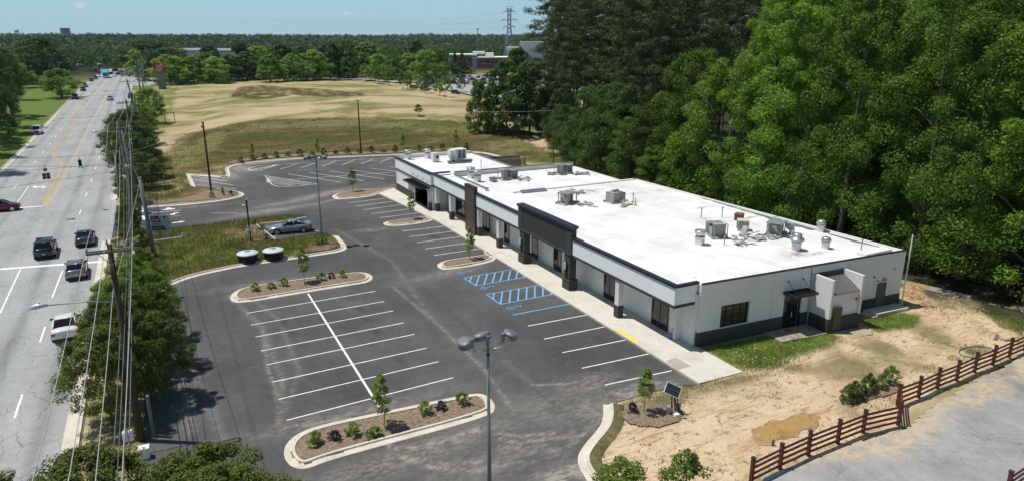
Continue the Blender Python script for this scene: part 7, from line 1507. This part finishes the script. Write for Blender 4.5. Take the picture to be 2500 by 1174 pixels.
# brick campus building with glass stair tower
e, loc = frame_at(1190, 480, 'brick_building', 'long brick campus building with pale roof line and glass corner', 'building')
U = lambda px: pxm(px - 1190, loc)
zz = lambda py: topz(1190, py, loc) - loc.z
w_ = lbox(e, 'wall', BRK, U(1170), U(1262), 0, 30, 0, zz(143)); lbox(e, 'roof_band', PALEC, U(1169), U(1263), -.4, 30.4, zz(143) + .02, zz(140.5))
lbox(e, 'wall', BRK, U(1110), U(1168.5), 6, 36, 0, zz(137)); lbox(e, 'roof_band', PALEC, U(1097), U(1169), 5.6, 36.4, zz(137) + .02, zz(134)); lbox(e, 'wall', PALEC, U(1097), U(1109.8), 8, 34, 0, zz(137))
lbox(e, 'stair_tower', nmat('pale_blue_glass', [(.30, .40, .44)], rough=.2, spec=.8), U(1158), U(1169.5), -1.5, 5.5, 0, zz(142))
lbox(e, 'plant_room', PALEC, U(1158), U(1188), 12, 26, zz(134) + .05, zz(127.5)); lbox(e, 'plant_room', PALEC, U(1190), U(1210), 12, 26, zz(140) + .05, zz(131))
for r_, (za, zb) in enumerate(((149, 154.5), (162, 167))):
    for k in range(7):
        a = 1193 + k * 10; f = lbox(e, 'window', GLASS, U(a), U(a + 6), -.12, -.02, zz(zb), zz(za))
    lbox(e, 'string_course', PALEC, U(1171), U(1261), -.15, -.01, zz(157 + 8 * r_ - .5), zz(156 + 8 * r_))
for k in range(4): lbox(e, 'window', GLASS, U(1114 + k * 11), U(1119 + k * 11), 5.85, 5.98, zz(148), zz(143))
e, loc = frame_at(1290, 520, 'white_block', 'large windowless cream block behind the pylon and the trees', 'building'); U = lambda px: pxm(px - 1290, loc); zz = lambda py: topz(1290, py, loc) - loc.z
lbox(e, 'wall', PALEC, U(1234), U(1266), 0, 26, 0, zz(117)); lbox(e, 'wall', PALEC, U(1265.5), U(1345), -2, 30, 0, zz(104)); lbox(e, 'parapet', WHITE, U(1265), U(1345.5), -2.3, 30.3, zz(104) + .02, zz(103)); lbox(e, 'parapet', WHITE, U(1233.5), U(1265.4), -.3, 26, zz(117) + .02, zz(116))
for i, (a, b, yt) in enumerate(((468, 552, 118), (560, 622, 118.5))):
    c = (a + b) / 2; e, loc = frame_at(c, 800 + i * 20, 'long_building', 'long pale low building with grey roof among the far trees, %s one' % ('left' if i == 0 else 'right'), 'building', 'long low buildings among the far trees'); U = lambda px: pxm(px - c, loc); zz = lambda py: topz(c, py, loc) - loc.z
    lbox(e, 'wall', PALEC, U(a), U(b), 0, 14, 0, zz(yt + 6)); m = MB(); m.prism([(U(a) - 1, -1), (U(b) + 1, -1), (U(b) + 1, 15), (U(a) - 1, 15)], zz(yt + 6) + .02, zz(yt + 5.2)); m.build('eaves', WHITE, e)
    m = MB(); m.add([(U(a), -.5, zz(yt + 5)), (U(b), -.5, zz(yt + 5)), (U(b), 14, zz(yt + 5)), (U(a), 14, zz(yt + 5)), (U(a), 6, zz(yt)), (U(b), 6, zz(yt))], [(0, 1, 5, 4), (2, 3, 4, 5), (0, 4, 3), (1, 2, 5)]); m.build('roof', DRF, e)
    for k in range(8): lbox(e, 'window', GLASS, U(a + 4 + k * (b - a - 8) / 8), U(a + 6.5 + k * (b - a - 8) / 8), -.15, -.02, zz(yt + 11), zz(yt + 8))
e, loc = frame_at(312, 610, 'red_roof_building', 'small building with bright red roof beyond the junction', 'building'); U = lambda px: pxm(px - 312, loc); zz = lambda py: topz(312, py, loc) - loc.z
lbox(e, 'wall', PALEC, U(301), U(328), 0, 12, 0, zz(146)); m = MB(); m.add([(U(300), -.5, zz(147)), (U(317), -.5, zz(147)), (U(314), 5, zz(139)), (U(303), 5, zz(139)), (U(300), 11, zz(147)), (U(317), 11, zz(147))], [(0, 1, 2, 3), (1, 5, 2), (0, 3, 4), (3, 2, 5, 4)]); m.build('roof', nmat('red_roof', [(.48, .04, .05)], rough=.6), e)
m = MB(); m.add([(U(317.2), -.5, zz(147)), (U(330), -.5, zz(147)), (U(326), 5, zz(138)), (U(318), 5, zz(138)), (U(317.2), 11, zz(147)), (U(330), 11, zz(147))], [(0, 1, 2, 3), (1, 5, 2), (0, 3, 4), (3, 2, 5, 4)]); m.build('roof', DRF, e)
for i, (px, yt, yb, w, d, lb) in enumerate(((268, 157, 164, 13, 560, 'small white flat building beyond the blue truck'), (313, 157, 163, 10, 560, 'small white shed right of the junction'), (250, 140, 150, 10, 640, 'dark blue shop sign building above the road end'), (345, 133, 150, 14, 600, 'grey gabled building behind the roadside poles'))):
    e, loc = frame_at(px, d, 'small_building', lb, 'building'); zt_ = topz(px, yt, loc) - loc.z; W_ = pxm(w, loc)
    lbox(e, 'wall', [WHITE, WHITE, SB, DRF][i], -W_ / 2, W_ / 2, 0, 8, 0, max(2, zt_ - .6)); lbox(e, 'roof', [PALEC, PALEC, DRF, DRF][i], -W_ / 2 - .4, W_ / 2 + .4, -.4, 8.4, max(2, zt_ - .6) + .02, max(2, zt_ - .6) + .6); lbox(e, 'window', GLASS, -W_ / 4, W_ / 4, -.1, -.02, 1, 2)
e, loc = frame_at(248, 3000, 'tower_block', 'lone grey brown office tower block on the horizon', 'building', turn=.35); zt_ = topz(248, 69.5, loc) - loc.z; W_ = pxm(19, loc)
TB = nmat('tower_cladding', [(.16, .13, .13), (.22, .18, .17)], .05, .8); lbox(e, 'wall', TB, -W_ / 2, W_ / 2, 0, W_ * .5, 0, zt_)
for k in range(9): lbox(e, 'window_band', GLASS, -W_ / 2 + 1, W_ / 2 - 1, -.3, -.02, zt_ - 4 - k * 5.2, zt_ - 2 - k * 5.2)
e, loc = frame_at(259, 2950, 'mast', 'thin mast beside the office tower on the horizon', 'mast'); m = MB(); m.tube([(0, 0, 0), (0, 0, topz(259, 76, loc) - loc.z)], [1.5, .6], 6); m.build('mast_tube', DRF, e)
e, loc = frame_at(137, 2600, 'water_tower', 'pale water tower on legs on the horizon left of the tower block', 'water tower'); zt_ = topz(137, 73.5, loc) - loc.z; m = MB(); m.lathe([(0, 0), (5, 2), (6, 5), (5.5, 8), (0, 9)], (0, 0, zt_ - 9), 14); m.build('tank', nmat('water_tower_paint', [(.42, .52, .60)], rough=.5), e, True)
for k in range(5): a = k * 1.257; m = MB(); m.tube([(7 * math.cos(a), 7 * math.sin(a), 0), (5 * math.cos(a), 5 * math.sin(a), zt_ - 6)], .7, 5); m.build('leg', DRF, e)
e, loc = frame_at(1173, 640, 'mast', 'tall slim mast with round top above the far woods', 'mast'); H_ = topz(1173, 73, loc) - loc.z; m = MB(); m.tube([(0, 0, 0), (0, 0, H_)], [.5, .3], 8); m.build('mast_tube', GREYM, e); m = MB(); m.lathe([(0, 0), (1.1, 0), (1.1, .8), (0, 1)], (0, 0, H_), 10); m.build('mast_head', GREYM, e)
# lattice transmission tower
e, loc = frame_at(1244, 560, 'transmission_tower', 'tall steel lattice pylon with three pairs of arms against the sky', 'pylon', turn=.2); H_ = topz(1244, 17, loc) - loc.z
ST = nmat('pylon_steel', [(.30, .32, .38)], rough=.5, metal=.3); S = H_ / 38.0
def lw(z): return (4.2 * (1 - z / 24) + 1.0 * z / 24 if z < 24 else 1.0) * S
m = MB(); lv = [0, 5, 9.5, 13.5, 17, 20, 22.5, 25, 28, 31, 34, 37]
for sx_, sy_ in ((-1, -1), (1, -1), (1, 1), (-1, 1)): m.tube([(sx_ * lw(z), sy_ * lw(z), z * S) for z in lv], .24, 4)
m.build('legs', ST, e); m = MB()
for a, b in zip(lv[:-1], lv[1:]):
    for (p, q) in (((-1, -1), (1, -1)), ((1, -1), (1, 1)), ((1, 1), (-1, 1)), ((-1, 1), (-1, -1))):
        m.tube([(p[0] * lw(a), p[1] * lw(a), a * S), (q[0] * lw(b), q[1] * lw(b), b * S)], .14, 3, False); m.tube([(q[0] * lw(a), q[1] * lw(a), a * S), (p[0] * lw(b), p[1] * lw(b), b * S)], .14, 3, False)
m.build('bracing', ST, e)
for z, L_ in ((24.5, 4.0), (29, 5.4), (34.5, 3.8)):
    m = MB()
    for s_ in (-1, 1): m.tube([(0, 0, z * S), (s_ * L_ * S, 0, (z + .5) * S)], .20, 4); m.tube([(0, 0, (z + 1.6) * S), (s_ * L_ * S, 0, (z + .5) * S)], .16, 4); m.tube([(s_ * L_ * S, 0, (z + .5) * S), (s_ * L_ * S, 0, (z - 1.3) * S)], .14, 4)
    m.build('arm', ST, e)
m = MB()
for s_ in (-1, 1): m.tube([(s_ * 1.0 * S, 0, 34 * S), (s_ * 2.2 * S, 0, 38 * S)], .17, 4)
m.tube([(-2.2 * S, 0, 38 * S), (2.2 * S, 0, 38 * S)], .17, 4); m.build('peak', ST, e)
for i, dz in enumerate((24, 29, 34)):
    wire('transmission_line', [tuple(loc + Vector((0, 0, dz * S))), tuple(atdist(700, 1500) + Vector((0, 0, 45)))], .035, 9, 'faint high-voltage wire running left from the pylon, %s from the bottom' % ORD[i], CABLE, 'high-voltage wires from the pylon')
# garden centre style objects at the far car park edge and street furniture there
for i, (px, py) in enumerate(((1192, 186), (1204, 186), (1213, 186))):
    p = hit(px, py); t = empty('parasol', p, 'tiny red parasol at the far edge of the car park, %s from the left' % ORD[i], 'parasol', 'red parasols at the car park edge'); m = MB(); m.tube([(0, 0, 0), (0, 0, 2.4)], .06, 5); m.build('pole', GREYM, t); m = MB(); m.lathe([(1.8, 0), (.9, .5), (0, .8)], (0, 0, 2.2), 8); m.build('canopy', nmat('red_canvas', [(.30, .06, .03)], rough=.8), t)
# ------------------------------------------------------------------ air
hb = MB(); hb.box(-2600, 5200, -60, 6200, -3.5, 140); hz_o = hb.build('haze', None if False else bpy.data.materials.new('haze_air')); hm = hz_o.data.materials[0]; hm.use_nodes = True; hn = hm.node_tree.nodes
for q in list(hn):
    if q.type == 'BSDF_PRINCIPLED': hn.remove(q)
vp = hn.new('ShaderNodeVolumePrincipled'); vp.inputs['Color'].default_value = (.62, .80, 1.0, 1); vp.inputs['Density'].default_value = .00005; vp.inputs['Anisotropy'].default_value = .2
hm.node_tree.links.new(vp.outputs[0], hn['Material Output'].inputs['Volume']); hz_o['kind'] = 'stuff'; hz_o['label'] = 'thin blue summer haze over the whole view'; hz_o['category'] = 'haze'; hz_o.display_type = 'WIRE'
# raised orange soil heaps beside the far rear corner of the building
def heap(px, py, r, h, label, seed):
    p = hit(px, py); g = np.random.default_rng(seed); n = 26; V = []; 
    for i in range(n):
        for j in range(n):
            u = (i / (n - 1) - .5) * 2; v = (j / (n - 1) - .5) * 2; q = math.hypot(u, v)
            x, y = u * r, v * r * .7; z = h * max(0, 1 - q) ** .8 * (.5 + float(fbm(np.array([x * 1.0 + seed]), np.array([y * 1.0]), .7, seed)[0])) - .12
            V.append((x, y, z))
    I = np.arange(n * n).reshape(n, n); F = np.stack([I[:-1, :-1], I[1:, :-1], I[1:, 1:], I[:-1, 1:]], -1).reshape(-1, 4)
    o = bpy.data.objects.new('soil_heap', npmesh('soil_heap', np.array(V), F, nmat('loose_orange_soil', [(.22, .12, .055), (.40, .25, .13), (.52, .36, .21)], 1.6, 1.0, fine=(7, .35), bump=.8))); COL.objects.link(o); o.location = (p.x, p.y, p.z); tag(o, label, 'soil heap')
heap(2225, 722, 1.9, .75, 'rough orange soil heap by the far rear corner of the building', 3); heap(2262, 745, 1.5, .6, 'smaller crumbly soil heap right of the concrete stoop', 5); heap(2235, 700, 1.6, .5, 'low soil heap between the building corner and the rear path', 8)
# stones and clods on the bare ground
def stones():
    g = np.random.default_rng(44); P = ZON[12][1]; A = np.array(P); n = 9000
    x = A[:, 0].min() + (A[:, 0].max() - A[:, 0].min()) * g.random(n); y = A[:, 1].min() + (A[:, 1].max() - A[:, 1].min()) * g.random(n)
    k = (sdist(P, x, y) > .3) & (fbm(x, y, 2.2, 33) > .47) & (sdist(LOT, x, y) < -.3) & (sdist(SIDEP, x, y) < -.1) & (sdist(BLDG, x, y) < -.1); x, y = x[k], y[k]; n = len(x)
    r = .025 + .07 * g.random(n) ** 3; z = base(x, y) + .05
    V = np.zeros((n, 6, 3)); a = g.random(n) * 6.28
    for j in range(4):
        V[:, j, 0] = x + r * (1 + .4 * g.random(n)) * np.cos(a + j * 1.57); V[:, j, 1] = y + r * (1 + .4 * g.random(n)) * np.sin(a + j * 1.57); V[:, j, 2] = z
    V[:, 4] = np.stack([x, y, z + r * .9], 1); V[:, 5] = np.stack([x, y, z - r], 1)
    F = np.array([(0, 1, 4), (1, 2, 4), (2, 3, 4), (3, 0, 4)]); F = (F[None] + 6 * np.arange(n)[:, None, None]).reshape(-1, 3)
    o = bpy.data.objects.new('stones', npmesh('stones', V.reshape(-1, 3), F, nmat('soil_clods', [(.24, .15, .08), (.42, .31, .20), (.52, .44, .34)], 2, 1.0, island=.8))); COL.objects.link(o); tag(o, 'small stones and clods strewn over the bare sandy ground', 'stones', kind='stuff')
stones()
